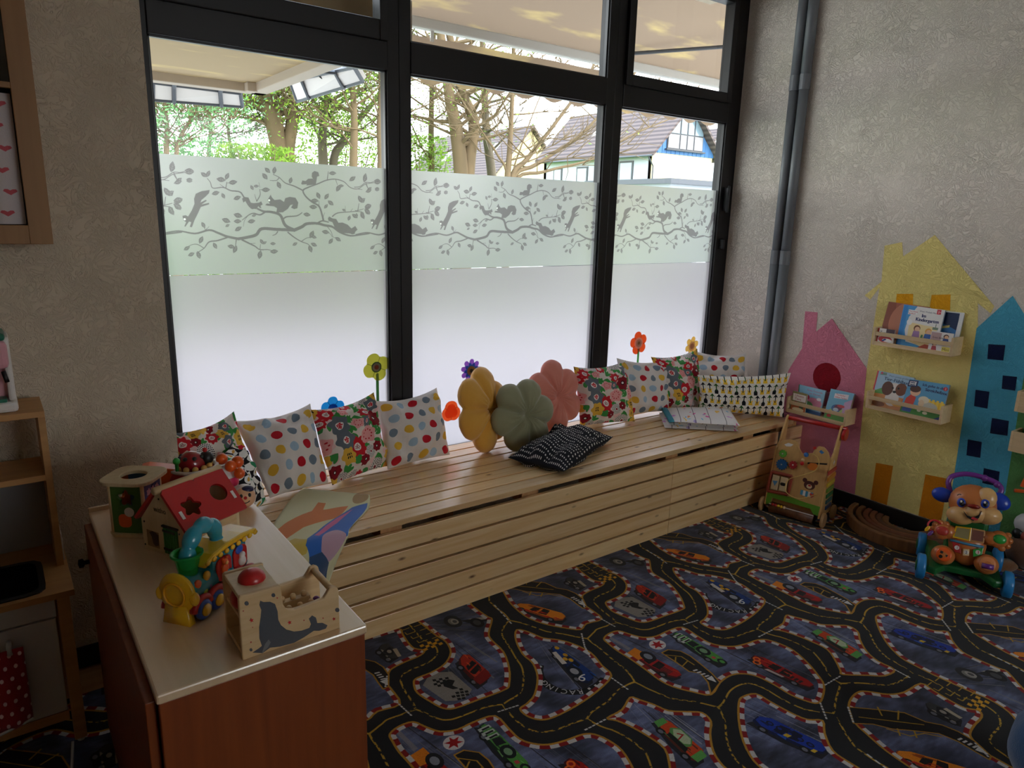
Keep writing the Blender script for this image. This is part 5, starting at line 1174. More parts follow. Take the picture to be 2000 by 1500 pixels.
for sg in (1, -1):                                             # roof plates; u runs back along the ridge, v down the slope
    top = Vector((bw/2+sg*.006, -.004, ah+.002)); dn = Vector((sg*(bw/2+.012), 0, eh-ah-.010)); L = dn.length; dn.normalize(); n = Vector((0,1,0)).cross(dn)*sg*-1
    n = n if n.z > 0 else -n
    rp = MB(); n2 = 48; Lr = bd+.012
    ringplate(rp, loop_rect(0, Lr/2, 0, L, (Lr*.27, L*.52), n2), loop_blob((Lr*.27, L*.52), .023, 5, .22, n2), top, (0,1,0), dn, n*.008)
    ringplate(rp, loop_rect(Lr/2, Lr, 0, L, (Lr*.74, L*.45), n2), loop_blob((Lr*.74, L*.45), .024, 1, 0, n2), top, (0,1,0), dn, n*.008)
    rf = obj('roof_panel', rp, RED, barn, M=Mb)
    for a in (.08, .92):
        c_ = top+Vector((0, 1, 0))*Lr*a+dn*L*.62; obj('peg', MB().add([c_+Vector((0,1,0))*p*.004+dn*q*.011+n*k for k in (.004, .0095) for p, q in ((-1,-1),(1,-1),(1,1),(-1,1))], [(3,2,1,0),(4,5,6,7),(0,1,5,4),(1,2,6,5),(2,3,7,6),(3,0,4,7)]), WHITEP, rf, M=Mb)
obj('ridge_dowel', MB().tube([(bw/2, -.012, ah+.006), (bw/2, bd+.010, ah+.006)], .010, 14), LW, barn, smooth=True, M=Mb)

# ---- things crowded behind the barn
q = thing('ladybird_toy', 'red bowl shaped toy with a ladybird on top behind the barn roof', 'toy', (-3.285, -.775, CZ))
c_ = Vector((-3.285, -.775, CZ))
obj('bowl', MB().lathe([(.035,0),(.058,.02),(.072,.06),(.070,.095),(.062,.112),(.0,.114)], c_, (0,0,1), 28), RED, q, smooth=True)
obj('rim', MB().lathe([(.060,.112),(.066,.114),(.066,.120),(.058,.122),(.054,.116)], c_, (0,0,1), 28, cap=False), WHITEP, q, smooth=True)
for k in range(11): a = k*.571; obj('bead', MB().ball(c_+Vector((.043*math.cos(a), .043*math.sin(a), .121)), .009, seg=8, rings=6), plain('honey_bead', (226, 180, 96), .4), q, smooth=True)
lb = obj('ladybird', MB().ball(c_+Vector((-.006, 0, .128)), (.040, .036, .036)), plain('ladybird_red', (150, 14, 28), .2, coat=.6), q, smooth=True)
for k in range(8):
    a = k*.8; d = Vector((math.cos(a)*.8, math.sin(a)*.8, .62)).normalized(); obj('spot', MB().ball(c_+Vector((-.006, 0, .128))+Vector((d.x*.039, d.y*.035, d.z*.035)), .0065, seg=8, rings=5), DARK, lb, smooth=True)
obj('head', MB().ball(c_+Vector((.034, -.006, .140)), .020), DARK, q, smooth=True); obj('feeler', MB().ball(c_+Vector((.030, -.010, .166)), .007), RED, q, smooth=True)
q = thing('bead_rattle', 'white and pink rattle with orange balls beside the ladybird toy', 'toy', (-3.205, -.79, CZ)); c_ = Vector((-3.205, -.79, CZ))
obj('body', MB().ball(c_+Vector((0, 0, .055)), (.036, .036, .055)), WHITEP, q, smooth=True)
obj('band', MB().lathe([(.0365,.052),(.0375,.062),(.034,.078)], c_, (0,0,1), 20, cap=False), plain('magenta_plastic', (214, 40, 90), .3), q, smooth=True)
for d in ((.012,-.022,.112,.017), (.034,-.012,.118,.018), (-.002,.018,.125,.017), (.030,-.040,.092,.016)): obj('orange_ball', MB().ball(c_+Vector(d[:3]), d[3]), ORANGE, q, smooth=True)
q = thing('doll_head_toy', 'round doll face toy with red nose and white and navy cap at the cabinet edge', 'toy', (-3.176, -.868, CZ)); c_ = Vector((-3.176, -.868, CZ+.032))
hd = obj('head', MB().ball(c_, .032, seg=20, rings=14), SKIN, q, smooth=True)
vw = Vector((-.15, -1, .35)).normalized(); sdv = vw.cross(Vector((0,0,1))).normalized(); upv = sdv.cross(vw)
fc = lambda a, b, r_=.0315: c_+(vw*math.sqrt(max(0, 1-a*a-b*b))+sdv*a+upv*b)*r_
obj('cap', MB().ball(c_+upv*.010-vw*.006, (.0325, .0325, .027), seg=20, rings=10), WHITEP, q, smooth=True)
obj('fringe', MB().ball(c_+upv*.020+vw*.012-sdv*.008, (.020, .016, .011)), NAVY, q, smooth=True)
for a in (-.38, .34): obj('eye', MB().ball(fc(a, .12), (.0045, .004, .0065), seg=10, rings=6), DARK, hd, smooth=True)
obj('nose', MB().ball(fc(0, -.08), .005, seg=10, rings=6), RED, hd, smooth=True)
obj('mouth', MB().tube([fc(a, -.38-.16*(1-(a/.36)**2)) for a in np.linspace(-.36, .36, 9)], .0016, 6), DARK, hd)
obj('ear', MB().ball(c_+sdv*.034, .009), BLUE, q, smooth=True)
q = thing('orange_roof_block', 'orange wedge shaped toy block between the sorter and the ladybird toy', 'toy', (-3.375, -.79, CZ))
obj('wedge', MB().prism([(-.05,0),(.045,0),(.045,.122),(-.03,.138),(-.05,.134)], (-3.375, -.78, CZ), (.96,-.28,0), (0,0,1), (.014,.048,0)), ORANGE, q, bevel=.003)
obj('green_peg', MB().ball((-3.335, -.80, CZ+.150), .010).tube([(-3.335, -.80, CZ+.12), (-3.335, -.80, CZ+.16)], .005, 8), GREENP, q, smooth=True)

# ---- toy train
to = Vector((-3.393, -1.345, CZ)); Mt = frame(to, (-.79, -.61, 0), (0,0,1)) @ Matrix.Scale(.84, 4)       # local x forwards, local y towards the window side
tr_ = thing('toy_train', 'teal plastic toy train with yellow front and bubble smoke handle', 'toy', to)
obj('chassis', MB().prism([(-.125,.016),(.10,.016),(.112,.03),(.10,.052),(-.125,.052),(-.135,.04)], (0,-.036,0), (1,0,0), (0,0,1), (0,.072,0)), RED, tr_, bevel=.006, M=Mt)
for x, w in ((.072, .026), (.022, .026), (-.058, .030), (-.112, .022)):
    for sy in (-1, 1):
        wh = obj('wheel', MB().lathe([(0,0),(w*.82,0),(w,.004),(w,.012),(w*.8,.016),(0,.016)], (x, sy*.038, w), (0,sy,0), 22), BLUE, tr_, smooth=True, bevel=0, M=Mt)
        obj('hub', MB().lathe([(0,.0162),(w*.62,.0162),(w*.58,.020),(0,.0205)], (x, sy*.038, w), (0,sy,0), 20), YEL, wh, smooth=True, M=Mt)
        obj('mudguard', MB().tube([(x+(w+.006)*math.cos(a), sy*.044, w+(w+.006)*math.sin(a)) for a in np.linspace(.15, 3.0, 12)], .0085, 8), RED, tr_, smooth=True, M=Mt)
obj('boiler', MB().tube([(-.01,0,.076), (.095,0,.076), (.100,0,.076)], [.042,.042,.036], 22), TEAL, tr_, smooth=True, M=Mt)
fp = MB()
fp.lathe([(0,0),(.050,0),(.053,.006),(.050,.012),(.036,.016),(0,.018)], (.098, 0, .080), (1,0,0), 28)
fp.prism([(-.040,.0),(.040,.0),(.036,.02),(.030,.050),(-.030,.050),(-.036,.02)], (.096,0,.0), (0,1,0), (0,0,1), (.020,0,0))
for sy in (-1, 1): fp.ball((.104, sy*.050, .072), (.012, .012, .018))
obj('front_plate', fp, YEL, tr_, smooth=True, M=Mt)
obj('front_ring', MB().tube([(.1165, .030*math.cos(a), .080+.030*math.sin(a)) for a in np.linspace(0, 6.283, 25)[:-1]], .003, 6, closed=True), plain('amber_plastic', (222, 160, 20), .3), tr_, smooth=True, M=Mt)
obj('cab', MB().prism([(-.128,.05),(.018,.05),(.016,.128),(-.122,.128)], (0,-.036,0), (1,0,0), (0,0,1), (0,.072,0)), TEAL, tr_, bevel=.008, M=Mt)
rfp = [(-.158,.132),(-.10,.141),(-.04,.143),(.02,.136),(.052,.124),(.056,.136),(.02,.150),(-.04,.158),(-.10,.156),(-.160,.146)]
obj('cab_roof', MB().prism(rfp, (0,-.046,0), (1,0,0), (0,0,1), (0,.092,0)), YEL, tr_, bevel=.006, M=Mt)
for i in range(9): obj('roof_rib', MB().ball((-.148+i*.024, .046, .138), (.009, .005, .007), seg=8, rings=5), YEL, tr_, smooth=True, M=Mt)
for sy in (-1, 1):
    for x0, x1 in ((-.115, -.058), (-.050, .008)):
        wdw = obj('cab_window', MB().prism(loop_rect(x0, x1, .060, .124, ((x0+x1)/2, .092), 28, .018), (0, sy*.036, 0), (1,0,0), (0,0,1), (0, sy*.006, 0)), RED, tr_, bevel=.002, M=Mt)
    fg = obj('bear_figure', MB().ball((-.018, sy*.044, .094), (.014, .008, .016)).ball((-.018, sy*.046, .113), (.010, .007, .009)).ball((-.010, sy*.046, .121), .004).ball((-.026, sy*.046, .121), .004), ORANGE, tr_, smooth=True, M=Mt)
    obj('bear_face', MB().ball((-.018, sy*.0525, .111), (.006, .003, .005)), plain('bear_muzzle', (250, 190, 120), .4), fg, smooth=True, M=Mt)
    obj('mouse_figure', MB().ball((-.088, sy*.044, .082), (.013, .009, .015)).ball((-.086, sy*.047, .100), (.010, .008, .009)), WHITEP, tr_, smooth=True, M=Mt)
    obj('flag', MB().ball((-.082, sy*.042, .116), (.016, .004, .012)), BLUE, tr_, smooth=True, M=Mt)
    obj('star_lever', MB().prism(loop_blob((-.028, .072), .015, 5, .25, 30), (0, sy*.044, 0), (1,0,0), (0,0,1), (0, sy*.008, 0)), TEAL, tr_, bevel=.002, M=Mt)
    for (x, z, mt) in ((.074, .092, ORANGE), (.040, .100, YEL), (.052, .066, LIME), (.034, .074, PURPLE)): obj('button', MB().lathe([(0,0),(.0125,0),(.012,.004),(.006,.007),(0,.0075)], (x, sy*.034, z), (0,sy,.12), 16), mt, tr_, smooth=True, M=Mt)
def clear_plastic():
    mt, t, b = nodes('green_clear_plastic'); b.inputs['Base Color'].default_value = col(60, 210, 110); b.inputs['Transmission Weight'].default_value = .75; b.inputs['Roughness'].default_value = .12; b.inputs['IOR'].default_value = 1.2; return mt
obj('chimney', MB().lathe([(.022,0),(.030,.045),(.032,.052),(.039,.056),(.039,.061),(.034,.061),(.028,.05),(.020,.004)], (.062, 0, .108), (0,0,1), 26, cap=False), clear_plastic(), tr_, smooth=True, M=Mt)
obj('chimney_base', MB().lathe([(.030,-.006),(.028,.0),(.022,.004),(0,.005)], (.062, 0, .108), (0,0,1), 22), TEAL, tr_, smooth=True, M=Mt)
hp = spline([(.062,0,.125), (.060,0,.160), (.050,0,.185), (.028,0,.207), (.0,0,.214), (-.022,0,.208), (-.040,0,.190), (-.048,0,.152)], 8); nn = len(hp)-1
obj('smoke_handle', MB().tube(hp, [.0155+.0065*abs(math.sin(4.2*math.pi*i/nn)) for i in range(nn+1)], 16), TEAL, tr_, smooth=True, M=Mt)

# ---- wooden pounding toy with a seal
sx0, sx1, sy0, sy1 = -3.394, -3.196, -1.606, -1.490
se = thing('seal_hammer_toy', 'natural wood pounding toy with a grey seal printed on its side', 'toy', ((sx0+sx1)/2, (sy0+sy1)/2, CZ))
pf = [(0,0),(.198,0),(.198,.085),(.196,.094),(.188,.099),(.178,.098),(.172,.088),(.165,.079),(.105,.074),(.090,.079),(.083,.092),(.080,.136),(.004,.136),(0,.132)]
for y in (sy0, sy1-.010):
    sp_ = obj('side', MB().prism(pf, (sx0, y, CZ), (1,0,0), (0,0,1), (0,.010,0)), LW, se, bevel=.0025)
    if y == sy0:
        def dec(n, pts, mt, lift=.0006, px=True):
            q_ = [at(280+a/4.688, 980+b/4.688, 1, sy0) for a, b in pts] if px else [Vector((sx0+a, sy0, CZ+b)) for a, b in pts]
            obj(n, MB().prism([(p.x-sx0, p.z-CZ) for p in q_], (sx0, sy0, CZ), (1,0,0), (0,0,1), (0,-lift,0)), mt, sp_)
        SG = plain('seal_grey_print', (74, 78, 86), .6)
        dec('seal_print', [(1062,945),(1070,905),(1100,918),(1160,915),(1205,935),(1228,1000),(1235,1080),(1260,1130),(1310,1170),(1380,1188),(1450,1180),(1520,1155),(1535,1120),(1515,1070),(1545,1040),(1580,1060),(1592,1110),(1640,1108),(1685,1130),(1670,1160),(1610,1180),(1560,1180),(1470,1240),(1380,1290),(1250,1325),(1160,1335),(1090,1385),(1000,1380),(1060,1340),(1085,1320),(1062,1250),(1060,1150),(1075,1050),(1080,990)], SG)
        dec('flipper_print', [(1085,1385),(1110,1300),(1145,1258),(1165,1285),(1140,1330)], plain('seal_light_print', (112, 114, 118), .6), .0012)
        for a, b, r_ in ((990,1085,22),(1338,1105,20),(1745,1072,17),(985,1285,10),(915,1000,8),(1225,880,9),(1470,1085,8),(1645,1065,8),(1000,1150,6)):
            dec('star_print', [(a+r_*(1 if k % 2 else .45)*math.cos(k*math.pi/5), b+r_*(1 if k % 2 else .45)*math.sin(k*math.pi/5)) for k in range(10)], RED)
        for a, b, r_ in ((945,930,20),(1190,855,18),(1775,990,20),(985,1355,14)): dec('dot_print', [(a+r_*math.cos(k*.5), b+r_*math.sin(k*.5)) for k in range(12)], SG)
obj('lid', MB().box((sx0+.002, sy0+.010, CZ+.124), (sx0+.078, sy1-.010, CZ+.134)), LW2, se, bevel=.0015)
obj('red_ball', MB().ball((sx0+.042, (sy0+sy1)/2, CZ+.134), (.027, .027, .022)), RED, se, smooth=True)
obj('ball_shelf', MB().prism([(0,.078),(0,.086),(.078,.054),(.078,.046)], (sx0+.004, sy0+.010, CZ), (1,0,0), (0,0,1), (0,sy1-sy0-.020,0)), LW, se)
obj('red_ball', MB().ball((sx0+.022, (sy0+sy1)/2-.006, CZ+.104), .025), RED, se, smooth=True)
obj('ramp', MB().prism([(0,.006),(.19,.004),(.19,.012),(0,.016)], (sx0+.002, sy0+.010, CZ), (1,0,0), (0,0,1), (0,sy1-sy0-.020,0)), LW, se)
obj('partition', MB().box((sx0+.079, sy0+.010, CZ+.014), (sx0+.087, sy1-.010, CZ+.076)), LW, se)
for k in range(2):
    kb = obj('key_bar', MB().box((sx0+.092, sy0+.018+k*.042, CZ+.045), (sx0+.160, sy0+.034+k*.042, CZ+.060)), LW2, se, bevel=.0015)
    for i in range(3): obj('peg', MB().lathe([(.0055,0),(.0065,.006),(.0045,.010),(0,.011)], (sx0+.102+i*.023, sy0+.026+k*.042, CZ+.060), (0,0,1), 10), LW, kb, smooth=True)
obj('violet_bead', MB().ball((sx0+.168, sy0+.050, CZ+.052), .008), PURPLE, se, smooth=True)
obj('cross_dowel', MB().tube([(sx0+.186, sy0+.004, CZ+.089), (sx0+.186, sy1-.004, CZ+.089)], .007, 14), LW, se, smooth=True)
# ================================================================ along the right wall
GREYP = plain('grey_conduit', (112, 116, 122), .45)
for y, lab in ((-.372, 'left one of two grey vertical pipes in the window corner'), (-.433, 'right one of two grey vertical pipes in the window corner')):
    t0 = thing('pipe', lab, 'pipe', (XR-.032, y, 0), 'grey pipes in the window corner'); x = XR-.031
    obj('tube', MB().tube([(x, y, -.008), (x, y, 1.37)], .0285, 18), GREYP, t0, smooth=True)
    obj('tube', MB().tube([(x, y, 1.37), (x, y, 2.33)], .0265, 18), GREYP, t0, smooth=True); obj('tube', MB().tube([(x, y, 2.33), (x, y, 3.0)], .0285, 18), GREYP, t0, smooth=True)
    for z in (1.37, 2.33): obj('sleeve', MB().tube([(x, y, z-.04), (x, y, z+.04)], .0298, 18), GREYP, t0)
BIRCH = wood('birch_shelf', (228, 202, 160), (214, 186, 142), 1, 9, .5)
SF = XR-.105
def rack(label, y0, y1, z0, hh=.092, solid=False):
    t0 = thing('book_ledge', label, 'shelf', (XR-.05, (y0+y1)/2, z0), 'wooden book ledges on the painted wall'); th = .012
    obj('bottom', MB().box((SF, y1+th, z0), (XR, y0-th, z0+.012)), BIRCH, t0, bevel=.001)
    for y in (y0, y1+th): obj('side', MB().box((SF-.001, y-th, z0), (XR, y, z0+hh)), BIRCH, t0, bevel=.0015)
    if solid: obj('front_board', MB().box((SF, y1+th, z0+.012), (SF+.012, y0-th, z0+hh)), BIRCH, t0, bevel=.001)
    else:
        obj('front_lip', MB().box((SF, y1+th, z0+.012), (SF+.008, y0-th, z0+.020)), BIRCH, t0, bevel=.001)
        obj('front_rail', MB().box((SF, y1+th, z0+.050), (SF+.010, y0-th, z0+.070)), BIRCH, t0, bevel=.001)
    obj('back_rail', MB().box((XR-.012, y1+th, z0+.03), (XR, y0-th, z0+.06)), BIRCH, t0)
fy = lambda px, py: at(px, py, 0, SF)
LA, LB, LC_ = fy(1702,673), fy(1689,796), fy(1534,804)
za, zb_, zc = (LA.z+fy(1858,697).z)/2, (LB.z+fy(1837,830).z)/2, (LC_.z+fy(1650,833).z)/2
rack('upper birch book ledge on the yellow painted house', LA.y, fy(1858,697).y, za)
rack('lower birch book ledge on the yellow painted house', LB.y, fy(1837,830).y, zb_)
rack('birch book ledge on the pink painted house beside the bench', LC_.y, fy(1650,833).y, zc)
def cover(name, w, h, bg, ops):
    cv = Cv(w, h, 340/h, bg)
    for o in ops:
        k = o[0]
        if k == 'p': cv.poly([(x*w, y*h) for x, y in o[1]], o[2])
        elif k == 'e': cv.ell(o[1]*w, o[2]*h, o[3]*w, o[4]*h, o[5], o[6] if len(o) > 6 else 0)
        elif k == 't': cv.text(o[1], o[2]*w, o[3]*h, o[4]*h, o[5], o[6] if len(o) > 6 else 0, bold=o[7] if len(o) > 7 else 0)
    return printed(name, cv.image(name), .35, spec=.4)
PAGE = plain('book_pages', (222, 216, 204), .8)
def book(label, q, xb, xt, mt, th=.012, zb0=None, group='picture books on the wall ledges', spine=None):
    """board book standing on a ledge and leaning on the wall; q = pixels of bottom left, bottom right, top right, top left of its cover"""
    P = [at(*q[0], 0, xb), at(*q[1], 0, xb), at(*q[2], 0, xt), at(*q[3], 0, xt)]
    if zb0 is not None:
        for k in (0, 1): P[k].z = zb0
    n = (P[1]-P[0]).cross(P[3]-P[0]).normalized()
    if n.x < 0: n = -n
    d = n*th; t0 = thing('picture_book', label, 'book', (P[0]+P[1])/2, group)
    obj('cover', MB().add(P+[p+d*.15 for p in P], [(0,1,2,3), (4,7,6,5), (0,4,5,1), (1,5,6,2), (2,6,7,3), (3,7,4,0)], [[(0,0),(1,0),(1,1),(0,1)]]+[[(.02,.5)]*4]*5), mt, t0)
    c_ = sum(P, Vector())/4; Q_ = [c_+(p-c_)*.975+d*.15 for p in P]
    obj('pages', MB().add(Q_+[p+d*.7 for p in Q_], [(3,2,1,0), (4,5,6,7), (0,1,5,4), (1,2,6,5), (2,3,7,6), (3,0,4,7)]), PAGE, t0)
    B_ = [p+d*.85 for p in P]; obj('back_cover', MB().add(B_+[p+d*.15 for p in B_], [(3,2,1,0), (4,5,6,7), (0,1,5,4), (1,2,6,5), (2,3,7,6), (3,0,4,7)]), plain('book_back', (150, 168, 190), .5), t0)
    if spine:
        obj('spine', MB().add([P[0], P[0].lerp(P[1], .06), P[3].lerp(P[2], .06), P[3]]+[p+d for p in (P[0], P[0].lerp(P[1], .06), P[3].lerp(P[2], .06), P[3])]+[], [(0,1,2,3), (4,7,6,5), (0,4,5,1), (1,5,6,2), (2,6,7,3), (3,7,4,0)]) if 0 else MB().tube([P[0]+d*.5-(P[1]-P[0])*.01, P[3]+d*.5-(P[2]-P[3])*.01], th*.55, 8), plain('spine_%d' % spine[0], spine, .4), t0)
kid = lambda x, y, s, hair, shirt, skin=(240, 196, 160): [('e', x, y, .075*s, .07*s, hair), ('e', x+.01*s, y-.02*s, .058*s, .058*s, skin), ('p', [(x-.07*s, y-.06*s), (x+.07*s, y-.06*s), (x+.10*s, y-.24*s), (x-.09*s, y-.24*s)], shirt)]
c1 = cover('baby_cover', 1.15, 1, (176, 100, 74), [('p',[(0,0),(.35,0),(.2,1),(0,1)],(150,82,62)), ('e',.55,.55,.42,.5,(206,132,102)), ('e',.62,.66,.05,.025,(70,40,36)), ('e',.75,.3,.14,.05,(178,70,70)), ('e',.86,.48,.10,.08,(220,150,120)), ('p',[(.48,.74),(.66,.77),(.66,.75),(.48,.72)],(110,60,46)), ('p',[(.0,.0),(1,0),(1,.12),(0,.08)],(234,206,180))])
book('brown photo board book with a baby face on its cover', [(1714,672),(1800,686),(1816,600),(1736,589)], .045, .088, c1, .010, za+.0125)
c2 = cover('kindergarten_cover', 1.05, 1, (240, 238, 236), [('p',[(0,0),(.09,0),(.12,1),(0,1)],(50,140,214)), ('p',[(.09,1),(.32,1),(.16,.72),(.12,.4),(.2,.12),(1,.02),(1,0),(.09,0)],(74,160,222)), ('p',[(.2,.6),(.9,.56),(1,.2),(.6,.05),(.22,.16)],(246,226,170)), ('p',[(.5,0),(1,0),(1,.1),(.7,.12)],(196,84,60)), ('t','Im',.47,.76,.115,(28,36,92),0,.006), ('t','Kindergarten',.34,.66,.115,(28,36,92),0,.006), ('t','Wieso Weshalb Warum',.40,.88,.05,(90,90,110)), ('p',[(.12,.78),(.34,.80),(.34,.90),(.12,.90)],(250,250,250)), ('t','Mein erstes',.13,.85,.05,(190,40,60)), ('t','Spielbuch',.13,.80,.05,(190,40,60)), ('p',[(.82,.88),(.92,.88),(.92,.99),(.82,.99)],(200,40,56)), ('t','2+',.845,.91,.07,(255,255,255)), ('e',.2,.6,.07,.07,(250,250,250)), ('p',[(.4,.16),(.6,.16),(.6,.24),(.4,.24)],(200,60,50))]+kid(.42,.48,1.1,(110,66,40),(170,130,180))+kid(.72,.44,1.1,(230,170,80),(60,110,190))+[('p',[(.54,.22),(.62,.22),(.6,.34),(.56,.34)],(60,120,70)), ('p',[(.8,.5),(.94,.5),(.94,.56),(.8,.56)],(120,140,120)), ('p',[(.86,.5),(.88,.5),(.88,.64),(.86,.64)],(120,140,120))])
book('white and blue picture book titled Im Kindergarten', [(1751,676),(1826,688),(1846,606),(1768,595)], .024, .072, c2, .013, za+.0125, spine=(50,140,214))
c3 = cover('dark_blue_cover', .8, 1, (228, 230, 232), [('p',[(.05,.03),(.82,.03),(.82,.97),(.05,.97)],(22,44,86)), ('p',[(.05,.03),(.82,.03),(.82,.55),(.05,.72)],(40,110,170)), ('p',[(.2,.62),(.5,.66),(.5,.60),(.2,.56)],(206,196,120)), ('t','Gute Nacht',.12,.44,.09,(20,40,80))])
book('dark blue board book with a white edge at the right end of the upper ledge', [(1822,686),(1864,692),(1884,611),(1836,606)], .052, .090, c3, .012, za+.0125)
c4 = cover('red_mini_cover', 1.05, .8, (232, 228, 222), [('p',[(0,0),(.08,0),(.08,1),(0,1)],(190,36,44)), ('p',[(.5,.7),(1,.7),(1,1),(.5,1)],(70,50,60)), ('e',.5,.3,.4,.22,(196,50,60)), ('e',.62,.24,.28,.12,(244,244,244)), ('p',[(.3,.2),(.5,.35),(.6,.3),(.4,.14)],(40,60,130)), ('t','Tut',.14,.62,.3,(30,30,36))])
book('small red and white mini book at the left end of the upper ledge', [(1710,672),(1743,677),(1748,645),(1716,640)], .004, .012, c4, .008, za+.0125)
c5 = cover('mini_white_cover', 1.1, 1, (236, 232, 230), [('p',[(.02,.5),(.48,.5),(.48,.95),(.02,.95)],(190,160,160)), ('t','Erste Bilder',.1,.66,.13,(60,40,60))]+kid(.7,.8,1.6,(90,60,50),(70,90,150))+kid(.25,.35,1.3,(90,60,50),(180,70,80))+[('p',[(.6,.05),(.95,.05),(.95,.3),(.6,.3)],(240,230,120)), ('t','Mini',.62,.1,.2,(120,90,40))])
book('small white mini book with little figures at the right end of the upper ledge', [(1811,686),(1855,693),(1863,652),(1820,646)], .004, .012, c5, .008, za+.0125)
c6 = cover('puppy_cover', 1, 1.05, (170, 202, 224), [('p',[(0,0),(1,0),(1,.35),(0,.45)],(222,158,102)), ('p',[(0,.42),(.3,.6),(.6,.4),(0,.36)],(106,170,92)), ('e',.55,.30,.2,.22,(238,232,226)), ('e',.55,.58,.2,.17,(236,228,220)), ('e',.36,.56,.16,.20,(96,58,42)), ('e',.74,.60,.16,.18,(128,76,52)), ('e',.57,.50,.05,.035,(30,24,26)), ('e',.50,.60,.03,.03,(30,24,26)), ('e',.66,.62,.03,.03,(30,24,26)), ('e',.75,.16,.16,.05,(240,190,90)), ('e',.92,.3,.08,.1,(226,120,60)), ('e',.2,.08,.2,.08,(150,100,70)), ('t','Tier-Fühlbuch',.20,.78,.13,(40,70,110),-.02,.004), ('t','Mein erstes großes',.32,.90,.07,(90,120,150)), ('p',[(.06,.90),(.24,.91),(.24,.98),(.06,.97)],(120,150,140)), ('e',.1,.955,.03,.03,(206,50,90))])
book('light blue picture book with a puppy titled Tier-Fühlbuch', [(1698,802),(1764,815),(1786,738),(1717,724)], .036, .080, c6, .016, zb_+.0125, spine=(206,46,60))
c7 = cover('petting_zoo_cover', 1.08, 1, (96, 166, 206), [('p',[(0,0),(1,0),(1,.26),(0,.2)],(74,150,66)), ('p',[(.45,.28),(1,.26),(1,.48),(.45,.48)],(240,196,60))]+[('p',[(.5+k*.1,.26),(.56+k*.1,.26),(.56+k*.1,.52),(.5+k*.1,.52)],(246,214,90)) for k in range(5)]+[('e',.66,.30,.2,.13,(206,204,190)), ('e',.5,.47,.13,.1,(240,228,200)), ('e',.46,.36,.07,.1,(232,206,170)), ('p',[(.04,.22),(.28,.2),(.3,.5),(.16,.58),(.06,.44)],(214,66,50)), ('p',[(.04,.06),(.26,.06),(.28,.22),(.04,.22)],(60,100,180)), ('e',.24,.66,.13,.13,(240,192,156)), ('e',.22,.74,.14,.10,(84,52,40)), ('p',[(0,.78),(.24,.80),(.24,.98),(0,.97)],(20,44,92)), ('p',[(.03,.82),(.2,.83),(.2,.95),(.03,.94)],(240,240,240)), ('t','mini',.045,.89,.075,(20,44,92),0,.003), ('t','muis',.045,.83,.075,(20,44,92),0,.003), ('t','Ich gehe in den',.36,.86,.105,(24,40,90),-.04,.004), ('t','Streichelzoo',.46,.73,.12,(24,40,90),-.04,.006), ('e',.93,.87,.05,.055,(206,50,60)), ('t','2',.915,.845,.08,(255,255,255)), ('p',[(.8,.0),(1,.0),(1,.14)],(30,60,130)), ('e',.45,.16,.05,.04,(240,240,210)), ('e',.6,.12,.06,.04,(240,240,210))])
book('blue picture book titled Ich gehe in den Streichelzoo', [(1755,812),(1836,828),(1855,752),(1777,740)], .018, .062, c7, .014, zb_+.0125)
c8 = cover('forest_mini_cover', .8, 1, (150, 140, 90), [('p',[(.05,.55),(.95,.55),(.95,.9),(.05,.9)],(240,232,226)), ('t','Unsere',.2,.76,.16,(170,50,60)), ('t','Tiere',.2,.6,.16,(170,50,60)), ('p',[(0,0),(1,0),(1,.4),(0,.45)],(196,110,60)), ('e',.3,.42,.16,.1,(170,40,40)), ('e',.7,.3,.14,.2,(96,110,60)), ('e',.5,.12,.4,.1,(230,214,170))])
book('small brown and white mini book at the left end of the pink wall ledge', [(1543,806),(1571,812),(1577,770),(1549,763)], .004, .014, c8, .008, zc+.0125)
c9 = cover('meadow_cover', 1, 1.05, (150, 206, 232), [('p',[(0,0),(1,0),(1,.12),(0,.14)],(60,110,170)), ('e',.6,.42,.36,.2,(228,140,168)), ('e',.3,.3,.3,.16,(120,190,110)), ('e',.15,.62,.16,.1,(80,130,70)), ('e',.36,.6,.06,.08,(206,60,80)), ('t','Gute Freunde',.3,.84,.10,(200,90,150)), ('t','im Garten',.4,.73,.10,(200,90,150)), ('e',.8,.6,.1,.06,(250,240,244))])
book('sky blue and pink picture book on the pink wall ledge', [(1557,806),(1601,818),(1613,763),(1562,751)], .038, .072, c9, .012, zc+.0125, spine=(56,140,90))
c10 = cover('bird_cover', .82, 1, (120, 190, 220), [('p',[(0,0),(1,0),(1,.2),(0,.24)],(104,180,80)), ('p',[(0,.24),(.5,.5),(1,.3),(1,.2),(0,.2)],(180,214,130)), ('p',[(.7,.2),(1,.2),(1,.8),(.7,.65)],(206,170,206)), ('p',[(.22,.72),(.8,.76),(.8,.92),(.22,.88)],(246,240,242)), ('t','Tierkinder',.28,.83,.075,(200,60,80)), ('t','lieben Farben',.26,.75,.075,(200,60,80)), ('e',.42,.4,.2,.13,(60,110,170)), ('e',.5,.44,.17,.10,(110,60,90)), ('e',.42,.36,.12,.06,(200,214,226)), ('e',.6,.5,.16,.05,(206,70,80)), ('e',.2,.12,.1,.05,(206,50,60))])
book('light blue picture book with a bird, right end of the pink wall ledge', [(1607,823),(1651,833),(1669,769),(1623,759)], .020, .060, c10, .018, zc+.0125)
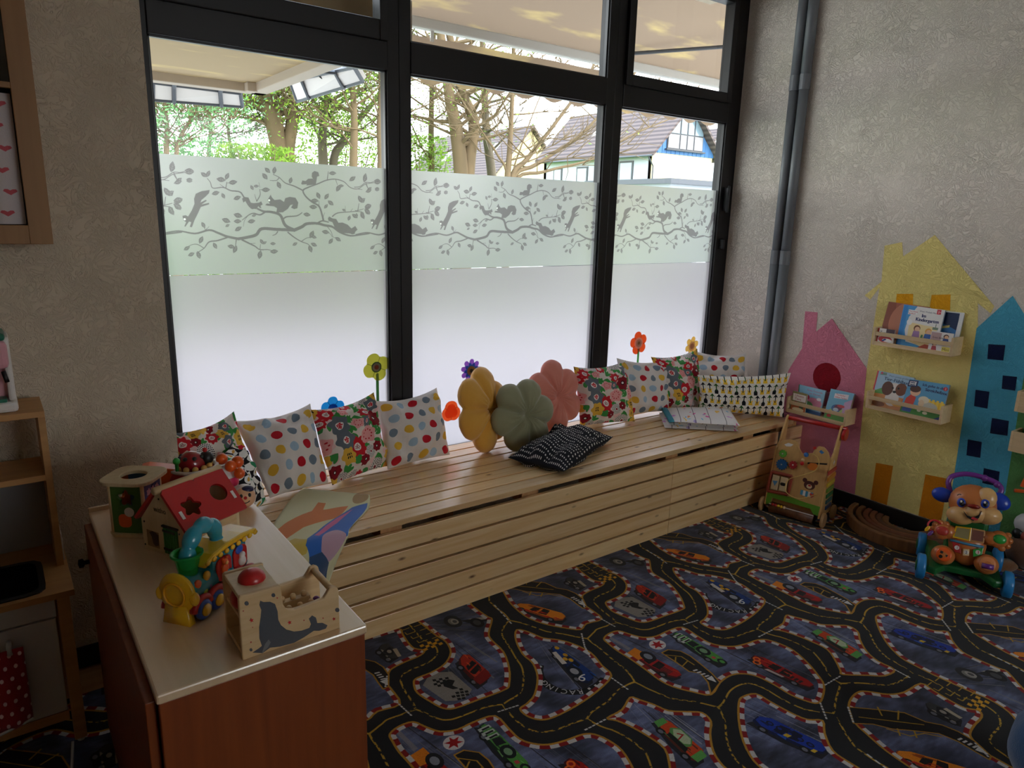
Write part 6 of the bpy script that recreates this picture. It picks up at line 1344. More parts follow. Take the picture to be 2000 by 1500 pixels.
# shelves cut by the right edge of the view
for px, py, lab in ((1980, 803, 'upper wooden wall box on the green painted house'), (1968, 880, 'lower wooden wall box on the green painted house')):
    p = fy(px, py); rack(lab, p.y, p.y-.42, p.z, .095, True)
    pot = thing('leafy_pot', 'dark green pot standing in the '+lab.split()[0]+' wall box', 'pot', (XR-.05, p.y-.09, p.z+.012), 'pots in the wall boxes')
    obj('pot', MB().lathe([(.030,0),(.038,.10),(.040,.105),(.034,.105),(.028,.02)], (XR-.05, p.y-.09, p.z+.012), (0,0,1), 18), plain('dark_green_pot', (34, 70, 40), .5), pot, smooth=True)
    obj('wire_handle', MB().tube([(XR-.09, p.y-.05+.0*k, p.z+.075+.045*math.sin(k)) if 0 else (XR-.092, p.y-.06-.05*k/1.57, p.z+.09+.045*math.sin(k)) for k in np.linspace(0, 3.14, 10)], .0025, 6), WHITEP, pot, smooth=True)

# ---- wooden activity walker beside the bench
def hit(Mp, px, py):
    """where the view through a pixel meets the local plane z = 0 of Mp, in local x and y"""
    I = Mp.inverted(); o = I @ CAM; d = I.to_3x3() @ ray(px, py); t = -o.z/d.z; return (o.x+d.x*t, o.y+d.y*t)
wo_ = Vector((-.235, -.880, 0)); Mw = frame(wo_, (.215, -.977, 0), (0,0,1)); tilt = .21
Mp = Mw @ Matrix.Translation((0, -.095, .058)) @ Matrix(((1,0,0,0),(0,math.sin(tilt),-math.cos(tilt),0),(0,math.cos(tilt),math.sin(tilt),0),(0,0,0,1)))
WLK = wood('walker_plywood', (216, 172, 110), (200, 156, 96), 2, 8, .45); WHL = wood('walker_wheel_wood', (190, 150, 104), (170, 130, 86), 1, 8, .5)
wk = thing('activity_walker', 'wooden push walker with gears, bead wire and a printed bear beside the bench', 'walker', wo_)
h_ = lambda px, py: hit(Mp, px, py)
pt = [h_(*p) for p in ((1492,985),(1500,960),(1521,866),(1530,859),(1545,858),(1556,862),(1560,874),(1566,885),(1577,889),(1586,886),(1591,877),(1600,871),(1610,874),(1618,884),(1621,898),(1604,975),(1597,1008),(1588,1004),(1583,994),(1508,972),(1505,984))]
pan = obj('front_panel', MB().prism(pt, (0,0,-.012), (1,0,0), (0,1,0), (0,0,.012)), WLK, wk, bevel=.003, M=Mp)
def deco(n, pts, mt, z=.0006, th=.0008, par=None, px=True):
    q_ = [h_(*p) for p in pts] if px else pts
    return obj(n, MB().prism(q_, (0,0,z), (1,0,0), (0,1,0), (0,0,th)), mt, par or pan, M=Mp)
deco('green_strip', [(1494,985),(1500,958),(1530,966),(1575,982),(1602,990),(1597,1008),(1588,1004),(1583,994),(1508,972),(1505,984)], plain('grass_green_paint', (94, 152, 44), .45))
def gear(px, py, r_, n, mt, nm):
    c_ = h_(px, py); pts = []
    for k in range(n*4): a = 2*math.pi*k/(n*4); q_ = r_*(1.0 if k % 4 < 2 else .82); pts.append((c_[0]+q_*math.cos(a), c_[1]+q_*math.sin(a)))
    g = obj('gear', MB().prism(pts, (0,0,.003), (1,0,0), (0,1,0), (0,0,.009)), mt, wk, bevel=.001, M=Mp, label=nm)
    obj('axle', MB().lathe([(.004,.0),(.004,.003),(0,.0045)], (c_[0], c_[1], .012), (0,0,1), 10), WHITEP, g, M=Mp)
gear(1530,886,.022,10,plain('gear_green', (86, 160, 50), .4),'green gear'); gear(1528,907,.032,13,plain('gear_blue', (28, 84, 136), .4),'blue gear'); gear(1550,908,.023,10,plain('gear_red', (172, 36, 44), .4),'red gear')
BRN = plain('brick_red_paint', (150, 58, 40), .5)
a0, a1, a2, a3 = h_(1500,958), h_(1540,966), h_(1548,930), h_(1509,921)
fm = MB(); 
for p_, q_ in ((a0,a1),(a1,a2),(a2,a3),(a3,a0)): fm.tube([(p_[0],p_[1],.012), (q_[0],q_[1],.012)], .009, 8)
fr = obj('turning_frame', fm, BRN, wk, bevel=0, M=Mp)
for u, mt in ((.30, LW2), (.70, LW2)):
    p_ = (a0[0]+(a1[0]-a0[0])*u, a0[1]+(a1[1]-a0[1])*u); q_ = (a3[0]+(a2[0]-a3[0])*u, a3[1]+(a2[1]-a3[1])*u); c_ = ((p_[0]+q_[0])/2, (p_[1]+q_[1])/2); L = math.hypot(q_[0]-p_[0], q_[1]-p_[1])/2-.014
    bl = obj('turning_block', MB().box((c_[0]-.019, c_[1]-L, .004), (c_[0]+.019, c_[1]+L, .022)), mt, fr, bevel=.003, M=Mp)
    obj('print', MB().prism([(c_[0]-.014, c_[1]+.008), (c_[0]+.014, c_[1]+.012), (c_[0]+.002, c_[1]-.018)] if u < .5 else loop_blob(c_, .012, 2, .3, 16), (0,0,.0225), (1,0,0), (0,1,0), (0,0,.0006)), plain('sail_blue_print', (70, 130, 180), .5) if u < .5 else DARK, bl, M=Mp)
# bead wire
wp_ = [h_(*p) for p in ((1574,888),(1590,886),(1602,893),(1605,906),(1596,919),(1570,928),(1547,935),(1539,950),(1545,964),(1566,973),(1596,965))]
wz = [.0, .03, .045, .05, .05, .045, .045, .045, .045, .03, .0]
obj('bead_wire', MB().tube(spline([(p[0], p[1], z) for p, z in zip(wp_, wz)], 6), .0022, 6), plain('yellow_wire', (226, 196, 110), .4), wk, smooth=True, M=Mp)
for px, py, z, r_, mt in ((1576,888,.012,.013,plain('bead_blue', (40, 120, 200), .3)), (1568,905,.014,.011,plain('bead_red', (206, 30, 36), .3)), (1570,898,.016,.009,LW)): 
    c_ = h_(px, py); obj('bead', MB().ball((c_[0], c_[1], z), r_), mt, wk, smooth=True, M=Mp)
deco('slot', [(1578,903),(1616,905),(1615,908),(1577,906)], DARK)
cb = deco('caterpillar', [(1577,912),(1583,904),(1594,905),(1599,912),(1594,919),(1583,918)], plain('caterpillar_orange', (214, 120, 40), .5), .001, .008)
deco('cloud_print', [(1532,868),(1540,865),(1550,868),(1545,872),(1536,872)], WHITEP); deco('bird_print', [(1600,882),(1604,879),(1610,884),(1605,887)], plain('bird_blue_print', (60, 130, 190), .5)); deco('print', [(1588,873),(1594,872),(1595,877),(1589,878)], RED)
BR_ = plain('bear_brown_print', (84, 36, 30), .6); bcx, bcy = h_(1581, 948)
deco('bear_print', loop_blob((bcx, bcy), .026, 2, .12, 24), BR_, px=False)
for dx in (-.028, .030): deco('bear_ear', loop_blob((bcx+dx, bcy+.022), .012, 1, 0, 16), BR_, px=False)
deco('bear_muzzle', loop_blob((bcx, bcy-.006), .013, 2, .1, 18), plain('muzzle_print', (226, 200, 160), .5), .0014, px=False); deco('bear_nose', loop_blob((bcx+.001, bcy-.001), .006, 2, .3, 12), RED, .0022, px=False)
for k in range(5): deco('shirt_stripe', [(bcx-.038+k*.013, bcy-.034), (bcx-.025+k*.013, bcy-.034), (bcx-.025+k*.013, bcy-.064+.002*abs(k-2)), (bcx-.038+k*.013, bcy-.064+.002*abs(k-2))], plain('stripe_blue_print', (70, 150, 190), .5) if k % 2 == 0 else WHITEP, .0014, px=False)
deco('heart_print', [(bcx+.014, bcy-.036), (bcx+.022, bcy-.042), (bcx+.031, bcy-.036), (bcx+.034, bcy-.048), (bcx+.022, bcy-.062), (bcx+.011, bcy-.048)], plain('heart_red_print', (206, 60, 56), .5), .0022, px=False)
for sx in (-1, 1):                                              # side boards that run up to the handle
    sb = obj('side_board', MB().prism([(-.100,.045),(.085,.045),(.085,.10),(.070,.30),(.105,.47),(.118,.505),(.105,.522),(.085,.515),(.060,.470),(.015,.385),(-.022,.36)], (sx*.145-.006, 0, 0), (0,1,0), (0,0,1), (.012,0,0)), WLK, wk, bevel=.003, M=Mw)
    if sx > 0:
        for k, c_ in enumerate(((196, 60, 50), (226, 150, 50), (226, 200, 60), (110, 160, 60), (50, 130, 80), (40, 110, 130), (40, 70, 120))):
            obj('chime_bar', MB().box((.152, -.072+k*.006, .285-k*.034), (.158, .062-k*.002, .305-k*.034)), plain('chime_%d' % k, c_, .35), sb, bevel=.001, M=Mw)
        obj('print', MB().prism(loop_blob((.02, .335), .012, 4, .3, 20), (.1515, 0, 0), (0,1,0), (0,0,1), (.0006,0,0)), WHITEP, sb, M=Mw)
obj('handle', MB().tube([(-.150, .104, .505), (.170, .104, .505)], .0115, 14), RED, wk, smooth=True, M=Mw)
obj('clapper', MB().prism(loop_blob((.098, .475), .036, 2, .1, 24), (.158, 0, 0), (0,1,0), (0,0,1), (.016,0,0)), RED, wk, bevel=.003, M=Mw)
obj('rear_panel', MB().box((-.139, .060, .05), (.139, .070, .16)), plain('green_side_paint', (60, 100, 50), .5), wk, M=Mw); obj('tray', MB().box((-.139, -.06, .048), (.139, .06, .056)), WLK, wk, M=Mw)
obj('roller', MB().tube([(-.118, -.085, .034), (.118, -.085, .034)], .030, 18), wood('dark_roller_wood', (120, 76, 46), (80, 46, 28), 0, 6, .5), wk, smooth=True, M=Mw)
rod = obj('bead_rod', MB().tube([(-.120, -.105, .058), (.120, -.105, .058)], .0025, 6), WHITEP, wk, M=Mw)
for k, mt in enumerate((RED, RED, YEL, YEL, LW)): obj('rod_bead', MB().ball((-.100+k*.016, -.105, .058), .0085, seg=10, rings=7), mt, rod, smooth=True, M=Mw)
for sx in (-1, 1):
    for y in (-.085, .075): obj('wheel', MB().lathe([(0,0),(.036,0),(.040,.004),(.040,.012),(.036,.016),(0,.016)], (sx*.158, y, .040), (sx,0,0), 22), WHL, wk, bevel=.001, M=Mw)

# ---- nested wooden rainbow lying along the wall
rc = Vector((.068, -1.335, 0)); rb = thing('wooden_rainbow', 'nested wooden rainbow arches lying flat on the carpet by the skirting', 'toy', rc)
for k, (r_, c_) in enumerate(((.300, (150, 104, 66)), (.258, (126, 82, 52)), (.222, (140, 80, 62)), (.190, (150, 92, 66)), (.158, (112, 72, 54)), (.126, (140, 98, 66)))):
    w = .027; n = 22; vs_ = []; hgt = .060-.003*k
    for i in range(n+1):
        a = math.pi/2+math.pi*i/n
        for rr, zz in ((r_, 0), (r_, hgt), (r_-w, hgt), (r_-w, 0)): vs_.append(rc+Vector((rr*math.cos(a), rr*.98*math.sin(a), zz)))
    fs = [(i*4+j, i*4+(j+1) % 4, i*4+4+(j+1) % 4, i*4+4+j) for i in range(n) for j in range(4)]+[(3,2,1,0), (n*4, n*4+1, n*4+2, n*4+3)]
    obj('arch', MB().add(vs_, fs), wood('arch_wood_%d' % k, c_, tuple(int(q_*.8) for q_ in c_), 2, 6, .55), rb, bevel=.005)

# ---- puppy shaped plastic walker
po = Vector((-.225, -1.705, 0)); Mq = frame(po, (.437, -.9, 0), (0,0,1)); pw = thing('puppy_walker', 'plastic baby walker shaped like a brown puppy with blue ears and wheels', 'walker', po)
tl = .42; Mf = Mq @ Matrix.Translation((0, -.085, .10)) @ Matrix(((1,0,0,0),(0,math.sin(tl),-math.cos(tl),0),(0,math.cos(tl),math.sin(tl),0),(0,0,0,1)))
g_ = lambda px, py: hit(Mf, px, py)
ORB = plain('puppy_tan_plastic', (206, 122, 62), .35, coat=.2); CRM = plain('puppy_cream_plastic', (232, 184, 120), .35, coat=.2); BLW = plain('walker_blue_plastic', (40, 136, 204), .35, coat=.2); BLE = plain('ear_blue_plastic', (22, 66, 190), .3, coat=.2); GRB = plain('walker_green_plastic', (26, 104, 50), .4)
def ell(n, px, py, rx, ry, rz, mt, z=0., par=None, rot=0., seg=18):
    c_ = g_(px, py); return obj(n, MB().ball((c_[0], c_[1], z), (rx, ry, rz), Matrix.Rotation(rot, 4, 'Z'), seg, 12), mt, par or pw, smooth=True, M=Mf)
for sx in (-1, 1):
    for y, x in ((-.13, .160), (.135, .150)):
        w = obj('wheel', MB().lathe([(0,0),(.050,0),(.057,.004),(.058,.012),(.058,.028),(.054,.034),(0,.034)], (sx*(x-.012), y, .058), (sx,0,0), 26), BLW, pw, smooth=True, M=Mq)
        obj('hub', MB().lathe([(0,.035),(.026,.035),(.022,.039),(0,.040)], (sx*(x-.012), y, .058), (sx,0,0), 16), GRB, w, smooth=True, M=Mq)
obj('base_frame', MB().prism([(-.147,-.16),(-.11,-.175),(-.07,-.11),(.07,-.11),(.11,-.175),(.147,-.16),(.137,.165),(.09,.165),(.06,.08),(-.06,.08),(-.09,.165),(-.137,.165)], (0,0,.045), (1,0,0), (0,1,0), (0,0,.035)), GRB, pw, bevel=.010, M=Mq)
obj('back_support', MB().box((-.075, -.05, .07), (.075, .085, .30)), GRB, pw, bevel=.02, M=Mq)
tor = ell('torso', 1889, 1062, .074, .098, .045, ORB, .0)
head = ell('head', 1897, 985, .094, .088, .075, ORB, .035)
for px in (1872, 1924): ell('cheek', px, 1008, .056, .042, .05, CRM, .062, rot=.0)
ell('muzzle', 1898, 1003, .056, .046, .054, CRM, .068); ell('eye_patch', 1921, 975, .040, .046, .030, CRM, .082)
ell('nose', 1893, 993, .026, .0105, .014, plain('puppy_nose', (146, 34, 28), .25, coat=.4), .128)
for px, py in ((1871, 985), (1916, 987)):
    e0 = ell('eye', px, py, .017, .021, .008, BLE, .107); 
    ell('pupil', px+.5, py+1, .010, .014, .006, DARK, .113, e0); ell('eye_glint', px-1, py-2, .0045, .0055, .004, WHITEP, .119, e0)
m_ = [g_(*p) for p in ((1874,1001),(1882,1010),(1893,1014),(1903,1009),(1909,1001))]
mo = obj('mouth', MB().prism([(p[0], p[1]) for p in m_]+[(m_[3][0]+.002, m_[3][1]-.013), (m_[2][0], m_[2][1]-.014), (m_[1][0], m_[1][1]-.008)], (0,0,.112), (1,0,0), (0,1,0), (0,0,.012)), DARK, pw, bevel=.001, M=Mf)
c_ = g_(1894, 1016); obj('tongue', MB().ball((c_[0], c_[1], .120), (.016, .007, .006)), plain('tongue_red', (206, 50, 60), .4), mo, smooth=True, M=Mf)
for pts in (((1863,971),(1867,969),(1871,970)), ((1914,972),(1918,971),(1922,973))):
    q_ = [g_(*p) for p in pts]; obj('eyebrow', MB().tube([(p[0], p[1], .106) for p in q_], .002, 5), DARK, head, M=Mf)
ell('ear', 1840, 967, .045, .034, .024, BLE, .02, rot=-.15); ell('ear', 1950, 980, .046, .038, .024, BLE, .02, rot=-.45)
hb = [g_(*p) for p in ((1858,962),(1853,942),(1862,929),(1890,925),(1922,932),(1948,943),(1957,955),(1952,968))]
obj('push_handle', MB().tube(spline([(p[0], p[1], -.015) for p in hb], 5), .0115, 12), plain('purple_handle', (122, 52, 150), .35, coat=.2), pw, smooth=True, M=Mf)
for px, py in ((1924,933),(1949,946)):
    c_ = g_(px, py); obj('grip_ring', MB().ball((c_[0], c_[1], -.015), .0155), plain('purple_handle', (122, 52, 150), .35), pw, smooth=True, M=Mf)
for (px, py, tx, ty, mt, r_) in ((1838,1038,1862,1040,ORB,.038), (1948,1054,1918,1050,ORB,.040)):
    a_, b_ = g_(tx, ty), g_(px, py); arm = obj('arm', MB().tube([(a_[0], a_[1], .02), (b_[0], b_[1], .03)], [.030, .034], 12).ball((b_[0], b_[1], .032), (r_, r_, .028)), ORB, pw, smooth=True, M=Mf)
    for k in range(4):
        a = (1.2+k*.62) if px < 1890 else (-1.2+k*.62)
        obj('finger', MB().ball((b_[0]+r_*.98*math.cos(a), b_[1]+r_*.98*math.sin(a), .034), .0145, seg=10, rings=7), ORB, arm, smooth=True, M=Mf)
    obj('palm_button', MB().ball((b_[0], b_[1], .055), (.026, .021, .012)), GREENP if px > 1890 else plain('heart_sticker', (190, 60, 50), .4), arm, smooth=True, M=Mf)
for (px, py, mt) in ((1840,1084,ORANGE), (1924,1102,plain('puppy_orange_foot', (222, 140, 84), .4))):
    ft = ell('foot', px, py, .048, .044, .042, ORB, .03)
    c_ = g_(px, py-1); dsk = obj('sole_dial', MB().lathe([(0,0),(.032,0),(.031,.006),(.026,.008),(0,.008)], (c_[0], c_[1], .062), (0,0,1), 24), mt, ft, smooth=True, M=Mf)
    if px < 1890:
        for dx, dy, n in ((-.010,.008,4), (.010,-.004,3), (-.012,-.012,10)): obj('shape_hole', MB().prism([(c_[0]+dx+.008*math.cos(k*6.283/n+.5), c_[1]+dy+.008*math.sin(k*6.283/n+.5)) for k in range(n)], (0,0,.0705), (1,0,0), (0,1,0), (0,0,.0008)), DARK, dsk, M=Mf)
    else: obj('roller', MB().tube([(c_[0]-.022, c_[1]-.012, .070), (c_[0]+.022, c_[1]-.012, .070)], .012, 12), PURPLE, dsk, smooth=True, M=Mf)
bk = [g_(*p) for p in ((1864,1028),(1895,1032),(1891,1058),(1857,1050))]; bk2 = [g_(*p) for p in ((1895,1032),(1921,1037),(1918,1062),(1891,1058))]
for q_, mt, nm in ((bk, YEL, 'book_door'), (bk2, plain('tan_frame', (200, 150, 90), .4), 'book_page')):
    d_ = obj(nm, MB().prism(q_, (0,0,.040), (1,0,0), (0,1,0), (0,0,.010)), mt, pw, bevel=.002, M=Mf); cc = (sum(p[0] for p in q_)/4, sum(p[1] for p in q_)/4)
    pc = obj('picture', MB().prism([(cc[0]+(p[0]-cc[0])*.8, cc[1]+(p[1]-cc[1])*.78) for p in q_], (0,0,.0505), (1,0,0), (0,1,0), (0,0,.0008)), plain('picture_'+nm, (150, 140, 96) if nm == 'book_door' else (130, 84, 76), .3), d_, M=Mf)
    for dx, dy, c3_ in ((-.010,-.008,(236,190,150)), (.012,.008,(110,170,90)), (.008,-.010,(190,120,160))): obj('picture_spot', MB().ball((cc[0]+dx, cc[1]+dy, .0513), (.008,.007,.0012), seg=10, rings=5), plain('spot_%d' % c3_[0], c3_, .4), pc, M=Mf) if 0 else None
for pts, mt, ch in (([(1856,1058),(1871,1062),(1874,1082),(1861,1078)], plain('key_red', (176, 36, 34), .35), '1'), ([(1878,1072),(1890,1073),(1889,1086),(1877,1085)], plain('key_cream', (232, 204, 150), .4), '2'), ([(1897,1074),(1917,1070),(1914,1084),(1897,1088)], GREENP, '3')):
    q_ = [g_(*p) for p in pts]; kb = obj('number_key', MB().prism(q_, (0,0,.046), (1,0,0), (0,1,0), (0,0,.008)), mt, pw, bevel=.002, M=Mf); cc = (sum(p[0] for p in q_)/4, sum(p[1] for p in q_)/4)
    pl = obj('number_disc', MB().prism(loop_blob(cc, .0095, 1, 0, 16), (0,0,.0545), (1,0,0), (0,1,0), (0,0,.0008)), WHITEP, kb, M=Mf); tr__, w_ = glyphs(ch); wd = MB()
    for t_ in tr__: wd.add([(cc[0]+(p[0]-w_/2)*.018, cc[1]+(p[1]-.35)*.018, .0565) for p in t_], [(0,1,2)])
    obj('number', wd, RED if ch != '2' else DARK, kb, M=Mf)
q_ = [g_(*p) for p in ((1853,1055),(1890,1064),(1918,1069))]; obj('blue_ribbon', MB().tube([(p[0], p[1], .045) for p in q_], .006, 8), plain('ribbon_blue', (70, 140, 180), .4), pw, smooth=True, M=Mf)
c_ = g_(1823, 1028)
obj('toy_ring', MB().tube([(c_[0]+.026*math.cos(a), c_[1]+.026*math.sin(a), .045) for a in np.linspace(0, 6.283, 21)[:-1]], .0042, 6, closed=True), plain('ring_red', (200, 36, 50), .35), pw, smooth=True, M=Mf)
for dx, dy, mt in ((-.026,-.018,YEL), (-.012,-.036,PURPLE)): obj('ring_charm', MB().ball((c_[0]+dx, c_[1]+dy, .048), (.008, .016, .006), Matrix.Rotation(-.6, 4, 'Z')), mt, pw, smooth=True, M=Mf)

# ---- cut by the right edge: brown plush animal on a push toy, and a rounded blue stand-in for an unclear fabric close by
b0 = at(1998, 1120, 2, 0); b0.z = 0; pl = thing('plush_toy', 'brown plush animal with a black and white head and orange stick at the right edge', 'toy', (b0.x, b0.y, 0))
PLB = plain('brown_plush', (104, 62, 38), .95, sheen=.4, bump=.8, bscale=260); PLT = plain('tan_plush', (128, 86, 52), .95, sheen=.4, bump=.8, bscale=260)
P_ = lambda px, py, d=0.: (lambda o: o+(CAM-o).normalized()*d)(CAM+ray(px, py)*((b0-CAM).dot(_fw)/FOC))
lw_ = min(P_(1992,1080).z, .1)
obj('body', MB().ball(P_(2004,1078), (.085, .085, .080)), PLB, pl, smooth=True); obj('leg', MB().ball(P_(1966,1104), (.065, .036, .030), Matrix.Rotation(-.3, 4, 'Z')), PLT, pl, smooth=True)
obj('head', MB().ball(P_(2006,1024), .052), plain('white_plush', (214, 212, 212), .9), pl, smooth=True); obj('ear', MB().ball(P_(1988,1042), (.020, .024, .026)), DARK, pl, smooth=True); obj('snout', MB().ball(P_(2004,1048,.03), .024), plain('snout_red', (170, 70, 60), .6), pl, smooth=True)
obj('stick', MB().tube([P_(1982,958), P_(2030,962)], .0085, 10), ORANGE, pl, smooth=True); obj('stick_flag', MB().prism([(0,0),(.05,-.01),(.05,.05),(.01,.045)], P_(1992,950), (.437,-.9,0), (0,0,1), (.008,.004,0)), ORANGE, pl, bevel=.002)
obj('post', MB().tube([Vector((P_(2012,1000).x, P_(2012,1000).y, P_(2012,1000).z)), P_(2012,945)], .010, 8), DARK, pl)
bc = at(2118, 1492, 2, .16); bb = MB().ball(bc, (.17, .17, .16), None, 32, 20, lambda p: p*(1+.05*mnoise.noise(p*2.5)))
o = obj('textile_shape', bb, plain('blue_textile', (44, 92, 140), .95, sheen=.5, bump=.8, bscale=220), smooth=True); tag(o, 'rounded blue pouf cut by the lower right corner of the view', 'textile')
lo = min(v_.co.z for v_ in o.data.vertices); o.location.z = -lo+.001
# ================================================================ play corner on the left wall
DKW = wood('kitchen_ply', (196, 148, 92), (178, 130, 78), 0, 6, .5); KWH = plain('kitchen_white', (196, 194, 188), .5)
kx1, ky0, ky1, kz = -3.607, -.675, -.272, .50; kx0 = -4.32
k_ = thing('play_kitchen', 'wooden play kitchen with black sink and white doors against the left wall', 'play kitchen', ((kx0+kx1)/2, (ky0+ky1)/2, 0))
sx_, sy_ = kx1-.17, -.50                                        # sink
sx0_, sx1_, sy0_, sy1_ = kx1-.36, kx1-.075, -.645, -.43
ct = MB().box((kx0, ky0, kz-.018), (kx1, sy0_, kz)).box((kx0, sy1_, kz-.018), (kx1, ky1, kz)).box((sx1_, sy0_, kz-.018), (kx1, sy1_, kz)).box((kx0, sy0_, kz-.018), (sx0_, sy1_, kz))
obj('worktop', ct, DKW, k_)
sk = obj('sink', ringplate(MB(), loop_rect(sx0_-.012, sx1_+.012, sy0_-.012, sy1_+.012, ((sx0_+sx1_)/2, (sy0_+sy1_)/2), 40, .04), loop_rect(sx0_+.004, sx1_-.004, sy0_+.004, sy1_-.004, ((sx0_+sx1_)/2, (sy0_+sy1_)/2), 40, .035), (0,0,kz), (1,0,0), (0,1,0), (0,0,.005)), plain('black_sink', (22, 22, 24), .25), k_, bevel=.001)
obj('bowl', MB().box((sx0_, sy0_, kz-.085), (sx1_, sy1_, kz-.08)).box((sx0_, sy0_, kz-.08), (sx0_+.004, sy1_, kz)).box((sx1_-.004, sy0_, kz-.08), (sx1_, sy1_, kz)).box((sx0_, sy0_, kz-.08), (sx1_, sy0_+.004, kz)).box((sx0_, sy1_-.004, kz-.08), (sx1_, sy1_, kz)), plain('black_sink', (22, 22, 24), .25), sk)
fx = kx1-.155
obj('tap', MB().tube([(fx-.05, -.40, kz), (fx-.05, -.40, kz+.10), (fx-.05, -.41, kz+.12), (fx-.05, -.50, kz+.12)], .012, 10).tube([(fx-.05, -.40, kz+.12), (fx-.05, -.40, kz+.16)], .018, 10), plain('dark_tap', (36, 34, 36), .3), k_, smooth=True)
ux1 = -3.616; ux0 = kx0+.01; uy0, uy1 = -.496, -.30; uz = .985
for x in (ux1-.018, ux0): obj('upright', MB().box((x, uy0, kz), (x+.018, uy1, uz-.018)), DKW, k_, bevel=.001)
obj('top_shelf', MB().box((ux0, uy0, uz-.018), (ux1, uy1, uz)), DKW, k_, bevel=.0015); obj('middle_shelf', MB().box((ux0+.018, uy0, .775), (ux1-.018, uy1, .793)), DKW, k_, bevel=.001)
obj('splashback', MB().box((ux0+.018, uy1-.012, kz), (ux1-.018, uy1-.006, .775)), plain('grey_splashback', (150, 150, 150), .4), k_)
for x, y in ((kx1-.045, ky0+.01), (kx1-.045, ky1-.04), (kx0+.01, ky0+.01), (kx0+.01, ky1-.04)): 
    lg = obj('leg', MB().box((x, y, .012), (x+.032, y+.032, kz-.018)), DKW, k_, bevel=.002); obj('leg_foot', MB().lathe([(.010,0),(.012,.012)], (x+.016, y+.016, 0), (0,0,1), 10), KWH, lg)
obj('apron', MB().box((kx0+.045, ky0+.012, kz-.075), (kx1-.05, ky0+.028, kz-.02)), KWH, k_)
for x0_, x1_ in ((kx1-.32, kx1-.052), (kx1-.60, kx1-.328)):
    d_ = obj('door', MB().box((x0_, ky0+.010, .12), (x1_, ky0+.026, kz-.080)), KWH, k_, bevel=.002)
    obj('door_hook', MB().tube([((x0_+x1_)/2+.02, ky0+.012, kz-.115), ((x0_+x1_)/2+.02, ky0-.022, kz-.115), ((x0_+x1_)/2+.02, ky0-.026, kz-.135)], .007, 8), KWH, d_, smooth=True)
obj('lower_rail', MB().box((kx0+.045, ky0+.016, .085), (kx1-.05, ky0+.034, .115)), DKW, k_); obj('side_panel', MB().box((kx1-.040, ky0+.042, .09), (kx1-.030, ky1-.04, kz-.02)), DKW, k_)
o = obj('carton', MB().box((kx1-.022, -.46, kz), (kx1-.004, -.31, kz+.085)), KWH, bevel=.002); tag(o, 'small white carton standing on the play kitchen worktop behind the upright', 'carton')
def towel_print():
    cv = Cv(1, 1, 300, (150, 24, 34)); r_ = random.Random(3)
    for j in range(7):
        for i in range(7): cv.ell(.07+i*.145+.07*(j % 2), .06+j*.145, .028, .028, (226, 190, 190))
    return cv.image('towel_print')
tx0, tx1 = kx1-.30, kx1-.135
mb = MB().grid(lambda u, v: Vector((tx0+(tx1-tx0)*u, ky0-.026-.010*math.sin(u*9+1)*(1-v)-.006*(1-v), .155+.06*(1-u)*0+(.225)*v+.03*(1-u)*(1-v)*-1)), 24, 14)
o = obj('hand_towel', mb, printed('dotted_towel', towel_print(), .95, sheen=.3, bump=.5, bscale=500), smooth=True); s0 = o.modifiers.new('thick', 'SOLIDIFY'); s0.thickness = .004
tag(o, 'red hand towel with white dots hanging from the play kitchen door hook', 'towel')
o = obj('hem', MB().tube([(tx0, ky0-.034, .125), ((tx0+tx1)/2, ky0-.04, .143), (tx1, ky0-.034, .158)], .004, 6), KWH, o)
cm = thing('toy_coffee_machine', 'pink and white toy coffee machine with green lid on the play kitchen shelf', 'toy', (-3.75, -.40, uz))
PKP = plain('pink_plastic', (222, 160, 172), .35, coat=.2); GDK = plain('mint_green_plastic', (40, 120, 96), .35)
mx0, mx1, my0, my1 = -3.83, -3.678, -.475, -.335
obj('base', MB().box((mx0, my0, uz), (mx1+.004, my1, uz+.030)), WHITEP, cm, bevel=.010); obj('body', MB().box((mx0+.01, my0+.055, uz+.028), (mx1, my1, uz+.20)), PKP, cm, bevel=.014)
obj('brew_head', MB().box((mx0+.01, my0+.004, uz+.125), (mx1-.004, my1-.02, uz+.205)), PKP, cm, bevel=.014); obj('column', MB().box((mx1-.016, my0+.02, uz+.03), (mx1+.002, my1, uz+.215)), WHITEP, cm, bevel=.007)
obj('lid', MB().box((mx0+.01, my0+.012, uz+.204), (mx1-.006, my1-.006, uz+.226)), GDK, cm, bevel=.008); obj('drip_tray', MB().box((mx0+.02, my0+.006, uz+.030), (mx1-.02, my0+.05, uz+.040)), GDK, cm, bevel=.003)
obj('handle', MB().tube([(mx1-.02, my0+.006, uz+.12), (mx1-.014, my0-.004, uz+.09)], .006, 8), DARK, cm, smooth=True); obj('dial', MB().lathe([(.014,0),(.013,.008),(0,.009)], (mx1-.06, my0+.004, uz+.165), (0,-1,0), 16), WHITEP, cm, smooth=True)
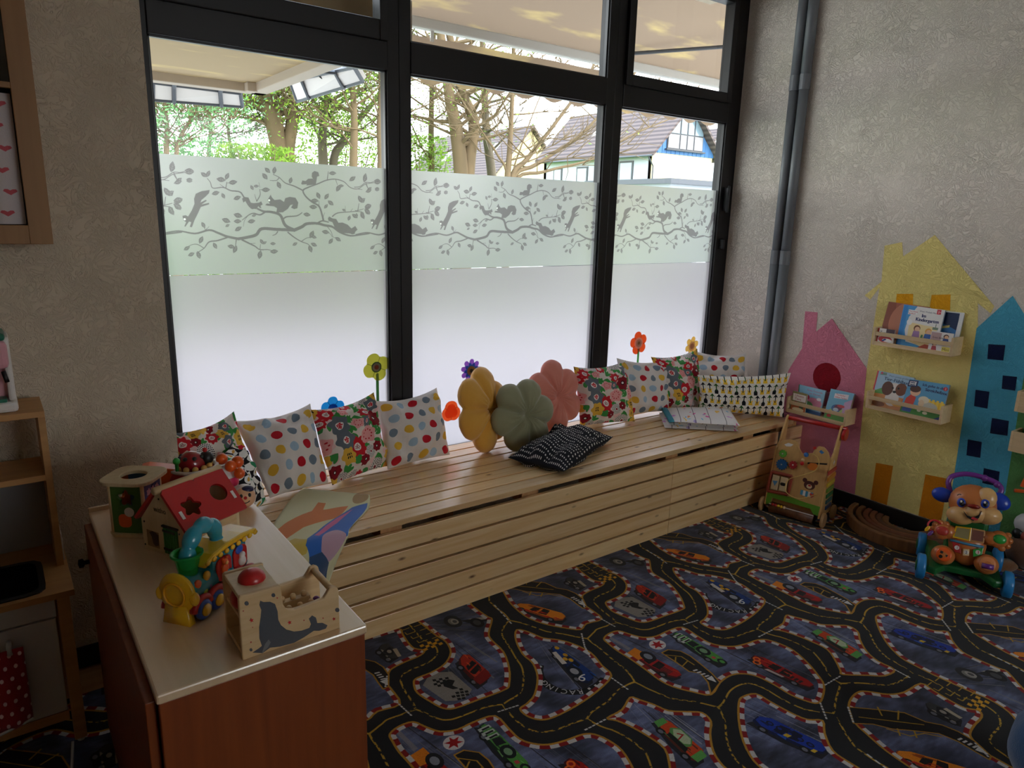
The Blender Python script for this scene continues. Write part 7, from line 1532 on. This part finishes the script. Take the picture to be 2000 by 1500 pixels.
# hanging cupboard with a curtain, cut by the left edge
FY = -.40; U = lambda px, py: at(px, py, 1, FY)
OAK = wood('oak_cupboard', (158, 116, 70), (138, 98, 56), 2, 5, .5); OAKH = wood('oak_cupboard_rail', (158, 116, 70), (138, 98, 56), 0, 5, .5)
cr_ = U(105, 477); x1 = cr_.x; zb = cr_.z; x0 = x1-.60; zt = 2.72; wd_ = .056; bh = U(60, 440).z-zb
cu_ = thing('wall_cupboard', 'oak framed wall cupboard with heart print curtain behind its lower pane', 'cupboard', ((x0+x1)/2, YL, zb))
obj('side', MB().box((x1-.018, FY+.019, zb), (x1, YL, zt)), OAK, cu_); obj('side', MB().box((x0, FY+.019, zb), (x0+.018, YL, zt)), OAK, cu_)
obj('bottom', MB().box((x0, FY+.019, zb), (x1, YL, zb+.018)), OAKH, cu_); obj('top', MB().box((x0, FY+.019, zt-.018), (x1, YL, zt)), OAKH, cu_); obj('back', MB().box((x0, YL-.008, zb), (x1, YL, zt)), plain('cupboard_back', (60, 46, 34), .7), cu_)
dr_ = obj('door', MB().box((x1-wd_, FY, zb), (x1, FY+.018, zt)).box((x0, FY, zb), (x0+wd_, FY+.018, zt)).box((x0+wd_, FY, zb), (x1-wd_, FY+.018, zb+bh)).box((x0+wd_, FY, zt-bh), (x1-wd_, FY+.018, zt)).box((x0+wd_, FY, U(20,172).z), (x1-wd_, FY+.018, U(20,160).z)), OAK, cu_, bevel=.0015)
obj('door_pane', MB().box((x0+wd_, FY+.008, U(20,160).z), (x1-wd_, FY+.010, zt-bh)), plain('dark_pane', (10, 10, 14), .12, spec=.8), dr_)
def heart_print():
    cv = Cv(.45, .6, 800, (206, 196, 196)); 
    for j in range(6):
        for i in range(5):
            x, y = .072+i*.085+.012*(j % 2), .05+j*.1; cv.poly([(x, y-.014), (x+.016, y+.004), (x+.013, y+.014), (x+.006, y+.014), (x, y+.008), (x-.006, y+.014), (x-.013, y+.014), (x-.016, y+.004)], (198, 92, 100))
    return cv.image('heart_print')
cz1 = U(25, 182).z; cvx1 = U(50, 440).x
crt = obj('curtain', MB().grid(lambda u, v: Vector((x0+wd_+.004+(cvx1-x0-wd_)*u, FY+.030+.006*math.sin(u*40), zb+bh+.002+(cz1-zb-bh)*v)), 60, 4), printed('heart_curtain', heart_print(), .9, bump=.2), cu_, smooth=True)
obj('shade_sheet', MB().box((x0+.02, FY+.06, zb+.02), (x1-.02, FY+.062, zt-.02)), plain('painted_shade', (16, 14, 14), .8), cu_)  # near-black sheet standing in for the shade inside the cupboard
o = obj('white_cord', MB().tube(spline([(-3.66, -.72, .05), (-3.675, -.80, .006), (-3.70, -.95, .004), (-3.73, -1.15, .004)], 8), .004, 6), KWH, smooth=True); tag(o, 'white cord lying on the floor in front of the play kitchen', 'cord')
